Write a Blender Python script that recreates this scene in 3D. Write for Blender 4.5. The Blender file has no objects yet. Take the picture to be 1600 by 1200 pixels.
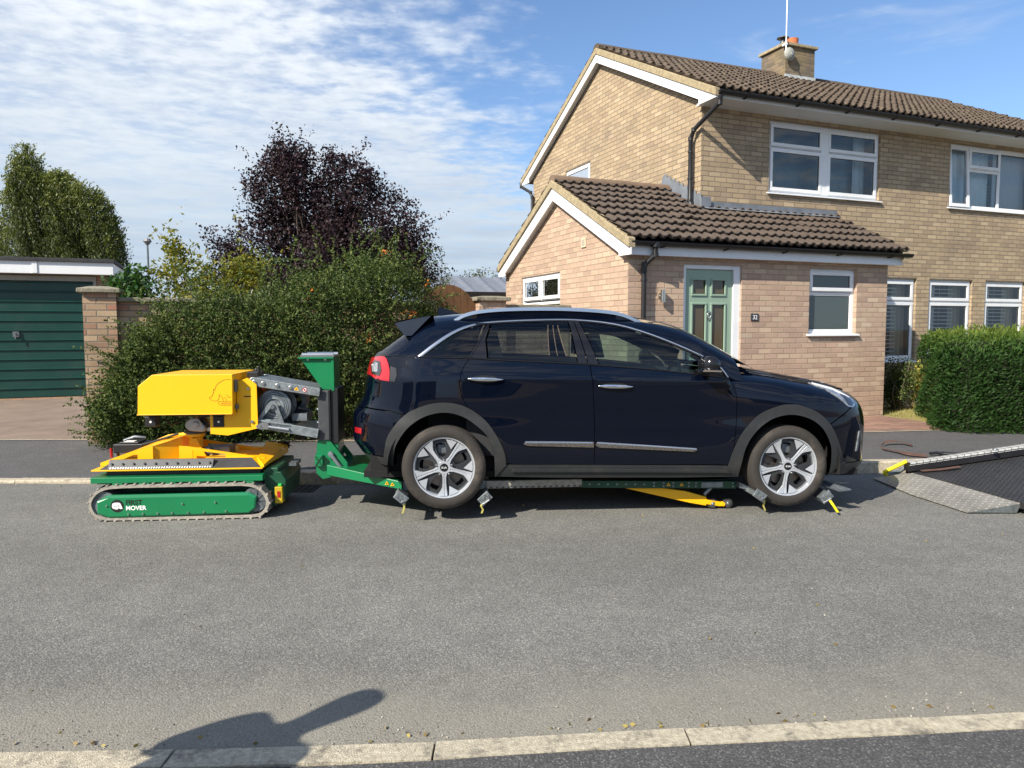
import bpy, bmesh, math, random
import numpy as np
from mathutils import Vector, Matrix
from mathutils.geometry import delaunay_2d_cdt
random.seed(7); RS = np.random.RandomState(7)
SC = bpy.context.scene
COL = SC.collection
R = math.radians

# ---------------------------------------------------------------- camera
cam = bpy.data.objects.new('camera', bpy.data.cameras.new('camera'))
COL.objects.link(cam)
cam.data.sensor_width = 36.0
cam.data.lens = 1160.27 / 1600 * 36.0
cam.data.clip_end = 3000
cam.matrix_world = Matrix.Translation((0, 0, 1.5)) @ Matrix.Rotation(math.pi/2 - 0.0751, 4, 'X') @ Matrix.Rotation(-0.0023, 4, 'Z')
SC.camera = cam
SC.view_settings.view_transform = 'Standard'
SC.view_settings.look = 'None'
SC.view_settings.gamma = 1
SC.view_settings.exposure = 0.82
try:
    SC.cycles.max_bounces = 8; SC.cycles.transparent_max_bounces = 24
    SC.cycles.glossy_bounces = 4; SC.cycles.use_denoising = True
except Exception: pass

# ---------------------------------------------------------------- sky and sun
SUN_DIR = Vector((-0.70, -0.715, 0.745)).normalized()      # towards the sun
SUN_EL = math.asin(SUN_DIR.z)
sun = bpy.data.objects.new('sun', bpy.data.lights.new('sun', 'SUN'))
COL.objects.link(sun)
sun.data.energy = 4.7; sun.data.angle = R(0.5); sun.data.color = (1.0, 0.92, 0.79)
sun.rotation_euler = (-SUN_DIR).to_track_quat('-Z', 'Y').to_euler()
world = bpy.data.worlds.new('World'); SC.world = world; world.use_nodes = True

class NT:
    """small node-tree helper"""
    def __init__(s, tree): s.t = tree; s.n = tree.nodes; s.l = tree.links
    def add(s, typ, **kw):
        n = s.n.new(typ)
        for k, v in kw.items(): setattr(n, k, v)
        return n
    def link(s, a, b): s.l.new(a, b)
    def val(s, sock, v):
        if hasattr(v, 'node'): s.l.new(v, sock)
        elif isinstance(v, (tuple, list)) and len(v) == 3 and sock.type == 'RGBA': sock.default_value = (*v, 1)
        else: sock.default_value = v
    def math(s, op, a, b=None, c=None, clamp=False):
        n = s.add('ShaderNodeMath', operation=op, use_clamp=clamp)
        for i, x in enumerate((a, b, c)):
            if x is not None: s.val(n.inputs[i], x)
        return n.outputs[0]
    def noise(s, vec, scale, detail=4, rough=.55, dist=0, color=False):
        n = s.add('ShaderNodeTexNoise'); n.inputs['Scale'].default_value = scale; n.inputs['Detail'].default_value = detail
        n.inputs['Roughness'].default_value = rough; n.inputs['Distortion'].default_value = dist
        if vec is not None: s.link(vec, n.inputs['Vector'])
        return n.outputs['Color' if color else 'Fac']
    def ramp(s, fac, stops, interp='LINEAR'):
        n = s.add('ShaderNodeValToRGB'); n.color_ramp.interpolation = interp
        e = n.color_ramp.elements
        while len(e) < len(stops): e.new(0.5)
        for i, (p, c) in enumerate(stops):
            e[i].position = p
            e[i].color = (c, c, c, 1) if not isinstance(c, (tuple, list)) else (*c, 1)
        s.link(fac, n.inputs[0]); return n.outputs[0]
    def mix(s, fac, a, b, mode='MIX'):
        n = s.add('ShaderNodeMix', data_type='RGBA', blend_type=mode)
        s.val(n.inputs[0], fac); s.val(n.inputs[6], a); s.val(n.inputs[7], b); return n.outputs[2]
    def mapr(s, v, a, b, c=0, d=1):
        n = s.add('ShaderNodeMapRange', interpolation_type='SMOOTHSTEP')
        s.val(n.inputs[0], v)
        for i, x in enumerate((a, b, c, d)): n.inputs[i+1].default_value = x
        return n.outputs[0]

w = NT(world.node_tree); w.n.clear()
wo = w.add('ShaderNodeOutputWorld'); bg = w.add('ShaderNodeBackground'); w.link(bg.outputs[0], wo.inputs[0])
sky = w.add('ShaderNodeTexSky', sky_type='NISHITA'); sky.sun_disc = False
sky.sun_elevation = SUN_EL; sky.sun_rotation = math.atan2(SUN_DIR.x, SUN_DIR.y); sky.air_density = 1.0; sky.dust_density = 0.6; sky.ozone_density = 2.0
tc = w.add('ShaderNodeTexCoord'); sp = w.add('ShaderNodeSeparateXYZ'); w.link(tc.outputs['Generated'], sp.inputs[0])
zc = w.math('MAXIMUM', sp.outputs[2], 0.03)
px = w.math('DIVIDE', sp.outputs[0], zc); py = w.math('DIVIDE', sp.outputs[1], zc)
cb = w.add('ShaderNodeCombineXYZ'); w.link(px, cb.inputs[0]); w.link(py, cb.inputs[1])
P = cb.outputs[0]
big = w.noise(P, 0.55, 3); mid = w.noise(P, 2.6, 5, .52, .15); fine = w.noise(P, 9.0, 4, .55, .15)
edge = w.math('MULTIPLY_ADD', w.math('SUBTRACT', py, 2.35), 0.20, -0.16)
d = w.math('SUBTRACT', edge, px)
d = w.math('ADD', d, w.math('MULTIPLY', w.math('SUBTRACT', mid, 0.5), 1.6))
d = w.math('ADD', d, w.math('MULTIPLY', w.math('SUBTRACT', fine, 0.5), 0.9))
m1 = w.mapr(d, -0.15, 0.85)
fade = w.mapr(sp.outputs[2], 0.10, 0.36)          # the cloud sheet smooths out towards the horizon
fine2 = w.math('ADD', w.math('MULTIPLY', w.math('SUBTRACT', fine, 0.5), fade), 0.5)
tex = w.math('ADD', w.math('MULTIPLY', mid, 0.5), w.math('MULTIPLY', fine2, 0.5))
dens = w.mapr(tex, 0.34, 0.56, 0.62, 0.98)
wisp = w.math('MULTIPLY', w.mapr(w.noise(P, 1.2, 5, .6, 1.5), 0.56, 0.8), 0.35)
mask = w.math('MAXIMUM', w.math('MULTIPLY', m1, dens), wisp)
back = w.math('MULTIPLY', w.mapr(py, 0.6, -0.6), w.math('MULTIPLY', w.mapr(w.math('ADD', w.math('MULTIPLY', mid, .6), w.math('MULTIPLY', fine, .4)), .44, .60), .85))
mask = w.math('MAXIMUM', mask, back)          # broken cloud in the half of the sky behind the camera
elev = w.mapr(sp.outputs[2], 0.0, 0.42)
ccol = w.mix(elev, (3.4, 4.1, 4.9), (5.8, 6.2, 6.7))
ccol = w.mix(w.mapr(w.math('ADD', w.math('MULTIPLY', big, .5), w.math('MULTIPLY', fine2, .5)), .35, .65), w.mix(1.0, ccol, (.86, .88, .92), 'MULTIPLY'), w.mix(1.0, ccol, (1.14, 1.12, 1.08), 'MULTIPLY'))
hz = w.mix(w.mapr(sp.outputs[2], 0.0, 0.25, 0.75, 0.0), w.mix(1.0, sky.outputs[0], (.88, 1.0, 1.14), 'MULTIPLY'), (2.7, 3.9, 5.5))
w.link(w.mix(mask, hz, ccol), bg.inputs[0]); bg.inputs[1].default_value = 0.088

# ---------------------------------------------------------------- materials
MATS = {}
def newmat(name):
    m = bpy.data.materials.new(name); m.use_nodes = True; t = NT(m.node_tree)
    b = t.n['Principled BSDF']; return m, t, b
def pmat(name, col, rough=.5, metal=0., var=.12, nscale=6., bump=0., bscale=60., spec=.5, coat=0., vary_r=0., dirt=None):
    if name in MATS: return MATS[name]
    m, t, b = newmat(name)
    tc = t.add('ShaderNodeTexCoord'); O = tc.outputs['Object']
    n = t.noise(O, nscale, 5, .6)
    lo = tuple(c*(1-var) for c in col); hi = tuple(min(1, c*(1+var)) for c in col)
    c = t.ramp(n, [(.3, lo), (.7, hi)])
    if dirt:
        f = t.math('MULTIPLY', t.mapr(t.noise(O, dirt[1], 6, .7), .48, .72), dirt[2]); c = t.mix(f, c, dirt[0])
    t.link(c, b.inputs['Base Color'])
    b.inputs['Roughness'].default_value = rough; b.inputs['Metallic'].default_value = metal
    b.inputs['Specular IOR Level'].default_value = spec; b.inputs['Coat Weight'].default_value = coat; b.inputs['Coat Roughness'].default_value = .03
    if vary_r: t.link(t.mapr(t.noise(O, nscale*3, 4), .3, .7, max(0, rough-vary_r), min(1, rough+vary_r)), b.inputs['Roughness'])
    if bump:
        bn = t.add('ShaderNodeBump'); bn.inputs['Strength'].default_value = bump; bn.inputs['Distance'].default_value = .01
        t.link(t.noise(O, bscale, 4, .6), bn.inputs['Height']); t.link(bn.outputs[0], b.inputs['Normal'])
    MATS[name] = m; return m

def brickmat(name, cols, mortar, bw=.225, bh=.075, joint=.013, dirt=(.12, .10, .08), dirtamt=.25, rough=.85):
    m, t, b = newmat(name)
    uv = t.add('ShaderNodeUVMap'); sp = t.add('ShaderNodeSeparateXYZ'); t.link(uv.outputs[0], sp.inputs[0])
    wob = t.noise(uv.outputs[0], 3.0, 2)
    v = t.math('DIVIDE', t.math('ADD', sp.outputs[1], t.math('MULTIPLY', wob, .006)), bh); row = t.math('FLOOR', v)
    u = t.math('ADD', t.math('DIVIDE', sp.outputs[0], bw), t.math('MULTIPLY', t.math('MODULO', row, 2.0), .5)); c = t.math('FLOOR', u)
    fu = t.math('FRACT', u); fv = t.math('FRACT', v)
    cb = t.add('ShaderNodeCombineXYZ'); t.link(c, cb.inputs[0]); t.link(row, cb.inputs[1])
    wn = t.add('ShaderNodeTexWhiteNoise', noise_dimensions='2D'); t.link(cb.outputs[0], wn.inputs['Vector'])
    n = len(cols); stops = [((i+.5)/n if i else 0, cols[i]) for i in range(n)]
    bc = t.ramp(wn.outputs['Value'], stops, 'CONSTANT')
    sp2 = t.add('ShaderNodeSeparateColor'); t.link(wn.outputs['Color'], sp2.inputs[0])
    bc = t.mix(1.0, bc, t.ramp(sp2.outputs[1], [(0, .91), (1, 1.08)]), 'MULTIPLY')
    bc = t.mix(1.0, bc, t.ramp(t.noise(uv.outputs[0], 55, 4, .7), [(.3, .86), (.7, 1.12)]), 'MULTIPLY')
    jw = joint/bw/2; jh = joint/bh/2
    nn = t.math('MULTIPLY', t.math('SUBTRACT', t.noise(uv.outputs[0], 90, 2), .5), .02)
    du = t.math('MINIMUM', fu, t.math('SUBTRACT', 1, fu)); dv = t.math('MINIMUM', fv, t.math('SUBTRACT', 1, fv))
    mu = t.mapr(t.math('ADD', du, nn), jw*.7, jw*1.4, 1, 0); mv = t.mapr(t.math('ADD', dv, nn), jh*.7, jh*1.4, 1, 0)
    mm = t.math('MAXIMUM', mu, mv)
    col = t.mix(mm, bc, t.mix(1.0, mortar, t.ramp(t.noise(uv.outputs[0], 4, 3), [(.3, .75), (.7, 1.15)]), 'MULTIPLY'))
    f = t.math('MULTIPLY', t.mapr(t.noise(uv.outputs[0], 1.1, 6, .65), .45, .75), dirtamt)
    col = t.mix(f, col, dirt)
    t.link(col, b.inputs['Base Color']); b.inputs['Roughness'].default_value = rough
    bn = t.add('ShaderNodeBump'); bn.inputs['Strength'].default_value = .7; bn.inputs['Distance'].default_value = .006
    h = t.math('ADD', t.math('SUBTRACT', 1, mm), t.math('MULTIPLY', t.noise(uv.outputs[0], 120, 3), .35))
    t.link(h, bn.inputs['Height']); t.link(bn.outputs[0], b.inputs['Normal'])
    return m

def glassmat(name, tint, ior=1.5, rough=0.0, refl=(1, 1, 1), body=None, bodyamt=0.0):
    """clear pane: mirror reflection by Fresnel over tinted transparency (optionally a milky body)"""
    m = bpy.data.materials.new(name); m.use_nodes = True; t = NT(m.node_tree); t.n.clear()
    o = t.add('ShaderNodeOutputMaterial'); g = t.add('ShaderNodeBsdfGlossy'); g.inputs['Roughness'].default_value = rough; g.inputs['Color'].default_value = (*refl, 1)
    tr = t.add('ShaderNodeBsdfTransparent'); tr.inputs['Color'].default_value = (*tint, 1)
    base = tr.outputs[0]
    if body:
        df = t.add('ShaderNodeBsdfDiffuse'); df.inputs['Color'].default_value = (*body, 1)
        mx0 = t.add('ShaderNodeMixShader'); mx0.inputs[0].default_value = bodyamt; t.link(base, mx0.inputs[1]); t.link(df.outputs[0], mx0.inputs[2]); base = mx0.outputs[0]
    f = t.add('ShaderNodeFresnel'); f.inputs['IOR'].default_value = ior
    mx = t.add('ShaderNodeMixShader'); t.link(f.outputs[0], mx.inputs[0]); t.link(base, mx.inputs[1]); t.link(g.outputs[0], mx.inputs[2]); t.link(mx.outputs[0], o.inputs[0])
    return m

def leafmat(name, cols, trans=.35, rough=.5, spec=.3):
    m, t, b = newmat(name)
    at = t.add('ShaderNodeAttribute'); at.attribute_name = 'tint'
    n = len(cols); c = t.ramp(at.outputs['Fac'], [(i/(n-1), cols[i]) for i in range(n)])
    t.link(c, b.inputs['Base Color']); b.inputs['Roughness'].default_value = rough; b.inputs['Specular IOR Level'].default_value = spec
    tl = t.add('ShaderNodeBsdfTranslucent'); t.link(t.mix(1.0, c, (1.3, 1.4, .6), 'MULTIPLY'), tl.inputs['Color'])
    mx = t.add('ShaderNodeMixShader'); mx.inputs[0].default_value = trans
    o = [x for x in t.n if x.type == 'OUTPUT_MATERIAL'][0]
    t.link(b.outputs[0], mx.inputs[1]); t.link(tl.outputs[0], mx.inputs[2]); t.link(mx.outputs[0], o.inputs[0])
    return m

# ---------------------------------------------------------------- object helpers
def setp(o, label=None, cat=None, group=None, kind=None):
    if label: o['label'] = label
    if cat: o['category'] = cat
    if group: o['group'] = group
    if kind: o['kind'] = kind
    return o
def empty(name, loc=(0, 0, 0), rot=(0, 0, 0), **kw):
    o = bpy.data.objects.new(name, None); COL.objects.link(o); o.location = loc; o.rotation_euler = rot; o.empty_display_size = .1
    return setp(o, **kw)
def meshobj(name, verts, faces, m, parent=None, smooth=False, uv=None, normals=None, tint=None, **kw):
    me = bpy.data.meshes.new(name)
    if isinstance(faces, np.ndarray):
        nv = len(verts); nf, k = faces.shape
        me.vertices.add(nv); me.vertices.foreach_set('co', np.asarray(verts, np.float32).ravel())
        me.loops.add(nf*k); me.loops.foreach_set('vertex_index', faces.astype(np.int32).ravel())
        me.polygons.add(nf); me.polygons.foreach_set('loop_start', np.arange(0, nf*k, k, dtype=np.int32)); me.polygons.foreach_set('loop_total', np.full(nf, k, np.int32))
        me.update(calc_edges=True)
    else:
        me.from_pydata([tuple(v) for v in verts], [], [tuple(f) for f in faces]); me.update()
    if smooth: me.polygons.foreach_set('use_smooth', [True]*len(me.polygons))
    if uv is not None:
        l = me.uv_layers.new(name='UVMap'); vi = np.zeros(len(me.loops), np.int32); me.loops.foreach_get('vertex_index', vi)
        l.data.foreach_set('uv', np.asarray(uv, np.float32)[vi].ravel())
    if tint is not None:
        a = me.attributes.new('tint', 'FLOAT', 'POINT'); a.data.foreach_set('value', np.asarray(tint, np.float32))
    if normals is not None:
        me.normals_split_custom_set_from_vertices([tuple(n) for n in normals])
    ms = m if isinstance(m, (list, tuple)) else [m]
    for x in ms: me.materials.append(x)
    o = bpy.data.objects.new(name, me); COL.objects.link(o)
    if parent: o.parent = parent
    return setp(o, **kw)

class MB:
    """collects simple solids into one mesh"""
    def __init__(s, xf=None): s.v = []; s.f = []; s.xf = xf; s.uv = []
    def add(s, vs, fs, uv=None):
        b = len(s.v)
        if s.xf: vs = [s.xf(*p) for p in vs]
        s.v += [tuple(p) for p in vs]; s.f += [tuple(b+i for i in f) for f in fs]
        s.uv += list(uv) if uv is not None else [(0, 0)]*len(vs); return s
    def box(s, x0, x1, y0, y1, z0, z1):
        vs = [(x, y, z) for z in (z0, z1) for y in (y0, y1) for x in (x0, x1)]
        return s.add(vs, [(0, 2, 3, 1), (4, 5, 7, 6), (0, 1, 5, 4), (2, 6, 7, 3), (0, 4, 6, 2), (1, 3, 7, 5)])
    def prism(s, poly, a0, a1, axis='y'):
        """extrude a 2-D polygon; axis y: poly in (x,z); x: poly in (y,z); z: poly in (x,y)"""
        n = len(poly)
        def P(p, a): return {'y': (p[0], a, p[1]), 'x': (a, p[0], p[1]), 'z': (p[0], p[1], a)}[axis]
        vs = [P(p, a0) for p in poly]+[P(p, a1) for p in poly]
        fs = [tuple(range(n))[::-1], tuple(range(n, 2*n))]+[(i, (i+1) % n, n+(i+1) % n, n+i) for i in range(n)]
        return s.add(vs, fs)
    def tube(s, pts, r, n=8, cap=True):
        pts = [Vector(p) for p in pts]; rs = r if isinstance(r, (list, tuple)) else [r]*len(pts)
        vs = []; prev = None
        for i, p in enumerate(pts):
            d = (pts[min(i+1, len(pts)-1)]-pts[max(i-1, 0)]).normalized()
            if prev is None: a = d.orthogonal().normalized()
            else: a = (prev-d*prev.dot(d)).normalized()
            prev = a; b = d.cross(a)
            for k in range(n):
                t = 2*math.pi*k/n; vs.append(tuple(p+(a*math.cos(t)+b*math.sin(t))*rs[i]))
        fs = [(i*n+k, i*n+(k+1) % n, (i+1)*n+(k+1) % n, (i+1)*n+k) for i in range(len(pts)-1) for k in range(n)]
        if cap: fs += [tuple(range(n))[::-1], tuple(range((len(pts)-1)*n, len(pts)*n))]
        return s.add(vs, fs)
    def lathe(s, prof, n=32, c=(0, 0, 0), axis='y'):
        """prof: (r, h) pairs turned round an axis through c"""
        vs = []
        for r, h in prof:
            for k in range(n):
                t = 2*math.pi*k/n; u, v = r*math.cos(t), r*math.sin(t)
                p = {'y': (u, h, v), 'x': (h, u, v), 'z': (u, v, h)}[axis]; vs.append(tuple(p[i]+c[i] for i in range(3)))
        fs = [(i*n+k, i*n+(k+1) % n, (i+1)*n+(k+1) % n, (i+1)*n+k) for i in range(len(prof)-1) for k in range(n)]
        return s.add(vs, fs)
    def cyl(s, c, r, h0, h1, n=16, axis='y'):
        return s.lathe([(0.0001, h0), (r, h0), (r, h1), (0.0001, h1)], n, c, axis)
    def ribbon(s, pts, wvec, thick):
        pts = [Vector(p) for p in pts]; wv = Vector(wvec); n = len(pts); vs = []
        for i, p in enumerate(pts):
            d = (pts[min(i+1, n-1)]-pts[max(i-1, 0)]).normalized(); nn = d.cross(wv).normalized()*thick/2
            vs += [p-wv/2-nn, p+wv/2-nn, p+wv/2+nn, p-wv/2+nn]
        fs = [(i*4+k, i*4+(k+1) % 4, (i+1)*4+(k+1) % 4, (i+1)*4+k) for i in range(n-1) for k in range(4)]+[(3, 2, 1, 0), ((n-1)*4, (n-1)*4+1, (n-1)*4+2, (n-1)*4+3)]
        return s.add(vs, fs)
    def build(s, name, m, parent=None, smooth=False, bevel=0, auto=False, **kw):
        o = meshobj(name, s.v, s.f, m, parent, smooth or auto, uv=s.uv, **kw)
        bm = bmesh.new(); bm.from_mesh(o.data); bmesh.ops.recalc_face_normals(bm, faces=bm.faces); bm.to_mesh(o.data); bm.free()
        if bevel:
            md = o.modifiers.new('bevel', 'BEVEL'); md.width = bevel; md.segments = 2; md.limit_method = 'ANGLE'; md.angle_limit = R(35); md.harden_normals = False
        if auto:
            bm = bmesh.new(); bm.from_mesh(o.data)
            for e in bm.edges:
                if len(e.link_faces) == 2 and e.calc_face_angle(0) > R(38): e.smooth = False
            bm.to_mesh(o.data); bm.free()
        return o

def text(name, body, size, m, parent, loc, rot, extrude=.0006, bold=0.0, align='CENTER', sx=1.0):
    cu = bpy.data.curves.new(name, 'FONT'); cu.body = body; cu.size = size; cu.extrude = extrude; cu.offset = bold
    cu.align_x = align; cu.align_y = 'CENTER'; cu.materials.append(m)
    t = bpy.data.objects.new('tmp', cu); me = bpy.data.meshes.new_from_object(t); bpy.data.objects.remove(t)
    o = bpy.data.objects.new(name, me); COL.objects.link(o); o.parent = parent; o.location = loc; o.rotation_euler = rot; o.scale = (sx, 1, 1)
    if not me.materials: me.materials.append(m)
    return o

# general materials
M_white = pmat('white_upvc', (.74, .76, .78), .35, var=.05, nscale=1.5, dirt=((.45, .43, .38), 2.5, .12))
M_black = pmat('black_plastic', (.012, .012, .014), .45, var=.2)
M_rubber = pmat('rubber', (.035, .032, .030), .8, var=.25, nscale=14, bump=.3, bscale=90)
M_galv = pmat('galvanised_steel', (.24, .27, .285), .48, metal=.7, var=.25, nscale=18, vary_r=.12)
M_dgalv = pmat('dull_steel', (.16, .18, .20), .5, metal=.6, var=.3, nscale=14, vary_r=.12, dirt=((.09, .08, .07), 9, .5))
M_bolt = pmat('bolt_steel', (.6, .61, .6), .3, metal=1.0, var=.1)
M_lead = pmat('lead', (.17, .19, .22), .6, metal=.2, var=.25, nscale=5)
# ================================================================ the setting
def smooth_interp(x, xs, ys):
    """monotone cubic through knots"""
    x = np.asarray(x, float); xs = np.asarray(xs, float); ys = np.asarray(ys, float)
    h = np.diff(xs); dl = np.diff(ys)/h; m = np.zeros_like(ys)
    m[1:-1] = np.where(dl[:-1]*dl[1:] > 0, 2*dl[:-1]*dl[1:]/(dl[:-1]+dl[1:]+1e-12), 0); m[0] = dl[0]; m[-1] = dl[-1]
    i = np.clip(np.searchsorted(xs, x)-1, 0, len(xs)-2); t = np.clip((x-xs[i])/h[i], 0, 1)
    return (2*t**3-3*t**2+1)*ys[i]+(t**3-2*t**2+t)*h[i]*m[i]+(-2*t**3+3*t**2)*ys[i+1]+(t**3-t**2)*h[i]*m[i+1]

def asphalt(name, base, stone, dark, patch=None, scale=1.0, light_edge=None, spots=False):
    m, t, b = newmat(name)
    tc = t.add('ShaderNodeTexCoord'); O = tc.outputs['Object']
    vo = t.add('ShaderNodeTexVoronoi', feature='F1'); vo.inputs['Scale'].default_value = 95*scale; t.link(O, vo.inputs['Vector'])
    sp = t.add('ShaderNodeSeparateColor'); t.link(vo.outputs['Color'], sp.inputs[0])
    c = t.ramp(sp.outputs[0], [(0, dark), (.45, base), (.8, base), (.93, stone), (1, stone)])
    c = t.mix(t.math('MULTIPLY', t.mapr(vo.outputs['Distance'], .3, .7), .7), c, tuple(x*.6 for x in dark))
    c = t.mix(1.0, c, t.ramp(t.noise(O, .45, 6, .62, .4), [(.3, .84), (.7, 1.14)]), 'MULTIPLY')
    c = t.mix(1.0, c, t.ramp(t.noise(O, 5.0, 5, .7), [(.3, .88), (.7, 1.10)]), 'MULTIPLY')
    if patch:
        f = t.math('MULTIPLY', t.mapr(t.noise(O, 1.7, 6, .7, 1.0), .56, .74), patch[1]); c = t.mix(f, c, patch[0])
    if spots:   # worn lane bands, old oil drips and a few darker repairs
        c = t.mix(t.math('MULTIPLY', t.mapr(t.noise(O, 2.3, 3, .5), .66, .74), .30), c, (.10, .10, .095))
        s3 = t.add('ShaderNodeSeparateXYZ'); t.link(O, s3.inputs[0])
        bnd = t.math('SINE', t.math('ADD', t.math('MULTIPLY', s3.outputs[1], 3.1), t.math('MULTIPLY', t.noise(O, .35, 3), 5.0)))
        c = t.mix(1.0, c, t.ramp(t.math('MULTIPLY_ADD', bnd, .5, .5), [(0, .93), (1, 1.06)]), 'MULTIPLY')
    if light_edge:   # pale silt washed into the channel by the near kerb
        s2 = t.add('ShaderNodeSeparateXYZ'); t.link(O, s2.inputs[0])
        yy = t.math('SUBTRACT', s2.outputs[1], t.math('MULTIPLY', s2.outputs[0], .06))
        yy = t.math('ADD', yy, t.math('MULTIPLY', t.math('SUBTRACT', t.noise(O, 1.6, 5, .65), .5), .9))
        c = t.mix(t.math('MULTIPLY', t.mapr(yy, 2.65, 3.35, 1, 0), light_edge[1]), c, light_edge[0])
    t.link(c, b.inputs['Base Color']); b.inputs['Roughness'].default_value = .88; b.inputs['Specular IOR Level'].default_value = .35
    bn = t.add('ShaderNodeBump'); bn.inputs['Strength'].default_value = .6; bn.inputs['Distance'].default_value = .004
    h = t.math('SUBTRACT', t.math('MULTIPLY', sp.outputs[1], .6), t.math('MULTIPLY', vo.outputs['Distance'], 1.0)); t.link(h, bn.inputs['Height']); t.link(bn.outputs[0], b.inputs['Normal'])
    return m
M_road = asphalt('road_asphalt', (.200, .199, .184), (.295, .292, .265), (.140, .139, .130), scale=1.35, light_edge=((.265, .245, .20), .55), spots=True)
M_pave = asphalt('pavement_asphalt', (.115, .115, .118), (.19, .185, .175), (.080, .080, .082), scale=1.6, patch=((.12, .115, .105), .5))
M_pave2 = asphalt('near_pavement_asphalt', (.095, .095, .096), (.17, .165, .155), (.065, .065, .066), scale=1.3)
M_kerb = pmat('kerb_concrete', (.42, .37, .28), .9, var=.28, nscale=25, bump=.6, bscale=140, dirt=((.12, .10, .08), 9, .6))
M_kerb2 = pmat('near_kerb_concrete', (.44, .395, .30), .9, var=.3, nscale=45, bump=.8, bscale=160, dirt=((.10, .09, .075), 11, .85))
M_drive = pmat('drive_surface', (.20, .15, .115), .9, var=.18, nscale=3, bump=.5, bscale=150, dirt=((.16, .12, .10), 2.2, .5))
M_soil = pmat('garden_soil', (.16, .12, .08), .95, var=.3, nscale=9, bump=.8, bscale=60)
M_grassbase = pmat('lawn_soil', (.26, .22, .09), .95, var=.3, nscale=7, bump=.8, bscale=70)

meshobj('ground', [(-400, -400, -.03), (400, -400, -.03), (400, 700, -.03), (-400, 700, -.03)], [(0, 1, 2, 3)], M_soil, kind='structure')
# road with a slight irregularity
KX = [-60, -12, -4.7, -2.0, 0, 3.65, 8, 14, 60]; KY = [8.5, 7.25, 7.15, 7.08, 7.24, 7.56, 8.0, 8.7, 16]
kerby = lambda x: smooth_interp(x, KX, KY)
KZ = lambda x: smooth_interp(x, [-60, -12, -3.9, -3.0, 60], [.03, .03, .03, .12, .12])
NX = [-60, -1.8, -.8, -.35, .1, .96, 2.0, 8, 60]; NY = [1.2, 2.52, 2.54, 2.57, 2.62, 2.69, 2.78, 3.4, 7]
ny = lambda x: smooth_interp(x, NX, NY)
xs = np.concatenate([np.linspace(-60, -8, 20), np.linspace(-7.8, 9, 86), np.linspace(9.5, 60, 20)])
def strip(name, xs, f0, z0, f1, z1, m, n=1, **kw):
    vs = []
    for j in range(n+1):
        a = j/n
        y = f0(xs)*(1-a)+f1(xs)*a; z = z0(xs)*(1-a)+z1(xs)*a
        vs += list(zip(xs, y, z))
    k = len(xs); fs = [(j*k+i, j*k+i+1, (j+1)*k+i+1, (j+1)*k+i) for j in range(n) for i in range(k-1)]
    return meshobj(name, vs, fs, m, **kw)
cst = lambda c: (lambda x: np.full(len(x), float(c)))
strip('road', xs, lambda x: ny(x)-.02, cst(0), lambda x: kerby(x)+.02, cst(0), M_road, 12, kind='structure')
def kerb_row(name, f, zf, wdt, sgn, m, L=.915):
    mb = MB(); x = -14.0; i = 0
    while x < 16:
        x1 = x+L-.008
        y0, y1 = float(f(np.array([x]))[0]), float(f(np.array([x1]))[0]); z0 = float(zf(np.array([x]))[0]); z1 = float(zf(np.array([x1]))[0])
        c = .012
        ring = lambda X, Y, Z: [(X, Y, -.05), (X, Y, Z-c), (X, Y+sgn*c, Z), (X, Y+sgn*wdt, Z), (X, Y+sgn*wdt, -.05)]
        mb.add(ring(x, y0, z0+RS.uniform(-.003, .003))+ring(x1, y1, z1+RS.uniform(-.003, .003)), [(0, 1, 6, 5), (1, 2, 7, 6), (2, 3, 8, 7), (3, 4, 9, 8), (0, 4, 3, 2, 1), (5, 6, 7, 8, 9)])
        x += L; i += 1
    return mb.build(name, m, kind='structure')
kerb_row('kerb', kerby, KZ, .125, 1, M_kerb)
kerb_row('near_kerb', ny, cst(.018), .118, -1, M_kerb2)
PBX = [-60, -8, -5.3, -2.0, 1.0, 4.6, 5.8, 8, 14, 60]; PBY = [10.4, 9.15, 9.1, 8.95, 9.15, 9.62, 9.8, 10.1, 10.8, 18]
pby = lambda x: smooth_interp(x, PBX, PBY)
strip('pavement', xs, lambda x: kerby(x)+.124, lambda x: KZ(x)-.002, pby, cst(.13), M_pave, 3, kind='structure')
strip('near_pavement', xs, lambda x: ny(x)-8.0, cst(.03), lambda x: ny(x)-.124, cst(.016), M_pave2, 2, kind='structure')
# pin kerb edging behind the pavement and the plots behind it
strip('verge_edging', xs, lambda x: pby(x)-.001, cst(.136), lambda x: pby(x)+.05, cst(.136), M_kerb, 1, kind='structure')

TH = .3846; U = Vector((math.cos(TH), math.sin(TH), 0)); W_ = Vector((-math.sin(TH), math.cos(TH), 0)); HO = Vector((1.5103, 9.7156, 0))
def H(s, t, z=0): return HO+U*s+W_*t+Vector((0, 0, z))
def house_root(name, **kw): return empty(name, tuple(HO), (0, 0, TH), **kw)
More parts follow.
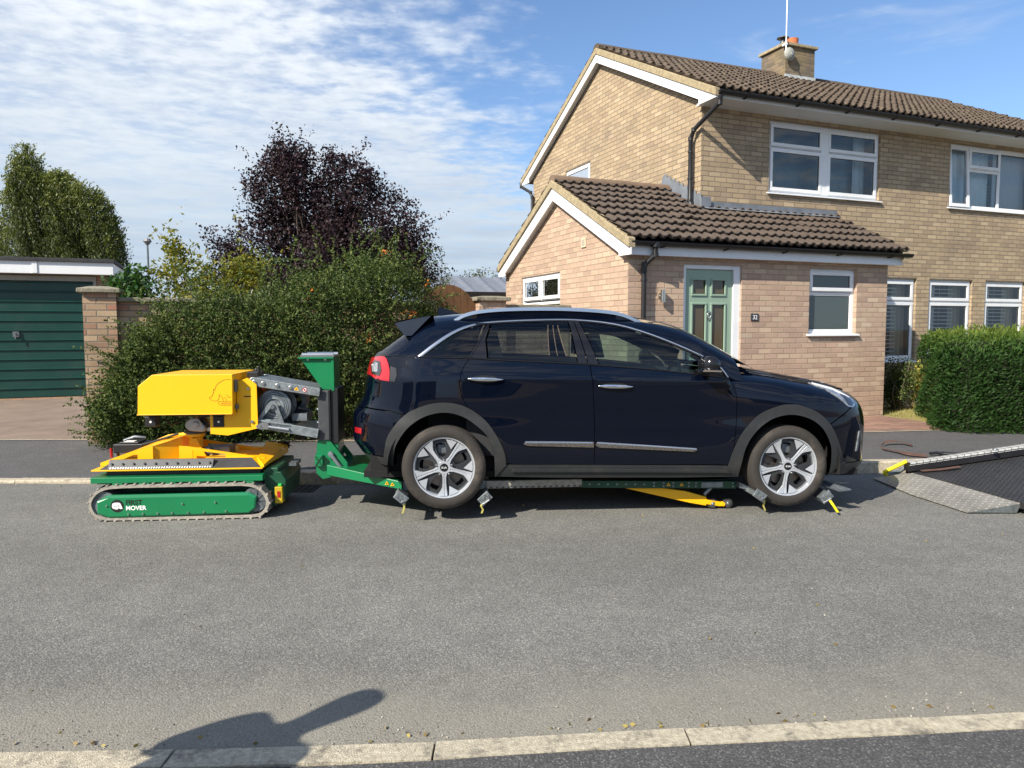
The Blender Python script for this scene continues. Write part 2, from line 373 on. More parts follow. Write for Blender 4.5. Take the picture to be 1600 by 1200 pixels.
# soil, drive and lawn sheets (house-aligned)
def sheet(name, pts, m, **kw):
    return meshobj(name, pts, [tuple(range(len(pts)))], m, **kw)
def Hz(s, t, z): return tuple(H(s, t, z))
xs2 = np.linspace(-14, 9, 60)
strip('garden_bed', np.linspace(-5.0, 3.0, 30), lambda x: pby(x)+.02, cst(.128), lambda x: pby(x)+12, cst(.15), M_soil, 1, kind='structure')
strip('garage_drive', np.linspace(-22, -4.9, 20), lambda x: pby(x)+.05, cst(.134), lambda x: pby(x)*0+14.6, cst(.265), M_drive, 1, kind='structure')
M_block = brickmat('block_paving', [(.27, .15, .11), (.22, .13, .10), (.30, .18, .13), (.20, .12, .10)], (.12, .10, .09), .2, .1, .006, dirtamt=.35)
bp = [(1.0, 9.20), (2.5, 9.36), (4.6, 9.66), (5.78, 9.84), (6.0, 10.5), (5.85, 11.6), (3.5, 11.2), (1.0, 10.2)]
bp = [(-1.0, 8.95+.05), (1.0, 9.20), (2.5, 9.40), (4.6, 9.67), (5.85, 9.86), (5.95, 10.6), tuple(H(4.55, .3)[:2]), tuple(H(4.3, .6)[:2]), tuple(H(0, .6)[:2]), tuple(H(-1.0, 1.5)[:2])]
meshobj('block_paving', [(x, y, .139) for x, y in bp], [tuple(range(len(bp)))], M_block, uv=[(x, y) for x, y in bp], kind='structure')
lp = [(5.75, 9.88), (14, 11.0), tuple(H(11.5, 1.3)[:2]), tuple(H(4.45, 1.3)[:2]), tuple(H(4.45, .2)[:2]), (5.95, 10.6)]
meshobj('lawn', [(x, y, .135) for x, y in lp], [tuple(range(len(lp)))], M_grassbase, kind='structure')

def blades(name, pts, hgt, wid, m, **kw):
    pts = np.asarray(pts); n = len(pts); a = RS.uniform(0, 2*np.pi, n); h = hgt*RS.uniform(.5, 1.2, n); lean = RS.normal(0, hgt*.5, (n, 2))
    dx = np.stack([np.cos(a), np.sin(a), np.zeros(n)], 1)*wid
    tip = pts+np.stack([lean[:, 0], lean[:, 1], h], 1)
    v = np.stack([pts-dx, pts+dx, tip], 1).reshape(-1, 3); f = np.arange(3*n).reshape(n, 3)
    return meshobj(name, v, f, m, tint=np.repeat(RS.uniform(0, 1, n), 3), **kw)
M_drygrass = leafmat('dry_grass', [(.30, .26, .09), (.38, .34, .13), (.16, .19, .05)], .3)
gp = []
while len(gp) < 9000:
    x, y = RS.uniform(5.6, 9), RS.uniform(9.9, 12.5); q = Vector((x, y, 0))-HO; s, t = q.dot(U), q.dot(W_)
    if t < 1.2 and (s > 4.58 or (t < .1 and x > 5.95)) and y > 9.95+.1*(x-5.8) and x > 5.85-.25*max(0, t+.6): gp.append((x, y, .135))
blades('lawn_grass', gp, .045, .004, M_drygrass, kind='stuff')

# drain grate by the far kerb
g = MB(); gx, gy = -2.05, 6.88
g.box(gx-.22, gx+.22, gy-.16, gy+.16, -.02, .003)
gr = g.build('drain_grate', pmat('cast_iron', (.03, .028, .026), .7, metal=.5, var=.3), label='dark cast iron drain grate beside the far kerb', cat='drain')
g = MB()
for k in range(7):
    x = gx-.18+k*.06; g.add([(x, gy-.13, .004), (x+.03, gy-.13, .004), (x+.05, gy+.13, .004), (x+.02, gy+.13, .004)], [(0, 1, 2, 3)])
g.build('slot', M_black, gr)
# ================================================================ the house
M_brick = brickmat('buff_brick', [(0.385, 0.295, 0.189), (0.347, 0.261, 0.167), (0.42, 0.326, 0.214), (0.378, 0.285, 0.181), (0.317, 0.238, 0.159), (0.405, 0.306, 0.193)], (.215, .175, .125), dirtamt=.35)
M_brick2 = brickmat('pink_buff_brick', [(0.448, 0.324, 0.236), (0.419, 0.295, 0.218), (0.477, 0.357, 0.257), (0.441, 0.31, 0.232), (0.383, 0.27, 0.203), (0.491, 0.378, 0.279)], (.35, .262, .19), dirtamt=.18, dirt=(.26, .21, .16))
M_brick3 = brickmat('old_wall_brick', [(.40, .27, .17), (.34, .20, .13), (.46, .33, .21), (.42, .25, .16), (.36, .17, .11)], (.22, .18, .14), dirtamt=.45, dirt=(.10, .09, .06))
M_tile = pmat('roof_tile', (.080, .058, .042), .9, var=.35, nscale=7, bump=.6, bscale=60, dirt=((.26, .22, .14), 16, .35))
M_tile2 = pmat('brown_roof_tile', (.078, .058, .045), .85, var=.22, nscale=9, bump=.5, bscale=70, dirt=((.09, .07, .05), 5, .3))
M_mortar = pmat('verge_mortar', (.33, .27, .17), .95, var=.25, nscale=18, bump=.8, bscale=80, dirt=((.20, .17, .08), 8, .5))
M_soffit = pmat('soffit_board', (.62, .64, .66), .4, var=.04)
M_glass = glassmat('window_glass', (.93, .96, .97), 1.7)
M_frost = glassmat('obscure_glass', (.3, .35, .36), 1.6, rough=.12, body=(.075, .10, .10), bodyamt=.85)
M_curtain = pmat('net_curtain', (.72, .84, .86), .9, var=.08, nscale=3)
M_cream = pmat('cream_curtain', (.62, .55, .40), .9, var=.08, nscale=3)
M_blind = pmat('slatted_blind', (.85, .85, .84), .5, var=.05)
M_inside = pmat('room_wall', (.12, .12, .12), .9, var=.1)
M_copemoss = pmat('mossy_concrete', (.23, .21, .16), .95, var=.3, nscale=14, bump=.9, bscale=70, dirt=((.09, .10, .05), 10, .6))

def pin(poly, pts):
    poly = np.asarray(poly, float); x, y = pts[:, 0], pts[:, 1]; c = np.zeros(len(pts), bool); j = len(poly)-1
    for i in range(len(poly)):
        xi, yi = poly[i]; xj, yj = poly[j]
        c ^= ((yi > y) != (yj > y)) & (x < (xj-xi)*(y-yi)/((yj-yi) if yj != yi else 1e-12)+xi); j = i
    return c
def cdt(outline, holes=(), extra=()):
    vs = []; es = []
    for loop in [outline]+list(holes):
        b = len(vs); n = len(loop); vs += [Vector((float(p[0]), float(p[1]))) for p in loop]; es += [(b+i, b+(i+1) % n) for i in range(n)]
    vs += [Vector((float(p[0]), float(p[1]))) for p in extra]
    V, E_, F, *_ = delaunay_2d_cdt(vs, es, [], 0, 1e-6)
    V = np.array([(v.x, v.y) for v in V]); F = np.array([tuple(f) for f in F])
    c = V[F].mean(1); k = pin(outline, c)
    for h in holes: k &= ~pin(h, c)
    return V, F[k]
def rect(a0, a1, z0, z1): return [(a0, z0), (a1, z0), (a1, z1), (a0, z1)]
def PL(plane, pos):
    return (lambda a, d, z: (a, pos+d, z)) if plane == 't' else (lambda a, d, z: (pos+d, a, z))
def wall(name, m, parent, plane, pos, outline, holes=(), rev=.10, uo=0., **kw):
    P = PL(plane, pos); V, F = cdt(outline, holes)
    vs = [P(a, 0, z) for a, z in V]; uv = [(a+uo, z) for a, z in V]; fs = [tuple(f) for f in F]
    for h in holes:
        n = len(h)
        for i in range(n):
            a, b = h[i], h[(i+1) % n]; k = len(vs); vs += [P(a[0], 0, a[1]), P(b[0], 0, b[1]), P(b[0], rev+.05, b[1]), P(a[0], rev+.05, a[1])]
            if abs(a[0]-b[0]) < 1e-6: uv += [(0, a[1]), (0, b[1]), (rev, b[1]), (rev, a[1])]
            else: uv += [(a[0], 0.08), (b[0], 0.08), (b[0], 0.08+rev), (a[0], .08+rev)]
            fs.append((k, k+1, k+2, k+3))
    return meshobj(name, vs, fs, m, parent, uv=uv, **kw)

house = house_root('brick_house', label='two storey buff brick house with brown tiled roof and tiled porch extension', cat='house')
# extension: front wall t=0, gable wall s=0 ; main: front wall t=1.206, gable s=1.984
wx = (3.035, 3.95, 1.40, 2.36); dr = (.86, 1.82, .18, 2.355)
we = wall('extension_front_wall', M_brick2, house, 't', 0, [(0, .05), (4.56, .05), (4.56, 2.50), (0, 2.50)], [rect(*wx), rect(*dr)])
gw = (2.03, 3.57, 1.25, 2.37)
wall('extension_gable_wall', M_brick2, house, 's', 0, [(0, .05), (4.307, .05), (4.307, 2.50), (2.12, 3.60), (0, 2.50)], [rect(*gw)], uo=.1)
wall('extension_side_wall', M_brick2, house, 's', 4.56, [(0, .05), (1.206, .05), (1.206, 3.1), (0, 2.50)])
wall('extension_rear_wall', M_brick2, house, 't', 4.307, [(0, .05), (1.984, .05), (1.984, 2.5), (0, 2.5)])
g1 = (3.29, 5.665, 3.657, 4.79); g2 = (7.36, 9.76, 3.657, 4.79)
gl = [(5.52, 6.64, .90, 2.355), (6.955, 8.075, .90, 2.355), (8.42, 9.54, .90, 2.355)]
wall('front_wall', M_brick, house, 't', 1.206, [(1.984, .05), (11.1, .05), (11.1, 4.90), (1.984, 4.90)], [rect(*g1), rect(*g2)]+[rect(*g) for g in gl])
wall('gable_wall', M_brick, house, 's', 1.984, [(1.206, .05), (7.57, .05), (7.57, 4.92), (4.36, 6.52), (1.206, 4.92)], [rect(4.80, 5.90, 3.95, 4.78)], uo=.07)
wall('rear_wall', M_brick, house, 't', 7.57, [(1.984, .05), (11.1, .05), (11.1, 4.9), (1.984, 4.9)])
wall('right_gable_wall', M_brick, house, 's', 11.1, [(1.206, .05), (7.57, .05), (7.57, 4.92), (4.36, 6.52), (1.206, 4.92)])
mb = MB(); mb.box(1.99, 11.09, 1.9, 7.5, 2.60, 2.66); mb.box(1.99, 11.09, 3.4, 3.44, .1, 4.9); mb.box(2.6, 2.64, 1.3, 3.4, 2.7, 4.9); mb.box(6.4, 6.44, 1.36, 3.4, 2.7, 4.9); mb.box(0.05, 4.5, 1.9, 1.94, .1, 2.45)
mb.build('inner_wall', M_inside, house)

def window(plane, pos, a0, a1, z0, z1, panes, rev=.07, glass=None, sill=True, fw=.055, label=None):
    P = PL(plane, pos); glass = glass or M_glass
    mb = MB(P)
    d0, d1 = rev, rev+.06
    mb.box(a0, a1, d0, d1, z1-fw, z1); mb.box(a0, a1, d0, d1, z0, z0+fw); mb.box(a0, a0+fw, d0, d1, z0+fw, z1-fw); mb.box(a1-fw, a1, d0, d1, z0+fw, z1-fw)
    glz = []
    for (b0, b1, y0, y1, kind) in panes:   # pane opening between frame members
        # bars on the inner edges
        if b0 > a0+fw+.01: mb.box(b0-fw/2, b0+.001, d0+.002, d1, y0, y1)
        if b1 < a1-fw-.01: mb.box(b1-.001, b1+fw/2, d0+.002, d1, y0, y1)
        if y0 > z0+fw+.01: mb.box(b0-fw/2, b1+fw/2, d0+.004, d1, y0-fw/2, y0)
        if y1 < z1-fw-.01: mb.box(b0-fw/2, b1+fw/2, d0+.004, d1, y1, y1+fw/2)
        if kind == 'c':
            q = .042; e = d0-.022
            mb.box(b0-.012, b1+.012, e, d0+.03, y1-q, y1+.012); mb.box(b0-.012, b1+.012, e, d0+.03, y0-.012, y0+q)
            mb.box(b0-.012, b0+q, e+.001, d0+.03, y0+q, y1-q); mb.box(b1-q, b1+.012, e+.001, d0+.03, y0+q, y1-q)
            glz.append((b0+q, b1-q, y0+q, y1-q, d0+.0))
        elif kind == 'f':
            q = .018; mb.box(b0, b1, d0+.012, d0+.04, y1-q, y1); mb.box(b0, b1, d0+.012, d0+.04, y0, y0+q); mb.box(b0, b0+q, d0+.012, d0+.04, y0+q, y1-q); mb.box(b1-q, b1, d0+.012, d0+.04, y0+q, y1-q)
            glz.append((b0+q, b1-q, y0+q, y1-q, d0+.02))
    wo = mb.build('window', M_white, house, bevel=.004, label=label)
    for (b0, b1, y0, y1, dd) in glz:
        meshobj('pane', [P(b0, dd, y0), P(b1, dd, y0), P(b1, dd, y1), P(b0, dd, y1)], [(0, 1, 2, 3)], glass, wo)
        # dark gasket round the glass
        k = MB(P); e = .006
        k.box(b0, b1, dd-.004, dd+.004, y0, y0+e); k.box(b0, b1, dd-.004, dd+.004, y1-e, y1); k.box(b0, b0+e, dd-.004, dd+.004, y0+e, y1-e); k.box(b1-e, b1, dd-.004, dd+.004, y0+e, y1-e)
        k.build('gasket', M_black, wo)
    if sill:
        s = MB(P); s.add([(a0-.04, -.045, z0-.028), (a1+.04, -.045, z0-.028), (a1+.04, rev, z0-.004), (a0-.04, rev, z0-.004), (a0-.04, -.045, z0-.008), (a1+.04, -.045, z0-.008), (a1+.04, rev, z0+.014), (a0-.04, rev, z0+.014)], [(0, 1, 2, 3), (4, 7, 6, 5), (0, 4, 5, 1), (1, 5, 6, 2), (2, 6, 7, 3), (3, 7, 4, 0)])
        s.build('sill', M_white, wo, bevel=.003)
    return wo, P
def curtain(wo, P, a0, a1, z0, z1, d, m, name='curtain', folds=14, amp=.018):
    n = int((a1-a0)*90)+2; a = np.linspace(a0, a1, n)
    off = amp*(np.sin((a-a0)/(a1-a0)*folds*2*np.pi)+.4*np.sin((a-a0)*61+1))
    vs = [P(x, d+o, z0) for x, o in zip(a, off)]+[P(x, d+o*.5, z1) for x, o in zip(a, off)]
    return meshobj(name, vs, [(i, i+1, n+i+1, n+i) for i in range(n-1)], m, wo, smooth=True)
def blind(wo, P, a0, a1, z0, z1, d, pitch=.070):
    mb = MB(P); z = z0
    while z < z1:
        mb.add([(a0, d-.020, z), (a1, d-.020, z), (a1, d+.022, z+.010), (a0, d+.022, z+.010), (a0, d-.020, z-.003), (a1, d-.020, z-.003), (a1, d+.022, z+.007), (a0, d+.022, z+.007)], [(0, 1, 2, 3), (7, 6, 5, 4), (0, 4, 5, 1), (2, 6, 7, 3)]); mb.box(a0, a1, d-.024, d-.018, z-.006, z+.010); z += pitch
    for a in (a0+.12, (a0+a1)/2, a1-.12): mb.box(a-.002, a+.002, d-.024, d-.022, z0, z1)
    mb.build('blind', M_blind, wo)

fw = .055
# first floor window with two lights over two fixed panes
mid = 4.47; zt = 4.385
wo, P = window('t', 1.206, *g1, [(g1[0]+fw, mid-.075, zt+.03, g1[3]-fw, 'c'), (g1[0]+fw, mid-.075, g1[2]+fw, zt-.03, 'c'), (mid+.075, g1[1]-fw, zt+.03, g1[3]-fw, 'c'), (mid+.075, g1[1]-fw, g1[2]+fw, zt-.03, 'c')], rev=.045)
k = MB(P); k.box(mid-.085, mid+.085, .03, .10, g1[2]+.03, g1[3]-.03); k.build('mullion', M_white, wo)
curtain(wo, P, g1[1]-.30, g1[1]-.05, g1[2], g1[3], .30, M_curtain, folds=4)
k = MB(P); k.box(g1[0]+.06, g1[1]-.06, .42, .43, g1[2]-.2, g1[3]+.1); k.build('roller_blind', pmat('grey_room', (.20, .28, .31), .9), wo)
# first floor window with its left casement ajar
c1 = g2[0]+.52; c2 = g2[0]+1.36
wo, P = window('t', 1.206, *g2, [(g2[0]+fw, c1-.02, g2[2]+fw, g2[3]-fw, 'o'), (c1+.02, c2-.02, zt+.03, g2[3]-fw, 'c'), (c1+.02, c2-.02, g2[2]+fw, zt-.03, 'f'), (c2+.03, g2[1]-fw, g2[2]+fw, g2[3]-fw, 'f')], rev=.045)
k = MB()
sw, sh, q = .50, g2[3]-g2[2]-2*fw+.06, .055
k.box(0, sw, -.03, .03, 0, q); k.box(0, sw, -.03, .03, sh-q, sh); k.box(0, q, -.03, .03, q, sh-q); k.box(sw-q, sw, -.03, .03, q, sh-q)
ca = k.build('open_casement', M_white, wo, bevel=.004); ca.location = (g2[0]+.03, 1.206+.02, g2[2]+fw-.03); ca.rotation_euler = (R(-3.5), 0, R(-1))
meshobj('pane', [(q, 0, q), (sw-q, 0, q), (sw-q, 0, sh-q), (q, 0, sh-q)], [(0, 1, 2, 3)], M_glass, wo).matrix_local = Matrix.Translation(ca.location) @ ca.rotation_euler.to_matrix().to_4x4()
curtain(wo, P, g2[0]+.06, c2-.04, g2[2]+.02, g2[3]-.03, .24, M_curtain, folds=9, amp=.022)
k = MB(P); k.box(c2+.14, g2[1], .28, .29, g2[2], g2[3]); k.build('roller_blind', pmat('blue_grey_blind', (.55, .62, .66), .9, var=.04), wo)
# ground floor windows with blinds and cream curtains
for i, g in enumerate(gl):
    wo, P = window('t', 1.206, *g, [(g[0]+fw, g[1]-fw, 1.99, g[3]-fw, 'c'), (g[0]+fw, g[1]-fw, g[2]+fw, 1.93, 'c')], rev=.05)
    k = MB(P); k.box(g[0], g[1], .0, .03, g[3]+.001, g[3]+.02); k.build('lintel_seal', M_lead, wo)
    blind(wo, P, g[0]+.08, g[1]-.34, g[2]+.10, g[3]-.06, .155)
    k = MB(P); k.box(g[0]+.30, g[0]+.37, .185, .20, g[2], g[3]); k.build('shutter_stile', M_blind, wo)
    curtain(wo, P, g[1]-.33, g[1]-.04, g[2], g[3], .22, M_cream, folds=3, amp=.03)
# extension windows
wo, P = window('t', 0, *wx, [(wx[0]+fw, wx[1]-fw, 2.045, wx[3]-fw, 'c'), (wx[0]+fw, wx[1]-fw, wx[2]+fw, 1.985, 'f')], rev=.06, glass=M_frost, label='small white window with obscured glass beside the front door')
m1_ = (gw[0]+gw[1])/2
wo, P = window('s', 0, *gw, [(gw[0]+fw, m1_-.03, 1.98, gw[3]-fw, 'c'), (m1_+.03, gw[1]-fw, 1.98, gw[3]-fw, 'c'), (gw[0]+fw, m1_-.03, gw[2]+fw, 1.90, 'f'), (m1_+.03, gw[1]-fw, gw[2]+fw, 1.90, 'f')], rev=.03)
g5 = (4.80, 5.90, 3.95, 4.78)
wo, P = window('s', 1.984, *g5, [(g5[0]+fw, g5[1]-fw, g5[2]+fw, g5[3]-fw, 'c')], rev=.03, glass=glassmat('patterned_glass', (.35, .38, .38), 1.4, rough=.25, body=(.13, .15, .15), bodyamt=.8))

# front door
M_door = pmat('sage_door', (.245, .345, .265), .35, var=.04, nscale=2, coat=.2)
M_dfr = glassmat('door_glass', (.10, .08, .05), 1.6, rough=.08, body=(.13, .10, .06), bodyamt=.6)
k = MB(); jl = .055
k.box(dr[0], dr[0]+jl, .03, .10, dr[2], dr[3]); k.box(dr[1]-.115, dr[1], .03, .10, dr[2], dr[3]); k.box(dr[0]+jl, dr[1]-.115, .03, .10, dr[3]-.06, dr[3]); k.box(dr[0], dr[1], .0, .12, dr[2]-.02, dr[2]+.03)
fr = k.build('door_frame', M_white, house, bevel=.004)
d0, d1 = dr[0]+jl+.004, dr[1]-.119; dz0, dz1 = .215, dr[3]-.064; DW = d1-d0
lites = []
def lr(u0, u1, v0, v1): return (d0+DW*u0, d0+DW*u1, dz0+(dz1-dz0)*v0, dz0+(dz1-dz0)*v1)
rects = [lr(.16, .42, .84, .93), lr(.57, .83, .84, .93), lr(.16, .42, .44, .77), lr(.57, .83, .44, .77)]
V, F = cdt(rect(d0, d1, dz0, dz1), [rect(*r) for r in rects])
n = len(V); vs = [(a, .055, z) for a, z in V]+[(a, .095, z) for a, z in V]
door = meshobj('door', vs, [tuple(f) for f in F]+[tuple(n+i for i in f[::-1]) for f in F], M_door, house, label='sage green front door with four small panes')
for r in rects:
    a0, a1, z0, z1 = r; q = .028
    k = MB(); k.box(a0-q, a1+q, .040, .062, z1, z1+q); k.box(a0-q, a1+q, .040, .062, z0-q, z0); k.box(a0-q, a0, .040, .062, z0, z1); k.box(a1, a1+q, .040, .062, z0, z1)
    k.build('glazing_bead', M_door, door, bevel=.006)
    meshobj('pane', [(a0, .07, z0), (a1, .07, z0), (a1, .07, z1), (a0, .07, z1)], [(0, 1, 2, 3)], M_dfr, door)
for (u0, u1) in ((.16, .42), (.57, .83)):
    a0, a1, z0, z1 = lr(u0, u1, .06, .33); k = MB(); q = .02
    k.box(a0-q, a1+q, .046, .06, z1, z1+q); k.box(a0-q, a1+q, .046, .06, z0-q, z0); k.box(a0-q, a0, .046, .06, z0, z1); k.box(a1, a1+q, .046, .06, z0, z1); k.box(a0+.04, a1-.04, .047, .06, z0+.04, z1-.04)
    k.build('moulding', M_door, door, bevel=.006)
a0, a1, z0, z1 = lr(.30, .68, .355, .395); k = MB(); k.box(a0, a1, .040, .06, z0, z1); k.box(a0+.02, a1-.02, .032, .045, z0+.02, z1-.018); k.build('letterbox', pmat('gunmetal', (.07, .07, .08), .4, metal=.7), door, bevel=.004)
k = MB(); cx = d0+DW*.495; cz = dz0+(dz1-dz0)*.70
k.tube([(cx+.03*math.cos(t), .035, cz+.04*math.sin(t)) for t in np.linspace(0, 2*math.pi, 14)], .006, 6); k.cyl((cx, 0, cz+.05), .018, .03, .06, 12); k.cyl((cx, 0, cz-.05), .012, .03, .06, 12)
k.build('knocker', M_bolt, door, auto=True)
k = MB(); k.box(d0+.01, d0+.04, .035, .06, 1.05, 1.33); k.tube([(d0+.026, .04, 1.20), (d0+.026, .0, 1.20), (d0+.15, -.005, 1.195)], .009, 8); k.build('handle', pmat('gunmetal', (0, 0, 0)), door, auto=True)
k = MB(); k.cyl((.50, -.055, 0), .033, 1.835, 2.0, 18, 'z'); k.lathe([(.024, -.05), (.024, 0)], 12, (.50, -.0, 1.92), 'y'); k.cyl((.50, 0, 1.92), .045, -.012, 0, 16)
lamp = k.build('wall_lamp', pmat('brushed_steel', (.62, .60, .55), .25, metal=1.0, var=.06), house, auto=True)
k = MB(); k.box(1.985, 2.115, -.014, 0, 1.595, 1.695)
pq = k.build('number_plaque', pmat('slate', (.03, .032, .036), .5), house, bevel=.004)
text('numeral', '32', .085, M_white, pq, (2.05, -.0155, 1.642), (math.pi/2, 0, 0), bold=.001)
k = MB(); k.box(-.02, 0, 1.16, 1.30, 2.66, 2.80); k.build('air_vent', pmat('stone_vent', (.55, .46, .33), .8), house, bevel=.004)
k = MB(); k.box(-.021, -.02, 1.185, 1.275, 2.685, 2.775); k.build('air_vent_grille', pmat('vent_grille', (.34, .30, .24), .8), house)

# roofs -------------------------------------------------------------------
def tiled(name, m, s0, s1, te, ze, slope, tr, keep=None, sgn=1, roll=.15, amp=.030, course=.30, step=.026, seed=1, parent=None):
    """courses of rolled tiles from the eave (te, ze) up to tr; sgn -1 for the slope facing the other way"""
    rs = np.random.RandomState(seed); ncol = int((s1-s0)/(roll/8)); S = np.linspace(s0, s1, ncol)
    ph = (S/roll) % 1.0; prof = amp*np.where(ph < .55, np.sin(ph/.55*np.pi)**.8, -.12*np.sin((ph-.55)/.45*np.pi))
    c = math.cos(math.atan(slope)); L = abs(tr-te)/c; vs = []; fs = []; nc = int(math.ceil(L/course)); b = 0
    tid = np.floor(S/(roll*2)).astype(int); tid -= tid.min()
    for k in range(nc):
        a0 = k*course; a1 = min((k+1)*course, L)
        jit = rs.normal(0, .0035, tid.max()+1)[tid]; jl = rs.normal(0, .005, tid.max()+1)[tid]
        for (a, h, lo) in ((a0+.040, -.010, 1), (a0-.014, step, 1), (a0+.03, step*.9, 0), (a1, 0.002, 0)):
            t = te+sgn*(a+jl*lo)*c; z = ze+(a)*c*slope+(h+(prof+jit if h > -.003 or True else 0))/c
            vs.append(np.stack([S, np.broadcast_to(t, S.shape), np.broadcast_to(z, S.shape)], 1))
        for r in range(3):
            o = b+r*ncol; i = np.arange(ncol-1); fs.append(np.stack([o+i, o+i+1, o+ncol+i+1, o+ncol+i], 1))
        b += 4*ncol
    V = np.concatenate(vs); F = np.concatenate(fs)
    if keep is not None: F = F[keep(V[F].mean(1))]
    if sgn < 0: F = F[:, ::-1]
    return meshobj(name, V, F, m, parent or house, smooth=False)
def ridge_caps(s0, s1, t, z, r, m, parent, name='ridge_tiles', L=.45):
    mb = MB(); s = s0; n = 9
    while s < s1-.02:
        e = min(s+L-.01, s1); dz = RS.uniform(-.004, .004)
        for rr, a, b in ((r, s, e), (r*.93, e-.001, e+.012)):
            vs = [(x, t+rr*1.1*math.cos(q), z-.03+dz+rr*math.sin(q)) for x in (a, b) for q in np.linspace(-.25, math.pi+.25, n)]
            mb.add(vs, [(i, i+1, n+i+1, n+i) for i in range(n-1)]+[tuple(range(n)), tuple(range(2*n-1, n-1, -1))])
        s += L
    return mb.build(name, m, parent, auto=True)
slp = .490
roof = tiled('roof', M_tile, 1.86, 11.2, .69, 4.965, slp, 4.36, seed=3, amp=.040, step=.034)
tiled('rear_roof_slope', M_tile, 1.86, 11.2, 8.03, 4.965, slp, 4.36, sgn=-1, seed=4)
ridge_caps(1.86, 11.2, 4.36, 6.775, .105, M_tile, roof)
er = tiled('extension_roof', M_tile2, -.12, 4.76, -.20, 2.635, slp, 2.09, keep=lambda c: (c[:, 0] < 1.98) | (c[:, 1] < 1.20), seed=5, roll=.15, amp=.024, step=.042)
tiled('extension_rear_roof_slope', M_tile2, -.12, 1.98, 4.38, 2.635, slp, 2.09, sgn=-1, seed=6)
ridge_caps(-.12, 1.97, 2.09, 3.775, .10, pmat('ridge_brown', (.16, .11, .075), .85, var=.2), er)
# underlay boards keep the roofs opaque
mb = MB()
for (a, b, t0_, tc_, t1_, ze) in ((1.88, 11.18, .72, 4.36, 8.0, 4.93), ):
    mb.prism([(t0_, ze), (tc_, ze+slp*(tc_-t0_)), (t1_, ze), (t1_, ze-.03), (tc_, ze+slp*(tc_-t0_)-.04), (t0_, ze-.03)], a, b, 'x')
mb.prism([(-.17, 2.60), (2.09, 2.60+slp*2.26), (4.35, 2.60), (4.35, 2.57), (2.09, 2.56+slp*2.26), (-.17, 2.57)], -.1, 1.98, 'x')
mb.prism([(-.17, 2.60), (1.2, 2.60+slp*1.37), (1.2, 2.56+slp*1.37), (-.17, 2.57)], 1.98, 4.74, 'x')
mb.build('roof_underlay', M_black, house)
# verges
def verge(tl, tc_, tr, zb, a0, a1, th, nm='verge', m=M_mortar):
    mb = MB(); zt_ = zb+slp*(tc_-tl)
    mb.prism([(tl, zb), (tc_, zt_), (tr, zb), (tr, zb+th), (tc_, zt_+th), (tl, zb+th)], a0, a1, 'x'); return mb.build(nm, m, house, bevel=.008)
verge(.70, 4.36, 8.02, 4.865, 1.845, 1.93, .115)
verge(-.225, 2.09, 4.405, 2.515, -.135, -.03, .118)
k = MB(); k.prism([(-.2, 2.50), (1.2, 2.50+slp*1.4), (1.2, 2.62+slp*1.4), (-.2, 2.62)], 4.66, 4.765, 'x'); k.build('verge', M_mortar, house)
k = MB(); k.prism([(.70, 4.865), (4.36, 4.865+slp*3.66), (8.02, 4.865), (8.02, 4.98), (4.36, 4.98+slp*3.66), (.70, 4.98)], 11.13, 11.215, 'x'); k.build('verge', M_mortar, house)
# bargeboards
k = MB()
k.prism([(.71, 4.845), (.71, 4.868), (4.36, 6.655), (8.01, 4.868), (8.01, 4.845), (7.60, 4.845), (7.60, 4.925), (4.36, 6.505), (1.13, 4.925), (1.13, 4.845)], 1.865, 1.89, 'x'); k.box(1.89, 1.984, .72, 1.206, 4.846, 4.88)
k.build('bargeboard', M_white, house, bevel=.003)
k = MB(); k.prism([(.75, 4.87), (4.36, 6.62), (7.9, 4.87), (7.6, 4.95), (4.36, 6.53), (1.16, 4.95)], 1.89, 1.984, 'x'); k.build('gable_soffit', M_soffit, house)
k = MB()
k.prism([(-.225, 2.425), (-.225, 2.513), (2.09, 3.645), (4.405, 2.513), (4.405, 2.43), (4.11, 2.43), (4.11, 2.475), (2.09, 3.455), (.07, 2.475), (.07, 2.43)], -.105, -.08, 'x')
k.build('bargeboard', M_white, house, bevel=.003)
k = MB(); k.prism([(-.12, 2.46), (2.09, 3.60), (4.38, 2.46), (4.08, 2.50), (2.09, 3.48), (.09, 2.50)], -.08, 0, 'x'); k.build('gable_soffit', M_soffit, house)
# fascias, soffits and gutters
def gutter(name, s0, s1, t, z, r=.055, br=1.0):
    mb = MB(); n = 9
    for rr in (r, ):
        vs = [(x, t+rr*math.cos(q), z+rr*math.sin(q)) for x in (s0, s1) for q in np.linspace(math.pi, 2*math.pi, n)]+[(x, t+(rr-.006)*math.cos(q), z+(rr-.006)*math.sin(q)+.002) for x in (s0, s1) for q in np.linspace(math.pi, 2*math.pi, n)]
        mb.add(vs, [(i, i+1, n+i+1, n+i) for i in range(n-1)]+[(2*n+i, 3*n+i, 3*n+i+1, 2*n+i+1) for i in range(n-1)]+[(0, n, 3*n, 2*n), (n-1, 3*n-1, 4*n-1, 2*n-1), tuple(range(n)), tuple(range(n, 2*n))])
    o = mb.build(name, M_black, house, auto=True)
    s = s0+.5
    while s < s1:
        mb = MB(); mb.prism([(t-.065, z+.005), (t-.03, z-.062), (t+.06, z-.07), (t+.06, z-.045), (t, z-.056), (t-.05, z+.005)], s-.014, s+.014, 'x'); s += br
        mb.build('gutter_bracket', M_black, o)
    return o
k = MB(); k.box(1.90, 11.15, .755, .775, 4.86, 4.99); k.build('fascia', M_white, house)
k = MB(); k.box(1.92, 11.12, .775, 1.206, 4.858, 4.872); k.build('soffit', M_soffit, house)
gutter('gutter', 1.90, 11.15, .70, 4.945)
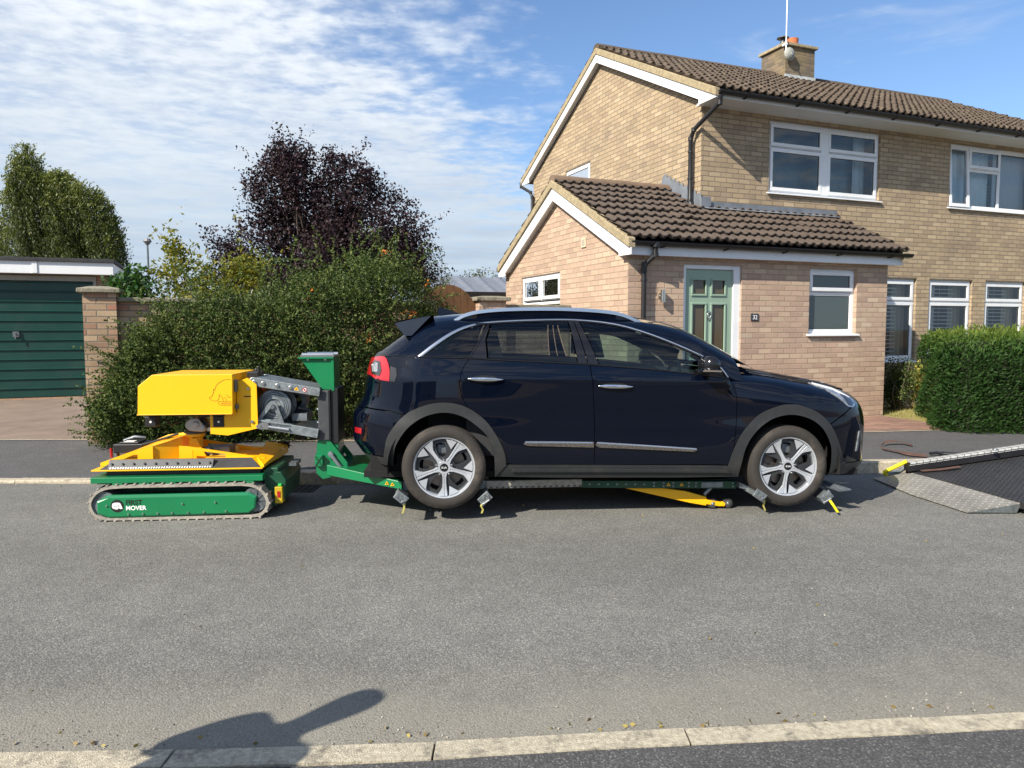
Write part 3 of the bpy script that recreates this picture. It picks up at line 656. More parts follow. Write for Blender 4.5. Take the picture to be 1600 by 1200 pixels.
k = MB(); k.box(-.078, 4.72, -.12, -.10, 2.435, 2.60); k.build('fascia', M_white, house, bevel=.003)
k = MB(); k.box(-.078, 4.70, -.10, 0, 2.44, 2.452); k.build('soffit', M_soffit, house)
gutter('gutter', -.08, 4.83, -.175, 2.60)
k = MB(); k.box(-.08, 1.98, 4.33, 4.35, 2.44, 2.60); k.build('fascia', M_white, house)
k = MB(); k.box(-.12, 1.98, 4.36, 4.47, 2.53, 2.61); k.build('gutter', M_black, house)
# downpipes
def pipe(name, pts, r=.034, clips=()):
    mb = MB(); mb.tube(pts, r, 12)
    for p in pts[1:-1]: mb.lathe([(r*1.18, -.03), (r*1.18, .03)], 12, p, 'z')
    for (x, y, z) in clips: mb.lathe([(r*1.25, -.012), (r*1.25, .012)], 12, (x, y, z), 'z')
    return mb.build(name, M_black, house, auto=True)
pipe('downpipe', [(1.95, .70, 4.90), (1.95, .73, 4.78), (1.90, 1.28, 4.52), (1.90, 1.36, 4.40), (1.90, 1.36, 3.45), (1.90, 1.30, 3.36)], clips=[(1.90, 1.36, 4.2), (1.90, 1.36, 3.8)])
pipe('downpipe', [(.30, -.175, 2.56), (.30, -.17, 2.44), (.205, -.07, 2.32), (.20, -.06, 2.25), (.20, -.06, .20)], clips=[(.20, -.06, 2.12), (.20, -.06, 1.2)])
pipe('downpipe', [(1.86, 8.03, 4.92), (1.86, 8.0, 4.82), (1.90, 7.55, 4.62), (1.92, 7.50, 4.5), (1.92, 7.50, 3.0)])
k = MB(); k.lathe([(.005, -.015), (.06, -.015), (.06, .05), (.05, .05)], 14, (.30, -.175, 2.55), 'z'); k.build('gutter_outlet', M_black, house, auto=True)
# lead flashing
k = MB(); k.add([(2.0, 1.19, 3.36), (4.72, 1.19, 3.36), (4.72, 1.19, 3.44), (2.0, 1.19, 3.44), (2.0, 1.08, 3.315), (4.72, 1.08, 3.315)], [(0, 1, 2, 3), (4, 5, 1, 0)])
rs = np.random.RandomState(9); t = 1.18
pts = [(1.17, 3.36)]
while t < 2.2:
    z = 2.675+slp*(t+.2); pts += [(t, z+.22), (t+.11, z+.20)]; t += .115
pts2 = pts+[(2.30, 3.80), (2.2, 3.70)]
V, F = cdt([(1.15, 3.28), (2.28, 3.83)]+[(a, b) for a, b in pts[::-1]][:-1]+[(1.15, 3.46)])
k.add([(1.968, a, z) for a, z in V], [tuple(f) for f in F])
k.add([(1.966, 1.15, 3.30), (1.82, 1.15, 3.335), (1.82, 2.2, 3.85), (1.966, 2.2, 3.82)], [(0, 1, 2, 3)])
k.add([(1.972, 1.15, 3.28), (1.972, 1.15, 3.50), (2.14, 1.15, 3.50), (2.14, 1.15, 3.28)], [(0, 1, 2, 3)])
k.build('lead_flashing', M_lead, house)
# chimney
ch = MB(); M_chb = brickmat('chimney_brick', [(.17, .13, .09), (.14, .11, .08), (.20, .15, .10), (.12, .10, .075)], (.15, .13, .10), dirt=(.30, .22, .08), dirtamt=.5)
cs0, cs1, ct0, ct1 = 6.06, 6.83, 4.0, 4.72
vs = []; uv = []; fs = []
for (a, b, lo) in (((cs0, ct0), (cs1, ct0), 0), ((cs1, ct0), (cs1, ct1), 1), ((cs1, ct1), (cs0, ct1), 2), ((cs0, ct1), (cs0, ct0), 3)):
    n = len(vs); L = math.hypot(a[0]-b[0], a[1]-b[1]); vs += [(a[0], a[1], 6.4), (b[0], b[1], 6.4), (b[0], b[1], 7.27), (a[0], a[1], 7.27)]; uv += [(lo*.8, 6.4), (lo*.8+L, 6.4), (lo*.8+L, 7.27), (lo*.8, 7.27)]; fs.append((n, n+1, n+2, n+3))
chim = meshobj('chimney', vs, fs, M_chb, roof, uv=uv)
k = MB(); k.box(cs0-.05, cs1+.05, ct0-.05, ct1+.05, 7.27, 7.33); k.build('chimney_cap', M_mortar, roof, bevel=.01)
k = MB(); k.box(cs0-.012, cs1+.02, ct0-.02, ct0, 6.58, 6.70); k.add([(cs0-.03, ct0-.14, 6.585), (cs1+.10, ct0-.14, 6.585), (cs1+.10, ct0-.01, 6.64), (cs0-.03, ct0-.01, 6.64)], [(0, 1, 2, 3)]); k.build('chimney_flashing', pmat('pale_lead', (.42, .44, .44), .7, var=.2), roof)
k = MB(); k.lathe([(.13, 7.33), (.115, 7.46), (.125, 7.56), (.09, 7.56), (.09, 7.35)], 18, (6.52, 4.32, 0), 'z'); k.build('chimney_pot', pmat('terracotta', (.50, .15, .06), .8, var=.15), roof, auto=True)
k = MB(); k.lathe([(.06, 7.33), (.05, 7.42), (.045, 7.47)], 12, (6.16, 4.2, 0), 'z'); k.lathe([(.001, 7.545), (.12, 7.50), (.125, 7.485), (.001, 7.48)], 16, (6.16, 4.2, 0), 'z'); k.tube([(6.16, 4.2, 7.4), (6.16, 4.2, 7.5)], .012)
k.build('chimney_cowl', pmat('cowl_metal', (.10, .11, .12), .5, metal=.6), roof, auto=True)
ae = MB(); ae.tube([(6.00, 3.92, 7.02), (6.00, 3.92, 9.6)], .014, 8); ae.box(5.98, 6.02, 3.90, 4.02, 7.24, 7.28)
for z in (7.6, 7.85, 8.1, 8.35): ae.lathe([(.018, -.01), (.018, .01)], 8, (6.0, 3.92, z), 'z')
ae.build('aerial_mast', pmat('painted_pole', (.72, .74, .76), .4), house, auto=True)
k = MB(); k.lathe([(.001, -.01), (.06, -.005), (.115, .02), (.135, .05), (.128, .05), (.06, .01)], 20, (6.10, 3.88, 7.08), 'y'); k.tube([(6.1, 3.88, 7.08), (6.05, 3.80, 7.02)], .01)
k.build('small_dish', pmat('weathered_dish', (.30, .31, .28), .6), house, auto=True)
# ================================================================ garage, boundary wall, gate, shed
gar = house_root('garage', label='flat roofed garage with dark green up-and-over door and white fascia', cat='garage')
GT = 7.24
wall('wall', M_brick3, gar, 't', GT-.02, [(-14, .1), (-6.9, .1), (-6.9, 2.52), (-14, 2.52)], [rect(-9.40, -7.02, .26, 2.37)], rev=.12)
wall('side_wall', M_brick3, gar, 's', -6.9, [(GT-.02, .1), (13, .1), (13, 2.52), (GT-.02, 2.52)])
k = MB(); k.box(-14.2, -6.66, 6.98, 7.01, 2.485, 2.70); k.box(-6.69, -6.66, 7.01, 13, 2.485, 2.70); k.box(-7.93, -7.85, 6.965, 6.98, 2.49, 2.70)
k.build('fascia', M_white, gar, bevel=.003)
k = MB(); k.box(-14.2, -6.69, 7.01, 7.24, 2.49, 2.50); k.build('soffit', M_soffit, gar)
k = MB(); k.box(-14.25, -6.63, 6.94, 13, 2.70, 2.765); k.build('roof', pmat('roofing_felt', (.035, .036, .04), .8, var=.3), gar, bevel=.006)
k = MB(); k.box(-9.45, -6.97, GT-.05, GT+.06, 2.37, 2.46); k.box(-7.02, -6.97, GT-.05, GT+.06, .25, 2.37); k.box(-9.45, -9.40, GT-.05, GT+.06, .25, 2.37)
k.build('door_surround', pmat('grey_timber', (.30, .30, .27), .7), gar)
M_gdoor = pmat('green_door_paint', (.005, .046, .036), .38, var=.12, nscale=2, dirt=((.05, .06, .05), 3, .25))
k = MB(); z = .275; nr = 12; hh = (2.365-.275)/nr
prof = []
for i in range(nr): zz = .275+i*hh; prof += [(.0, zz), (.0, zz+hh-.035), (-.022, zz+hh-.022), (-.022, zz+hh-.010), (.0, zz+hh)]
vs = [(-9.40, GT+p, q) for p, q in prof]+[(-7.02, GT+p, q) for p, q in prof]; n = len(prof)
k.add(vs, [(i, i+1, n+i+1, n+i) for i in range(n-1)])
gd = k.build('garage_door', M_gdoor, gar)
k = MB(); k.box(-8.32, -8.22, GT-.03, GT, 1.36, 1.46); k.tube([(-8.27, GT-.03, 1.41), (-8.27, GT-.07, 1.41), (-8.27, GT-.07, 1.33)], .012); k.build('handle', M_dgalv, gd)

def brickbox(name, s0, s1, t0, t1, z0, z1, m, parent):
    vs = []; uv = []; fs = []
    for (a, b, lo) in (((s0, t0), (s1, t0), s0), ((s1, t0), (s1, t1), t0), ((s1, t1), (s0, t1), s0), ((s0, t1), (s0, t0), t0+.1)):
        n = len(vs); L = math.hypot(a[0]-b[0], a[1]-b[1]); vs += [(a[0], a[1], z0), (b[0], b[1], z0), (b[0], b[1], z1), (a[0], a[1], z1)]; uv += [(lo, z0), (lo+L, z0), (lo+L, z1), (lo, z1)]; fs.append((n, n+1, n+2, n+3))
    return meshobj(name, vs, fs, m, parent, uv=uv)
bw = house_root('garden_wall', label='brick boundary wall with mossy coping and square gate piers', cat='wall')
brickbox('pier', -6.447, -6.09, 1.70, 2.05, .05, 1.935, M_brick3, bw)
def cap(s0, s1, t0, t1, z0, z1, rise, name='pier_cap'):
    k = MB(); a = .04
    k.add([(s0, t0, z0), (s1, t0, z0), (s1, t1, z0), (s0, t1, z0), (s0, t0, z1), (s1, t0, z1), (s1, t1, z1), (s0, t1, z1), (s0+.13, t0+.13, z1+rise), (s1-.13, t0+.13, z1+rise), (s1-.13, t1-.13, z1+rise), (s0+.13, t1-.13, z1+rise)],
          [(3, 2, 1, 0), (0, 1, 5, 4), (1, 2, 6, 5), (2, 3, 7, 6), (3, 0, 4, 7), (4, 5, 9, 8), (5, 6, 10, 9), (6, 7, 11, 10), (7, 4, 8, 11), (8, 9, 10, 11)])
    k.build(name, M_copemoss, bw, bevel=.008)
cap(-6.50, -6.04, 1.64, 2.10, 1.935, 1.985, .03)
brickbox('wall', -6.09, -2.10, 1.80, 2.02, .05, 1.83, M_brick3, bw)
k = MB(); k.box(-6.09, -2.1, 1.75, 2.07, 1.83, 1.885); k.build('coping', M_copemoss, bw, bevel=.012)
brickbox('pier', -1.48, -1.07, 1.60, 2.0, .05, 1.89, M_brick2, bw)
cap(-1.53, -1.01, 1.55, 2.05, 1.89, 1.945, .02)
brickbox('wall', -1.07, -.02, 1.68, 1.90, .05, 1.80, M_brick2, bw)
brickbox('pier', -2.15, -2.06, 1.75, 1.95, .05, 1.9, M_brick3, bw)
k = MB(); k.box(-1.07, -.005, 1.63, 1.95, 1.80, 1.845); k.build('coping', M_copemoss, bw, bevel=.01)
# low wall in front of the gable, as far as the drive
k = MB()
# gate with an arched top, vertical boards
M_wood = pmat('stained_timber', (.12, .055, .020), .7, var=.35, nscale=4, bump=.3, bscale=50, dirt=((.06, .03, .015), 9, .5))
gt = house_root('timber_gate', label='brown stained timber gate with an arched top beside the brick pier', cat='gate')
k = MB(); a = -2.42
while a < -1.50:
    b = a+.098; mid_ = (a+b)/2; f = lambda x: 2.12-.42*max(0, (abs(x+1.90)/.52))**2.2
    k.add([(a, 1.76, .16), (b, 1.76, .16), (b, 1.78, .16), (a, 1.78, .16), (a, 1.76, f(a)), (b, 1.76, f(b)), (b, 1.78, f(b)), (a, 1.78, f(a))], [(0, 1, 2, 3), (4, 5, 6, 7), (0, 1, 5, 4), (1, 2, 6, 5), (2, 3, 7, 6), (3, 0, 4, 7)]); a += .102
k.build('boards', M_wood, gt)
k = MB(); k.box(-2.42, -1.5, 1.78, 1.82, .5, .6); k.box(-2.42, -1.5, 1.78, 1.82, 1.5, 1.6); k.build('rail', M_wood, gt)
# shed with a grey ribbed roof, beyond the gate
sh = empty('garden_outbuilding', (0, 17, 0), (0, 0, TH), label='low outbuilding with grey ribbed roof behind the gate', cat='outbuilding')
k = MB(); k.box(-1.6, 3.2, .3, 3.0, 0, 2.12); k.build('wall', pmat('pale_render', (.42, .36, .28), .9, var=.15), sh)
k = MB()
n = 40
vs = []
for i in range(n+1):
    s = -1.9+5.0*i/n; h = .025*(i % 4 == 0)
    vs += [(s, .0, 2.28+h), (s, 1.25, 2.72+h)]
k.add(vs, [(2*i, 2*i+2, 2*i+3, 2*i+1) for i in range(n)])
k.build('roof', pmat('grey_sheet', (.20, .22, .26), .5, metal=.2, var=.1), sh)
k = MB(); k.box(-1.95, 3.1, -.05, .0, 2.20, 2.31); k.build('gutter', M_black, sh)
k = MB(); k.box(.75, 3.3, -.32, -.06, 1.98, 2.42); k.add([(.75, -.32, 2.15), (3.3, -.32, 2.15), (3.3, .25, 2.50), (.75, .25, 2.50)], [(0, 1, 2, 3)]); k.build('tiled_gable', M_chb, sh)
k = MB(); k.box(.7, 3.3, -.5, -.33, 2.10, 2.16); k.build('coping', M_copemoss, sh)
# far white gable glimpsed between the shrubs
fh = empty('distant_house', (-8.7, 26, 0), (0, 0, .3), label='distant house with white gable glimpsed over the garden wall', cat='house')
k = MB(); k.box(-2.4, 2.6, 0, 5, 0, 2.2); k.build('wall', pmat('cream_render', (.5, .45, .36), .9), fh)
k = MB(); k.prism([(-2.7, 2.1), (0.1, 3.4), (2.9, 2.1), (2.9, 2.25), (.1, 3.55), (-2.7, 2.25)], -.2, 5.2); k.build('roof', M_tile, fh)
k = MB(); k.prism([(-2.4, 2.2), (0.1, 3.35), (2.6, 2.2)], -.05, 0); k.build('gable', M_white, fh)
# street lamp far away
sl = empty('street_lamp', (-19.4, 40, 0), label='far street lamp on a thin grey column behind the shrubs', cat='street lamp')
k = MB(); k.tube([(0, 0, 0), (0, 0, 6.0)], [.09, .05], 8); k.build('column', M_dgalv, sl)
k = MB(); k.lathe([(.05, 5.95), (.10, 6.0), (.22, 6.15), (.16, 6.28), (.01, 6.32)], 10, (0, 0, 0), 'z'); k.build('lantern', pmat('lantern_grey', (.15, .16, .18), .5), sl)
# houses across the street, behind the camera: they show in the paint, the glass and the windows
for i, x in enumerate((-19, -6.5, 6, 18.5)):
    oh = empty('terraced_house', (x*1.3, -28, 0), label=('leftmost of the four brick houses across the street behind the camera', 'second brick house from the left across the street behind the camera', 'third brick house from the left across the street behind the camera', 'rightmost of the four brick houses across the street behind the camera')[i], cat='house', group='houses across the street')
    k = MB(); k.box(-5, 5, -7, 0, 0, 4.9); k.build('wall', M_opp if 'M_opp' in globals() else pmat('opposite_brick', (.34, .25, .17), .9, var=.2), oh)
    k = MB(); k.prism([(-7.4, 4.8), (-3.5, 6.8), (.4, 4.8)], -5.1, 5.1, 'x'); k.build('roof', M_tile, oh)
    k = MB()
    for a in (-3.6, -.9, 2.0):
        for z in (1.0, 3.4): k.box(a, a+1.6, 0, .03, z, z+1.2)
    k.build('window', pmat('reflecting_window', (.05, .06, .07), .1), oh)
# ================================================================ the dark blue car
YAW = 0.08124; CO = Vector((0.7669, 6.6321, 0))
CARP = -0.0137     # nose slightly lower than tail
car = empty('parked_car', (CO.x, CO.y, .084), (0, -CARP, YAW), label='dark navy blue compact SUV raised on the green wheel lift', cat='car')
# car axes: x forward, -y towards the viewer; helper fns use l = lateral distance (positive), mirrored for the far side
M_paint, t, b = newmat('navy_paint')
b.inputs['Base Color'].default_value = (.0012, .0028, .0085, 1); b.inputs['Metallic'].default_value = .0; b.inputs['Roughness'].default_value = .5
b.inputs['Specular IOR Level'].default_value = .0; b.inputs['Coat Weight'].default_value = 1.0; b.inputs['Coat Roughness'].default_value = .012; b.inputs['Coat IOR'].default_value = 1.45
tc = t.add('ShaderNodeTexCoord'); bn = t.add('ShaderNodeBump'); bn.inputs['Strength'].default_value = .05; bn.inputs['Distance'].default_value = .004
t.link(t.noise(tc.outputs['Object'], 9, 2), bn.inputs['Height']); t.link(bn.outputs[0], b.inputs['Coat Normal'])
M_clad = pmat('grey_cladding', (.022, .024, .026), .5, var=.12, nscale=30, spec=.45, dirt=((.06, .055, .05), 5, .4))
M_chrome = pmat('chrome', (.75, .76, .78), .08, metal=1.0, var=.02)
M_satin = pmat('satin_silver', (.62, .64, .67), .28, metal=1.0, var=.03)
M_sideglass = glassmat('side_glass', (.42, .55, .53), 1.52)
M_privacy = glassmat('privacy_glass', (.34, .40, .41), 1.52)
M_gloss = pmat('gloss_black', (.008, .008, .010), .12, var=.1)
M_matt = pmat('matt_black', (.006, .006, .007), .9, var=.1)
M_trimstrip = pmat('mottled_strip', (.22, .20, .18), .3, metal=.8, var=.6, nscale=70)

Wz = lambda z: smooth_interp(z, [.15, .22, .30, .40, .52, .62, .74, .88, .99, 1.07, 1.165, 1.3], [.80, .832, .862, .880, .889, .893, .884, .889, .890, .872, .840, .80])
def ztop(x):  # bonnet centre line (rises out of the way under the cabin)
    a = smooth_interp(x, [.9, 1.27, 1.52, 1.72, 1.9, 2.03, 2.13, 2.21, 2.27], [1.130, 1.080, 1.037, 1.003, .965, .925, .87, .79, .66])
    k = np.clip((.90-np.asarray(x, float))/.28, 0, 1); return a+k*k*(3-2*k)*1.2
xf = lambda z: smooth_interp(z, [.15, .24, .31, .45, .60, .75, .9], [2.10, 2.20, 2.265, 2.26, 2.262, 2.265, 2.27])
xr = lambda z: -smooth_interp(z, [.15, .30, .42, .50, .66, .72, .78, .88, 1.0, 1.17, 1.3], [1.95, 2.00, 2.10, 2.145, 2.145, 2.13, 2.085, 2.045, 2.03, 1.985, 1.90])
def Ylow(x, z):
    x = np.asarray(x, float); z = np.asarray(z, float)
    y = Wz(z)
    q = np.clip((x-1.25)/(xf(z)-1.25), 0, 1); y = y*(1-q**3.0)**(1/3.0)
    q = np.clip((x+1.2)/(xr(z)+1.2), 0, 1); y = y*(1-q**3.2)**(1/3.2)
    zt_ = ztop(x); z1 = zt_-.32; q = np.clip((z-z1)/(zt_-z1), 0, 1); y = y*(1-q**3.6)**(1/3.6)
    # door side scallop and shoulder crease
    sc = np.exp(-((z-.60)/.10)**2)*np.clip((x+1.1)/.4, 0, 1)*np.clip((1.05-x)/.4, 0, 1)*.010
    sh = .006*np.exp(-((z-(1.035-.045*(x+1.2)/2.2))/.018)**2)*np.clip((1.5-np.abs(x))/.3, 0, 1)
    fl = .016*(np.exp(-(((x+1.37)/.62)**4+((z-.60)/.34)**4))+np.exp(-(((x-1.37)/.62)**4+((z-.58)/.34)**4)))
    return y-sc+sh+fl
Wg = lambda z: smooth_interp(z, [.9, 1.05, 1.165, 1.25, 1.35, 1.45, 1.56], [.848, .845, .832, .803, .762, .716, .665])
zr = lambda x: smooth_interp(x, [-2.1, -1.75, -1.5, -1.3, -1.02, -.5, -.03, .28, .5, .777, 1.055, 1.25, 1.4], [1.42, 1.468, 1.50, 1.517, 1.535, 1.548, 1.543, 1.507, 1.462, 1.335, 1.178, 1.07, .98])
xg = lambda z: -smooth_interp(z, [.95, 1.10, 1.165, 1.27, 1.364, 1.45, 1.5, 1.55], [2.03, 2.01, 1.985, 1.86, 1.74, 1.645, 1.61, 1.59])
def Yup(x, z):
    x = np.asarray(x, float); z = np.asarray(z, float); y = Wg(z)
    q = np.clip((x+1.1)/(xg(z)+1.1), 0, 1); y = y*(1-q**3.4)**(1/3.4)
    zt_ = zr(x); z1 = np.minimum(1.0, zt_-.40); q = np.clip((z-z1)/(zt_-z1), 0, 1); return y*(1-q**4.6)**(1/4.6)
def solve_z(F, x, y, lo, hi):
    lo = np.array(lo, float)+0*x; hi = np.array(hi, float)+0*x
    for _ in range(40):
        m_ = (lo+hi)/2; big = F(x, m_) > y; lo = np.where(big, m_, lo); hi = np.where(big, hi, m_)
    return (lo+hi)/2
def solve_x(F, y, z, lo, hi, s):
    """s=+1: width shrinks towards the front; s=-1: towards the rear"""
    lo = np.array(lo, float)+0*y; hi = np.array(hi, float)+0*y
    for _ in range(40):
        m_ = (lo+hi)/2; big = F(m_, z) > y
        if s > 0: lo = np.where(big, m_, lo); hi = np.where(big, hi, m_)
        else: hi = np.where(big, m_, hi); lo = np.where(big, lo, m_)
    return (lo+hi)/2
def grad_n(F, x, z, e=.004):
    dx = (F(x+e, z)-F(x-e, z))/(2*e); dz = (F(x, z+e)-F(x, z-e))/(2*e)
    n = np.stack([-dx, np.ones_like(dx), -dz], 1); return n/np.linalg.norm(n, axis=1)[:, None]
def dist_edges(poly, pts):
    poly = np.asarray(poly); d = np.full(len(pts), 9.)
    for i in range(len(poly)):
        a, b = poly[i], poly[(i+1) % len(poly)]; ab = b-a; L = (ab@ab)+1e-12
        t = np.clip(((pts-a)@ab)/L, 0, 1); d = np.minimum(d, np.linalg.norm(pts-(a+t[:, None]*ab), axis=1))
    return d
def densify(poly, step=.03, closed=True):
    out = []; n = len(poly)
    for i in range(n if closed else n-1):
        a = np.array(poly[i], float); b = np.array(poly[(i+1) % n], float); L = np.linalg.norm(b-a); k = max(1, int(math.ceil(L/step)))
        for j in range(k): out.append(tuple(a+(b-a)*j/k))
    if not closed: out.append(tuple(poly[-1]))
    return out
def catmull(pts, n=6):
    P = [np.array(p, float) for p in pts]; P = [2*P[0]-P[1]]+P+[2*P[-1]-P[-2]]; out = []
    for i in range(1, len(P)-2):
        for j in range(n):
            t = j/n; out.append(tuple(.5*((2*P[i])+(-P[i-1]+P[i+1])*t+(2*P[i-1]-5*P[i]+4*P[i+1]-P[i+2])*t*t+(-P[i-1]+3*P[i]-3*P[i+1]+P[i+2])*t**3)))
    out.append(tuple(P[-2])); return out
def shrink(poly, g):
    """move a polygon's vertices inwards by g"""
    P = np.array(poly, float); n = len(P); A = .5*np.sum(P[:, 0]*np.roll(P[:, 1], -1)-np.roll(P[:, 0], -1)*P[:, 1]); s = 1 if A > 0 else -1; out = []
    for i in range(n):
        e1 = P[i]-P[i-1]; e2 = P[(i+1) % n]-P[i]; n1 = s*np.array([-e1[1], e1[0]])/(np.linalg.norm(e1)+1e-9); n2 = s*np.array([-e2[1], e2[0]])/(np.linalg.norm(e2)+1e-9)
        m_ = n1+n2; m_ = m_/(np.linalg.norm(m_)+1e-9); c = max(.5, m_@n1); out.append(tuple(P[i]+m_*g/c))
    return out
def panel(name, poly, F, m, parent, off=0., step=.035, gap=.0025, thick=.0, sides=(1, -1), flangein=.0, **kw):
    if gap: poly = shrink(poly, gap)
    poly = densify(poly, step*.8); P = np.array(poly)
    x0, z0 = P.min(0); x1, z1 = P.max(0); gx = np.arange(x0+step/2, x1, step); gz = np.arange(z0+step/2, z1, step*.7)
    G = np.array([(a, c) for a in gx for c in gz]) if len(gx) and len(gz) else np.zeros((0, 2))
    if len(G): G = G[pin(poly, G)]
    if len(G): G = G[dist_edges(poly, G) > step*.35]
    V, Fc = cdt(poly, (), G); x, z = V[:, 0], V[:, 1]; N = grad_n(F, x, z); y = F(x, z)+off
    Pt = np.stack([x, y, z], 1)
    if off: Pt = np.stack([x, F(x, z), z], 1)+N*off
    out = []
    for sg in sides:
        v = Pt*np.array([1, -sg, 1]); n_ = N*np.array([1, -sg, 1]); f = Fc if sg > 0 else Fc[:, ::-1]
        # orient outwards
        if len(f):
            a, b_, c_ = v[f[:, 0]], v[f[:, 1]], v[f[:, 2]]; fn = np.cross(b_-a, c_-a); flip = (fn*n_[f[:, 0]]).sum(1) < 0; f = np.where(flip[:, None], f[:, ::-1], f)
        vv = v; nn = n_; ff = f
        if thick or True:   # return flange round the edge gives the panel thickness
            nb = len(poly); tk = thick or .012; inner = v[:nb]-n_[:nb]*tk; k = len(v); vv = np.vstack([v, v[:nb], inner]); nn = None
            q = np.array([(k+i, k+(i+1) % nb, k+nb+(i+1) % nb, k+nb+i) for i in range(nb)])
            q3 = np.vstack([q[:, [0, 1, 2]], q[:, [0, 2, 3]]]); ff = np.vstack([f, q3])
            d_ = np.roll(v[:nb], -1, 0)-v[:nb]; en = np.cross(d_, n_[:nb]); en /= (np.linalg.norm(en, axis=1)[:, None]+1e-9); cen = v.mean(0); 
            en = np.where(((en*(v[:nb]-cen)).sum(1) < 0)[:, None], -en, en); nn = np.vstack([n_, en, en])
        o = meshobj(name, vv, np.array(ff), m, parent, smooth=True, normals=nn, **(kw if sg == sides[0] else {})); out.append(o)
    return out
def gridpatch(name, P, m, parent, N=None, mirror=False, **kw):
    """P: array (a,b,3)"""
    a, b_, _ = P.shape; v = P.reshape(-1, 3); f = np.array([(i*b_+j, i*b_+j+1, (i+1)*b_+j+1, (i+1)*b_+j) for i in range(a-1) for j in range(b_-1)])
    return meshobj(name, v, f, m, parent, smooth=True, **kw)

# ---- reference curves (side view, metres)
ARO = catmull([(-1.836, .375), (-1.822, .47), (-1.790, .585), (-1.671, .731), (-1.526, .808), (-1.375, .834), (-1.225, .808), (-1.085, .722), (-.982, .598), (-.912, .455), (-.894, .352)], 4)
ARI = catmull([(-1.757, .33), (-1.752, .412), (-1.735, .50), (-1.649, .633), (-1.517, .726), (-1.371, .758), (-1.235, .728), (-1.114, .648), (-1.031, .56), (-.990, .435), (-.978, .255)], 4)
AFO = catmull([(.872, .332), (.905, .46), (.985, .623), (1.113, .752), (1.273, .818), (1.36, .827), (1.441, .819), (1.606, .750), (1.726, .622), (1.811, .457), (1.838, .335)], 4)
AFI = catmull([(.962, .245), (.973, .346), (1.004, .495), (1.084, .622), (1.213, .714), (1.359, .747), (1.507, .717), (1.625, .637), (1.703, .51), (1.722, .40), (1.727, .265)], 4)
belt = lambda x: smooth_interp(x, [-2.2, -1.6, -1.18, -1.035, -.337, .196, .552, .681, .86, .95], [1.17, 1.170, 1.165, 1.157, 1.128, 1.094, 1.060, 1.047, 1.022, 1.005])
DLO = catmull([(-1.600, 1.170), (-1.478, 1.268), (-1.328, 1.369), (-1.193, 1.425), (-1.028, 1.457), (-.675, 1.480), (-.32, 1.486), (-.022, 1.457), (.222, 1.392), (.468, 1.297), (.68, 1.200), (.80, 1.125), (.868, 1.040)], 5)
def blt(x0, x1, n=8): return [(float(x), float(belt(x))) for x in np.linspace(x0, x1, n)]
RD_rear = [(-1.183, 1.165), (-1.222, 1.11), (-1.245, 1.06), (-1.258, .973), (-1.239, .875), (-1.195, .80)]
RD_front = [(-.245, 1.121), (-.228, .98), (-.214, .80), (-.205, .556), (-.203, .340)]
FD_front = [(.868, 1.018), (.905, .955), (.922, .86), (.922, .72), (.912, .50), (.885, .335)]
side_front = lambda z: 1.25+.872*(xf(z)-1.25); side_rear = lambda z: -1.2+.90*(xr(z)+1.2)

# hidden dark inner shell behind the shut lines
def below(poly_pts, lo): return [p for p in poly_pts]
panel('inner_shell', [(-1.80, 1.16), (-1.84, .50)]+[(x, z+.004) for x, z in ARO[3:-3]]+[(-.93, .40), (-.9, .30), (.9, .30), (.90, .42)]+[(x, z+.004) for x, z in AFO[3:-3]]+[(1.86, .50), (1.86, .80), (1.5, .93), (1.0, 1.0), (.9, 1.0)]+blt(.85, -1.79, 20), lambda x, z: Ylow(x, z)-.016, M_matt, car, gap=0)
# ---- body sides
aro_top = [p for p in ARO if p[0] < -1.16 and p[1] > .725]
rw = [(-1.183, 1.165)]+[(x, float(belt(x))) for x in np.linspace(-1.3, float(side_rear(1.17)), 8)]+[(float(side_rear(z)), float(z)) for z in np.linspace(1.12, .77, 8)]+[(-1.80, .762)]+aro_top+[(-1.195, .800)]+RD_rear[::-1][1:-1]
quarter = panel('rear_wing', rw, Ylow, M_paint, car)
rb = [(-1.80, .757), (float(side_rear(.765)), .765)]+[(float(side_rear(z)), float(z)) for z in np.linspace(.72, .40, 8)]+[(-1.84, .40)]+[p for p in ARO if p[0] < -1.66 and p[1] < .735 and p[1] > .40]+[(-1.68, .728)]
panel('rear_bumper', rb, Ylow, M_paint, car)
rl = [(float(side_rear(.40)), .396), (float(side_rear(.32)), .325), (-1.765, .320), (-1.76, .40), (-1.83, .396)]
panel('rear_valance', rl, Ylow, M_clad, car)
rd = blt(-.2475, -1.18, 14)[:-1]+RD_rear+[p for p in ARO if p[0] > -1.19 and p[1] > .372]+[(-.895, .362)]+[(x, .349) for x in np.linspace(-.8, -.25, 5)]+[(-.203, .346)]+RD_front[::-1][1:-1]
rdoor = panel('rear_door', rd, Ylow, M_paint, car)
fd = blt(.868, -.245, 14)[:-1]+RD_front+[(x, .345) for x in np.linspace(-.1, .8, 6)]+FD_front[::-1][:-1]
fdoor = panel('front_door', fd, Ylow, M_paint, car)
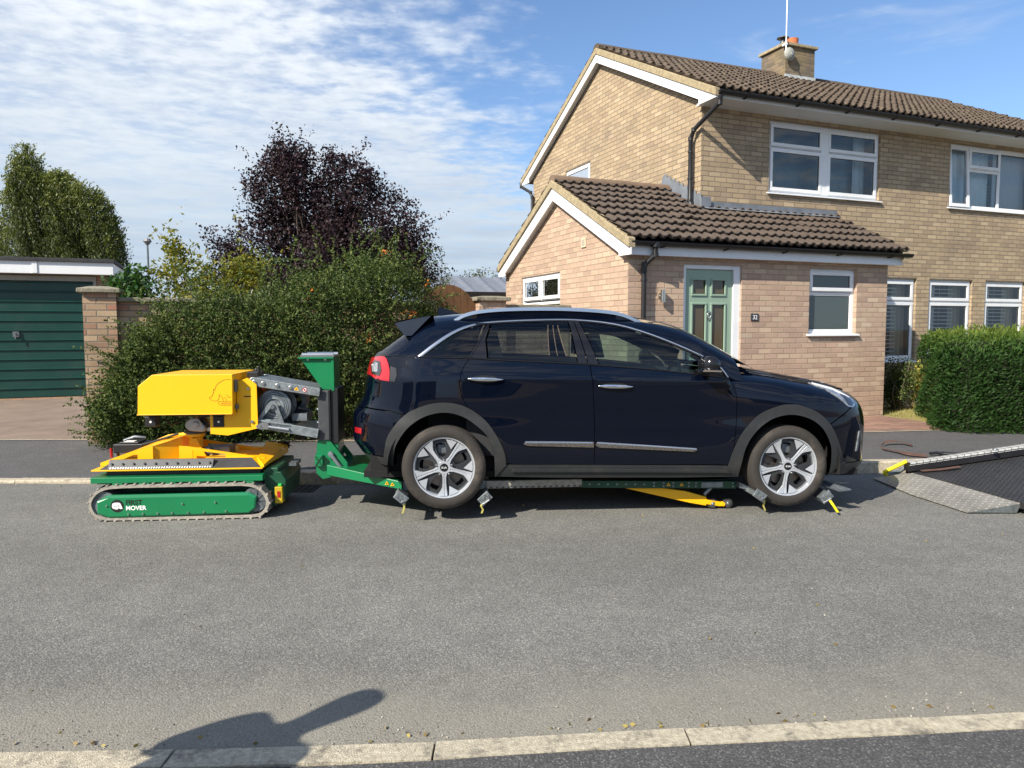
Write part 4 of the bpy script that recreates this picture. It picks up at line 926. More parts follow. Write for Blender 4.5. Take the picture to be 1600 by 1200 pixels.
# bonnet edge curve
bx = np.linspace(1.02, 2.10, 26)
byl = .80*np.minimum(Wz(np.full(26, .85)), .9)*(1-np.clip((bx-1.25)/(2.265-1.25), 0, 1)**3.0)**(1/3.0)*np.linspace(1, .93, 26)
_zt = smooth_interp(bx, [.9, 1.27, 1.52, 1.72, 1.9, 2.03, 2.13, 2.21, 2.27], [1.130, 1.080, 1.037, 1.003, .965, .925, .87, .79, .66])
_wb = Wz(np.full(26, .85))*(1-np.clip((bx-1.25)/(2.265-1.25), 0, 1)**3.0)**(1/3.0)
bzl = _zt-.32+.32*(1-np.clip(byl/_wb, 0, .999)**3.6)**(1/3.6)
ffx = side_front
fw_ = [(.868, 1.018), (.93, 1.03)]+[(float(a), float(c)) for a, c in zip(bx, bzl) if a < 1.93]
fw_ += [(1.93, .80), (1.80, .725), (1.70, .668)]+[p for p in AFO[::-1] if p[0] < 1.69 and p[1] > .345]+FD_front[::-1][:-1]
fwing = panel('front_wing', fw_, Ylow, M_paint, car)
fb = [(1.70, .662), (1.80, .720), (1.935, .795)]+[(1.935, float(np.interp(1.935, bx, bzl)))]
ztf = float(np.interp(1.98, bx, bzl))
fb += [(1.98, ztf), (float(side_front(ztf-.03)), ztf-.05)]+[(float(side_front(z)), float(z)) for z in np.linspace(ztf-.10, .34, 9)]+[(1.846, .34)]+[p for p in AFO[::-1] if p[0] > 1.70 and p[1] > .345]
panel('front_bumper', fb, Ylow, M_paint, car)
fl = [(float(side_front(.335)), .336), (float(side_front(.25)), .262), (1.95, .235), (1.73, .235), (1.727, .30), (1.735, .335), (1.80, .336)]
panel('front_valance', fl, Ylow, M_clad, car)
# wheel arch cladding and sill
fc = lambda x, z: Ylow(x, z)
panel('rear_arch_cladding', ARO+ARI[::-1], fc, M_clad, car, off=.014, step=.025, gap=0, thick=.05)
panel('front_arch_cladding', AFO+AFI[::-1], fc, M_clad, car, off=.014, step=.025, gap=0, thick=.05)
panel('sill_cladding', [(-.893, .348), (-.2, .343), (.874, .333), (.955, .245), (.5, .238), (-.5, .242), (-.975, .255), (-.96, .33)], fc, M_clad, car, off=.006, step=.03, gap=0, thick=.05)
panel('sill_step', [(-.84, .318), (.86, .305), (.90, .285), (-.85, .297)], fc, M_clad, car, off=.02, step=.03, gap=0, thick=.02)
# ---- nose and tail centre sections
def yz_patch(name, F, s, zfun, ymax, m, lo, hi, ny_=25, nz=26, off=0., vr=(-1, 1)):
    T = np.linspace(0, 1, nz); Pn = np.zeros((ny_, nz, 3))
    for i, v in enumerate(np.linspace(vr[0], vr[1], ny_)):
        z0, z1 = zfun(abs(v)); z = z0+(z1-z0)*T; y = abs(v)*ymax*np.ones(nz)*np.clip(F(np.full(nz, (1.9 if s > 0 else -1.9)), z), .3, .9)/.8 if False else abs(v)*ymax+0*T
        x = solve_x(F, np.maximum(y, 1e-4), z, 1.2 if s > 0 else xr(z)*1.0-.0, xf(z) if s > 0 else -1.1, s)
        Pn[i, :, 0] = x+off*s; Pn[i, :, 1] = np.sign(v)*y if v else 0; Pn[i, :, 2] = z
    return gridpatch(name, Pn, m, car)
ym = .655
yz_patch('front_fascia', Ylow, 1, lambda v: (.336, .80+.085*(1-v**2)), ym, M_paint, 0, 0)
yz_patch('front_skirt', Ylow, 1, lambda v: (.24, .333), .70, M_clad, 0, 0, nz=6)
yz_patch('lower_grille', Ylow, 1, lambda v: (.37, .56), .50, M_gloss, 0, 0, nz=8, off=.004)
yz_patch('grille', Ylow, 1, lambda v: (.66+.02*v, .76+.01*v), .52, M_gloss, 0, 0, nz=8, off=.004)
yz_patch('tailgate', Ylow, -1, lambda v: (.76, 1.165), .62, M_paint, 0, 0)
yz_patch('rear_bumper_centre', Ylow, -1, lambda v: (.40, .755), .63, M_paint, 0, 0)
yz_patch('rear_skirt', Ylow, -1, lambda v: (.30, .397), .63, M_clad, 0, 0, nz=6)
# bonnet
nb = 25; Pn = np.zeros((len(bx)+6, nb, 3)); bxx = np.concatenate([np.linspace(.80, 1.0, 6), bx]); byy = np.concatenate([np.full(6, byl[0]), byl])
for i, (x, ye) in enumerate(zip(bxx, byy)):
    yy = ye*np.sin(np.linspace(-1, 1, nb)*np.pi/2); xq = np.full(nb, x)+(-.17*(yy/.7)**2*np.clip((x-1.6)/.5, 0, 1)) ; 
    a = smooth_interp(xq, [.7, .9, 1.27, 1.52, 1.72, 1.9, 2.03, 2.13, 2.21, 2.27], [1.145, 1.130, 1.080, 1.037, 1.003, .965, .925, .87, .79, .66])
    q = np.clip(np.abs(yy)/np.maximum(.3, Wz(np.full(nb, .85))*(1-np.clip((xq-1.25)/(2.265-1.25), 0, 1)**3.0)**(1/3.0)), 0, .999)
    zz = a-.32+.32*(1-q**3.6)**(1/3.6)+.010*np.exp(-((np.abs(yy)-.5)/.05)**2)
    Pn[i, :, 0] = xq; Pn[i, :, 1] = yy; Pn[i, :, 2] = zz
gridpatch('bonnet', Pn, M_paint, car)
# ---- glasshouse
glass_top = [(x+.0, z) for x, z in DLO]
body_up = []
# pillar / roof side: everything of the upper surface above the window line
yro = .80
rx = np.linspace(-1.80, 1.12, 50); zro = np.array([float(solve_z(Yup, np.array([x]), .80*float(Wg(zr(x)-.05)), zr(x)-.35, zr(x)-1e-6)[0]) for x in rx])
roofline = [(float(a), float(c)) for a, c in zip(rx, zro)]
side_g = lambda z: -1.1+.86*(xg(z)+1.1)
up = [(float(side_g(1.172)), 1.172)]+[(float(side_g(z)), float(z)) for z in np.linspace(1.22, 1.42, 5)]+[p for p in roofline if p[0] > float(side_g(1.42))+.02 and p[0] < 1.0]
dl = [p for p in DLO]
up += [(.985, 1.005), (.872, 1.022)]+[(.875, 1.038)]+dl[::-1][1:]+[(-1.62, 1.172)]
panel('roof_pillar', up, Yup, M_paint, car, gap=.001)
# roof skin, windscreen and rear window: y runs between the roof lines
def xy_patch(name, x0, x1, n, m, frac=.80, off=0., edge=0.0):
    X = np.linspace(x0, x1, n); nb = 21; Pn = np.zeros((n, nb, 3))
    for i, x in enumerate(X):
        ye = frac*float(Wg(zr(x)-.05)); yy = ye*np.linspace(-1, 1, nb)
        xx = x-(.10*(yy/.6)**2 if x > .3 else 0)*min(1, max(0, (x-.3)/.3))
        xx = np.full(nb, x); z = solve_z(Yup, xx, np.maximum(np.abs(yy), 1e-3), zr(xx)-.35, zr(xx)-1e-7); Pn[i, :, 0] = xx; Pn[i, :, 1] = yy; Pn[i, :, 2] = z+off
    return gridpatch(name, Pn, m, car)
xy_patch('roof', -1.585, .22, 30, M_paint)
M_wind = glassmat('windscreen_glass', (.55, .66, .64), 1.52)
xy_patch('windscreen', .22, 1.03, 20, M_wind); xy_patch('cowl', 1.03, 1.15, 5, M_matt, off=-.004)
Pn = np.zeros((21, 14, 3))
for i, yv in enumerate(np.linspace(-.66, .66, 21)):
    z = np.linspace(1.165, 1.445, 14); x = solve_x(Yup, np.full(14, max(abs(yv), 1e-3)), z, xg(z), -1.0, -1); Pn[i, :, 0] = x; Pn[i, :, 1] = yv; Pn[i, :, 2] = z
gridpatch('rear_window', Pn, M_privacy, car)
# windows (glass set in, black frames, chrome line)
gi = shrink(DLO+[(x, z) for x, z in blt(.845, -1.55, 24)], .0)
gin = lambda x, z: Yup(x, z)-.010
DT = [p for p in DLO]
def top_between(a, b_, d=.020):
    P = np.array(DLO); t_ = np.gradient(P, axis=0); t_ /= np.linalg.norm(t_, axis=1)[:, None]; Q = P+np.stack([t_[:, 1], -t_[:, 0]], 1)*d
    xs_ = Q[:, 0]; k = (xs_ > a) & (xs_ < b_); return [(a, float(np.interp(a, xs_, Q[:, 1])))]+[tuple(q) for q in Q[k]]+[(b_, float(np.interp(b_, xs_, Q[:, 1])))]
bb = lambda x: float(belt(x))+.012
q1 = [(-1.545, bb(-1.545))]+top_between(-1.52, -1.035)+[(-1.19, bb(-1.19))]
panel('quarter_window', q1, gin, M_privacy, car, gap=.002, sides=(1, -1))
panel('rear_door_fixed_glass', [(-1.018, float(np.interp(-1.018, [p[0] for p in DLO], [p[1] for p in DLO]))-.022), (-1.057, 1.31), (-1.045, bb(-1.045)), (-1.172, bb(-1.172))], gin, M_gloss, car, gap=.001)
q2 = [(-1.035, bb(-1.035)), (-1.048, 1.31)]+top_between(-1.0, -.392)+[(-.345, bb(-.345))]
panel('rear_side_window', q2, gin, M_privacy, car, gap=.002)
q3 = [(-.168, bb(-.168))]+top_between(-.296, .635)+[(.668, bb(.668))]
panel('front_side_window', q3, gin, M_sideglass, car, gap=.002)
panel('mirror_quarter', [(.65, float(np.interp(.65, [p[0] for p in DLO], [p[1] for p in DLO]))-.022), (.80, 1.10), (.845, bb(.845)), (.682, bb(.682))], gin, M_gloss, car, gap=.001)
# pillar covers
tz = lambda x: float(np.interp(x, [p[0] for p in DLO], [p[1] for p in DLO]))-.020
panel('centre_pillar_cover', [(-.386, tz(-.386)), (-.338, bb(-.338)), (-.262, bb(-.262)), (-.345, tz(-.345))], lambda x, z: Yup(x, z)-.004, M_gloss, car, gap=.001)
panel('centre_pillar_cover', [(-.340, tz(-.34)), (-.256, bb(-.256)), (-.174, bb(-.174)), (-.302, tz(-.302))], lambda x, z: Yup(x, z)-.004, M_gloss, car, gap=.001)
panel('rear_pillar_cover', [(-1.035, tz(-1.035)), (-1.19, bb(-1.19)), (-1.172, bb(-1.172)), (-1.018, tz(-1.018))], lambda x, z: Yup(x, z)-.004, M_gloss, car, gap=.001)
# black seal between glass and the chrome line, waist seal
def strip_on(name, line, width, F, m, off, side='below', taper=None, sides=(1, -1)):
    P = np.array(line); t_ = np.gradient(P, axis=0); t_ /= (np.linalg.norm(t_, axis=1)[:, None]+1e-9); nrm = np.stack([t_[:, 1], -t_[:, 0]], 1)
    wd = np.full(len(P), width) if taper is None else np.asarray(taper)
    for sg in sides:
        rows = []
        for (o, k) in ((-.004, 0), (off, 0.12), (off, .88), (-.004, 1.0)):
            Q = P+nrm*wd[:, None]*k; y = F(Q[:, 0], Q[:, 1])+o; rows.append(np.stack([Q[:, 0], -sg*y, Q[:, 1]], 1))
        A = np.array(rows); gridpatch(name, A, m, car)
tp = np.interp(np.arange(len(DLO)), [0, 8, 20, len(DLO)-1], [.034, .028, .014, .014])
strip_on('window_chrome', DLO, .014, Yup, M_satin, .004, taper=tp)
strip_on('waist_seal', blt(.86, -1.60, 40)[::-1], -.012, lambda x, z: np.maximum(Yup(x, z), Ylow(x, z))-.003, M_gloss, .004)
strip_on('window_seal', [(x, z-.0) for x, z in top_between(-1.5, .66, .014)], .010, Yup, M_gloss, -.002)
# spoiler
k = MB(lambda x, y, z: (x, y, z))
sp_ = []
for yv in np.linspace(-.565, .565, 17):
    f = (abs(yv)/.565)**2*.6; sp_.append([(-1.47+.0*f, yv, 1.515-.022*f), (-1.62+.0*f, yv, 1.492-.025*f), (-1.795+.03*f, yv, 1.455-.022*f), (-1.79+.03*f, yv, 1.442-.022*f), (-1.70+.02*f, yv, 1.365-.03*f), (-1.62, yv, 1.352-.015*f)])
Pn = np.array(sp_); gridpatch('rear_spoiler', Pn, M_paint, car)
for sg in (-1, 1):
    k = MB(); pl = [(-1.484, 1.495), (-1.62, 1.470), (-1.768, 1.434), (-1.764, 1.424), (-1.684, 1.333), (-1.632, 1.338)]; k.add([(a, sg*(.560+(1.50-z)*.45), z) for a, z in pl]+[(a, sg*.5, z) for a, z in pl], [tuple(range(6)), tuple(range(11, 5, -1))]+[(i, (i+1) % 6, 6+(i+1) % 6, 6+i) for i in range(6)]); k.build('spoiler_end', pmat('spoiler_side', (.010, .013, .020), .25, var=.1, coat=.6), car)
# roof rails
for sg in (-1, 1):
    pts = catmull([(-1.30, sg*.565, 1.470), (-1.20, sg*.568, 1.522), (-1.05, sg*.57, 1.553), (-.80, sg*.57, 1.571), (-.45, sg*.57, 1.577), (-.15, sg*.57, 1.566), (.05, sg*.568, 1.540), (.22, sg*.56, 1.475)], 5)
    k = MB(); n = len(pts)
    for i in range(n-1):
        a, b_ = pts[i], pts[i+1]; w1 = .014; h1 = .028
        k.add([(a[0], a[1]-w1, a[2]-h1), (a[0], a[1]+w1, a[2]-h1), (a[0], a[1]+w1*.8, a[2]), (a[0], a[1]-w1*.8, a[2]), (b_[0], b_[1]-w1, b_[2]-h1), (b_[0], b_[1]+w1, b_[2]-h1), (b_[0], b_[1]+w1*.8, b_[2]), (b_[0], b_[1]-w1*.8, b_[2])], [(0, 1, 5, 4), (1, 2, 6, 5), (2, 3, 7, 6), (3, 0, 4, 7)])
    ra = k.build('roof_rail', M_satin, car, auto=True)
    k = MB()
    for i in range(n-1):
        a, b_ = pts[i], pts[i+1]; k.add([(a[0], a[1], a[2]-.02), (b_[0], b_[1], b_[2]-.02), (b_[0], b_[1], 1.44), (a[0], a[1], 1.44)], [(0, 1, 2, 3)])
    k.build('rail_base', M_paint, ra)
k = MB(); k.add([(-1.44, -.03, 1.49), (-1.44, .03, 1.49), (-1.22, 0, 1.52), (-1.40, -.008, 1.575), (-1.40, .008, 1.575), (-1.43, 0, 1.578)], [(0, 3, 5), (1, 5, 4), (0, 2, 3), (1, 4, 2), (3, 2, 4), (3, 4, 5), (0, 5, 1)]); k.build('aerial_fin', M_paint, car, auto=True)
# door handles, each over a flat black patch painted as the recess's shade
for (x0, x1, zz) in ((-1.196, -.925, 1.016), (-.185, .085, .966)):
    el = [(.5*(x0+x1)+.105*math.cos(a)-.005, zz-.004+.030*math.sin(a)) for a in np.linspace(0, 2*math.pi, 20, endpoint=False)]
    panel('recess_shade', el, Ylow, M_matt, car, off=.001, step=.02, gap=0, thick=.001)
    for sg in (1, -1):
        k = MB(); N = 15; S_ = np.linspace(0, 1, N); px_ = x0+(x1-x0)*S_; pz_ = zz-.004*S_; py_ = [float(Ylow(a, c))+.010+.020*math.sin(math.pi*s)**.5 for a, c, s in zip(px_, pz_, S_)]
        n = 10; vs = []
        for a, y, c, s in zip(px_, py_, pz_, S_):
            h = .004+.011*math.sin(math.pi*min(1, s*1.02+.02))**.6
            for q in range(n): an = 2*math.pi*q/n; vs.append((a, -sg*(y+.008*math.cos(an)), c+h*math.sin(an)))
        k.add(vs, [(i*n+q, i*n+(q+1) % n, (i+1)*n+(q+1) % n, (i+1)*n+q) for i in range(N-1) for q in range(n)]+[tuple(range(n)), tuple(range((N-1)*n, N*n))]); k.build('door_handle', M_chrome, car, auto=True)
# lower chrome strips
for (x0, x1, za, zb, zc_, zd) in ((-.762, -.212, .536, .530, .486, .500), (-.200, .615, .530, .480, .452, .484)):
    top = [(x0, (za+zd)/2-.004), (x0+.02, za), (x1-.02 if x1 > 0 else x1, zb), (x1, zb-.014 if x1 > 0 else zb)]; bot = [(x1-.03 if x1 > 0 else x1, zc_), (x0+.03, zd if x1 < 0 else .486)]
    panel('side_strip', top+bot, Ylow, M_trimstrip, car, off=.016, step=.04, gap=0, thick=.03)
    tl = [(x0+.012, za-.001), ((x0+x1)/2, (za+zb)/2+.001), (x1-.01, zb-.001)]; strip_on('strip_chrome', densify(tl, .06, False), .016, lambda x, z: Ylow(x, z)+.014, M_chrome, .004)
# lamps
M_red, t, b = newmat('red_lens'); b.inputs['Base Color'].default_value = (.36, .006, .012, 1); b.inputs['Roughness'].default_value = .08; b.inputs['Coat Weight'].default_value = 1
M_clear = pmat('clear_lens', (.40, .42, .45), .06, metal=.6, var=.5, nscale=30)
M_lampin = pmat('smoked_lens', (.02, .02, .022), .05, var=.2, coat=1)
tl_ = catmull([(-1.965, 1.150), (-1.90, 1.166), (-1.835, 1.168), (-1.805, 1.12), (-1.790, 1.06), (-1.792, .985)], 3)+[(-1.90, .993), (-1.962, 1.022)]
lr_ = panel('tail_light', tl_, Ylow, M_red, car, off=.008, step=.02, gap=0, thick=.03)
panel('tail_light_smoked', [(-1.788, 1.10), (-1.740, 1.085), (-1.735, 1.03), (-1.75, .985), (-1.790, .984)], Ylow, M_lampin, car, off=.004, step=.02, gap=0, thick=.01)
panel('tail_light_inner', [(-1.955, 1.10), (-1.915, 1.135), (-1.87, 1.13), (-1.855, 1.06), (-1.87, 1.02), (-1.94, 1.03)], Ylow, M_lampin, car, off=.011, step=.02, gap=0, thick=.006)
panel('tail_light_clear', [(-1.94, 1.09), (-1.91, 1.12), (-1.885, 1.115), (-1.885, 1.05), (-1.93, 1.045)], Ylow, M_clear, car, off=.014, step=.02, gap=0, thick=.006)
for vr_ in ((-1, -.66), (.66, 1)): yz_patch('tailgate_lamp', Ylow, -1, lambda v: (1.02, 1.145), .66, M_red, 0, 0, nz=6, off=.008, ny_=8, vr=vr_)
panel('rear_reflector', [(-2.085, .60), (-2.02, .605), (-2.02, .56), (-2.085, .555)], Ylow, M_red, car, off=.006, step=.02, gap=0)
hl = [(1.60, .985), (1.70, .972), (1.80, .948), (1.90, .912), (1.955, .872), (1.985, .815), (1.94, .792), (1.885, .800), (1.80, .870), (1.72, .93)]
panel('headlight', hl, Ylow, M_clear, car, off=.006, step=.02, gap=0, thick=.02)
panel('headlight_inner', [(1.84, .895), (1.92, .872), (1.965, .825), (1.93, .803), (1.885, .815)], Ylow, M_lampin, car, off=.009, step=.02, gap=0, thick=.006)
panel('headlight_signature', [(1.63, .980), (1.80, .938), (1.93, .87), (1.925, .862), (1.80, .925), (1.66, .965)], Ylow, M_white, car, off=.010, step=.02, gap=0, thick=.004)
panel('fog_surround', [(1.985, .60), (2.04, .62), (2.08, .58), (2.07, .42), (2.0, .37), (1.955, .385)], Ylow, M_gloss, car, off=.004, step=.025, gap=0)
panel('daytime_lamp', [(2.01, .59), (2.03, .60), (2.01, .44), (1.985, .43)], Ylow, M_clear, car, off=.012, step=.02, gap=0, thick=.01)
# mirrors
for sg in (1, -1):
    k = MB(); n = 14; N = 9; vs = []
    for i in range(N):
        s = i/(N-1); L = .86+.19*s; rx_ = .075*(1-(2*s-1)**4)**.5+.004; rz_ = .066*(1-(2*s-1.05)**4 if abs(2*s-1.05) < 1 else 0)**.5+.004 if True else 0
        for q in range(n):
            a = 2*math.pi*q/n; vs.append((.645+.02*s+rx_*math.cos(a)*(.75 if math.cos(a) < 0 else 1.1), -sg*L, 1.135+rz_*math.sin(a)*(1.05 if math.sin(a) > 0 else .9)))
    k.add(vs, [(i*n+q, i*n+(q+1) % n, (i+1)*n+(q+1) % n, (i+1)*n+q) for i in range(N-1) for q in range(n)]+[tuple(range(n)), tuple(range((N-1)*n, N*n))])
    mi = k.build('door_mirror', M_gloss, car, smooth=True)
    k = MB(); k.box(.60, .70, min(-sg*.80, -sg*.90), max(-sg*.80, -sg*.90), 1.065, 1.10); k.build('mirror_arm', M_gloss, mi, bevel=.01)
    k = MB(); k.prism([(.585, 1.09), (.735, 1.09), (.73, 1.10), (.59, 1.103)], min(-sg*.93, -sg*1.055), max(-sg*.93, -sg*1.055)); k.build('mirror_trim', M_chrome, mi)
# floor, arch liners
k = MB(); k.box(-2.0, 2.05, -.70, .70, .22, .27); k.build('underbody', M_matt, car)
for xc in (-1.371, 1.371):
    for sg in (1, -1):
        k = MB(); n = 20; rr = .435; vs = [(xc+rr*math.cos(a), -sg*yy, .325+rr*math.sin(a)) for yy in (.45, .872) for a in np.linspace(-.15, math.pi+.15, n)]
        k.add(vs, [(i, i+1, n+i+1, n+i) for i in range(n-1)]); k.add([(xc+rr*math.cos(a), -sg*.45, .325+rr*math.sin(a)) for a in np.linspace(-.15, math.pi+.15, n)], [tuple(range(n))]); k.build('wheel_arch_liner', M_matt, car)
# ---- interior
M_seat = pmat('dark_seat', (.025, .026, .030), .8, var=.2, nscale=20)
def seat(x, y, rear=False):
    k = MB(); k.prism([(x-.25, .42), (x+.27, .46), (x+.28, .60), (x-.2, .56)], y-.25, y+.25); k.build('seat_cushion', M_seat, car, bevel=.04)
    k = MB(); k.prism([(x-.22, .52), (x-.38, 1.12), (x-.28, 1.14), (x-.10, .55)], y-.24, y+.24); sb = k.build('seat_back', M_seat, car, bevel=.04)
    k = MB(); k.prism([(x-.40, 1.17), (x-.40, 1.36), (x-.33, 1.375), (x-.28, 1.17)], y-.13, y+.13); k.tube([(x-.34, y-.06, 1.1), (x-.35, y-.06, 1.2)], .008, 6); k.tube([(x-.34, y+.06, 1.1), (x-.35, y+.06, 1.2)], .008, 6); k.build('headrest', M_seat, car, bevel=.03)
for y in (-.38, .38): seat(.22, y); seat(-.62, y)
k = MB(); k.prism([(.62, .60), (.62, .98), (.75, 1.03), (1.05, 1.05), (1.1, .60)], -.74, .74); k.build('dashboard', M_seat, car, bevel=.03)
k = MB(); k.tube([(.53+.06*math.sin(a), -.38+.185*math.cos(a), .965+.175*math.sin(a)) for a in np.linspace(0, 2*math.pi, 28)], .015, 8); k.tube([(.54, -.55, .96), (.56, -.38, .955), (.54, -.21, .96)], .014, 6); k.tube([(.56, -.38, .955), (.68, -.38, .9)], .03, 8); k.build('steering_wheel', M_black, car, auto=True)
k = MB(); k.box(-1.95, 1.0, -.68, .68, .27, .40); k.box(-1.5, -1.05, -.70, .70, .4, .98); k.box(-1.9, -1.05, -.72, .72, .98, 1.0); k.build('cabin_floor', M_matt, car)
for sg in (1, -1):
    k = MB(); k.box(-1.2, .85, min(-sg*.74, -sg*.76), max(-sg*.74, -sg*.76), .4, 1.04); k.build('door_card', M_seat, car)

# ---- wheels
M_tyre = pmat('tyre_rubber', (.028, .024, .021), .82, var=.16, nscale=9, bump=.15, bscale=60, dirt=((.11, .095, .075), 5, .55))
M_rimd = pmat('rim_dark_grey', (.05, .053, .058), .4, metal=.5, var=.1)
M_rims = pmat('machined_alloy', (.50, .53, .57), .32, metal=.45, var=.06, nscale=40)
M_disc = pmat('brake_disc', (.22, .19, .17), .45, metal=.9, var=.2)
def wheel(xc, sg, rot):
    zc = .3265; yo = .885
    rt = empty('wheel', (xc, -sg*.78, zc), (0, 0, 0 if sg > 0 else math.pi)); rt.parent = car
    # local: y = -(outwards); outer face at y=-.105
    k = MB(); R0 = .3255
    prof = [(.236, -.085), (.239, -.098), (.252, -.106), (.285, -.107), (.305, -.100), (.317, -.088), (R0-.002, -.072)]
    y = -.068
    for j in range(4): prof += [(R0, y), (R0, y+.026), (R0-.008, y+.028), (R0-.008, y+.034)]; y += .036
    prof += [(R0-.004, .078), (.30, .098), (.25, .10), (.236, .08), (.226, .0), (.236, -.085)]
    k.lathe(prof, 72); ty = k.build('tyre', M_tyre, rt, auto=True)
    k = MB()
    for (rr, nn, dz) in ((.300, 90, .0045), ):
        for j in range(nn):
            a = 2*math.pi*j/nn; c_, s_ = math.cos(a), math.sin(a); w1 = .006
            k.add([((rr-.010)*c_-w1*s_, -.1035, (rr-.010)*s_+w1*c_), ((rr-.010)*c_+w1*s_, -.1035, (rr-.010)*s_-w1*c_), ((rr+.018)*c_+w1*s_, -.093, (rr+.018)*s_-w1*c_), ((rr+.018)*c_-w1*s_, -.093, (rr+.018)*s_+w1*c_)], [(0, 1, 2, 3)])
    k.build('tread_blocks', M_tyre, ty)
    k = MB(); k.lathe([(.206, -.062), (.214, -.090), (.225, -.093), (.228, -.088), (.225, -.082)], 64); k.lathe([(.200, -.068), (.196, .08)], 48); rimo = k.build('rim', M_rims, rt, auto=True)
    k = MB(); k.lathe([(.0, .02), (.20, .02)][0:0] or [(.001, .03), (.199, .03)], 40); k.build('rim_back', M_matt, rimo)
    k = MB(); k.lathe([(.045, -.01), (.155, -.01), (.155, .012)], 40); k.build('brake_disc', M_disc, rimo, auto=True)
    k = MB(); k.box(-.05, .05, -.03, .02, .09, .165); k.build('brake_caliper', M_dgalv, rimo, bevel=.01)
    # recessed grey web with five slots
    outline = [(.205*math.cos(a), .205*math.sin(a)) for a in np.linspace(0, 2*math.pi, 72, endpoint=False)]
    holes = []
    for j in range(5):
        a = R(90+72*j+4)
        hp_ = [(-.026, .082), (.0, .076), (.020, .085), (.026, .12), (.022, .172), (-.006, .180), (-.040, .176), (-.046, .15), (-.038, .11)]
        holes.append([(r_*math.cos(a)-(-u)*-math.sin(a)*-1*-1 if False else r_*math.cos(a)+u*math.sin(a), r_*math.sin(a)-u*math.cos(a)) for u, r_ in hp_])
    V, F = cdt(outline, holes, [(r_*math.cos(a), r_*math.sin(a)) for r_ in (.05, .07) for a in np.linspace(0, 6.28, 20, endpoint=False)])
    def dep(x, z): r_ = math.hypot(x, z); return -.060-.020*max(0, 1-abs(r_-.0)/.21)
    n = len(V); vs = [(a, dep(a, b_), b_) for a, b_ in V]+[(a, dep(a, b_)+.03, b_) for a, b_ in V]; fs = [tuple(f) for f in F]+[tuple(n+i for i in f[::-1]) for f in F]
    st = len(outline)
    for h in holes:
        m_ = len(h)
        for i in range(m_): a, b_ = st+i, st+(i+1) % m_; fs.append((a, b_, n+b_, n+a))
        st += m_
    meshobj('wheel_web', vs, fs, M_rimd, rimo)
    # machined spokes: five, between the nuts, flaring to the rim
    k = MB()
    for j in range(5):
        a = R(54+72*j); c_, s_ = math.cos(a), math.sin(a)
        def pt(u, r_, d): return (r_*c_+u*s_, d, r_*s_-u*c_)
        sec = [(.036, -.086, .024, .024), (.075, -.085, .014, .014), (.12, -.083, .014, .015), (.150, -.083, .016, .019), (.170, -.084, .018, .030), (.190, -.087, .020, .046), (.209, -.091, .021, .058)]
        vs = []
        for r_, d, w1, w2 in sec: vs += [pt(-w1, r_, d+.010), pt(-w1+.003, r_, d), pt(-.0045, r_, d), pt(-.0035, r_, d+.004), pt(.0035, r_, d+.004), pt(.0045, r_, d), pt(w2-.003, r_, d), pt(w2, r_, d+.010)]
        k.add(vs, [(i*8+q, i*8+q+1, (i+1)*8+q+1, (i+1)*8+q) for i in range(len(sec)-1) for q in range(7)]+[(i*8+q, i*8, (i+1)*8, (i+1)*8+q) for i in range(0) for q in (7,)])
        # flared petal beside the spoke at the rim
        k.add([pt(-.034, .138, -.078), pt(-.030, .206, -.089), pt(-.066, .198, -.089), pt(-.106, .179, -.087)], [(0, 1, 2, 3)])
    k.lathe([(.030, -.086), (.046, -.086), (.050, -.078)], 30); k.build('spoke', M_rims, rimo)
    for j in range(5):
        k = MB(); a = R(90+72*j); k.lathe([(.001, -.094), (.007, -.093), (.009, -.088), (.009, -.07)], 10, (.058*math.cos(a), 0, .058*math.sin(a)), 'y')
        k.build('wheel_nut', M_bolt, rimo, auto=True)
    k = MB(); k.lathe([(.001, -.093), (.026, -.091), (.030, -.086)], 24); cp = k.build('centre_cap', M_gloss, rimo, auto=True)
    text('cap_lettering', 'KIA', .021, M_white, cp, (0, -.0935, 0), (math.pi/2, rot, 0), sx=1.2)
    rimo.rotation_euler = (0, -rot, 0); rimo.scale = (1.06, 1, 1.06)
    return rt
wheel(-1.371, 1, R(2)); wheel(1.371, 1, R(-6)); wheel(-1.371, -1, R(20)); wheel(1.371, -1, R(40))
# ================================================================ tracked tow robot
M_green = pmat('green_enamel', (.004, .165, .060), .28, var=.06, nscale=3, coat=.4, dirt=((.03, .10, .05), 6, .15))
M_dgreen = pmat('dark_green_enamel', (.004, .055, .025), .45, var=.2, nscale=5, dirt=((.04, .045, .03), 8, .4))
M_yel = pmat('yellow_enamel', (.87, .45, .001), .42, var=.03, nscale=2, coat=.1, dirt=((.55, .33, .03), 7, .12))
M_track = pmat('dusty_track_rubber', (.30, .275, .235), .85, var=.25, nscale=16, bump=.5, bscale=80, dirt=((.13, .12, .11), 12, .5))
M_ctrl = pmat('charcoal_coating', (.045, .05, .055), .5, var=.2, nscale=10, dirt=((.10, .10, .09), 8, .3))
rob = empty('tracked_tow_robot', (CO.x, CO.y, 0), (0, 0, YAW), label='green and yellow tracked robot with a cable winch standing behind the car', cat='tow robot')
def L(x, l, z): return (x, -l, z)
def ly(a, b): return (min(-a, -b), max(-a, -b))
def lbox(k, x0, x1, l0, l1, z0, z1): y0, y1 = ly(l0, l1); return k.box(x0, x1, y0, y1, z0, z1)
def lprism(k, poly, l0, l1): y0, y1 = ly(l0, l1); return k.prism(poly, y0, y1)
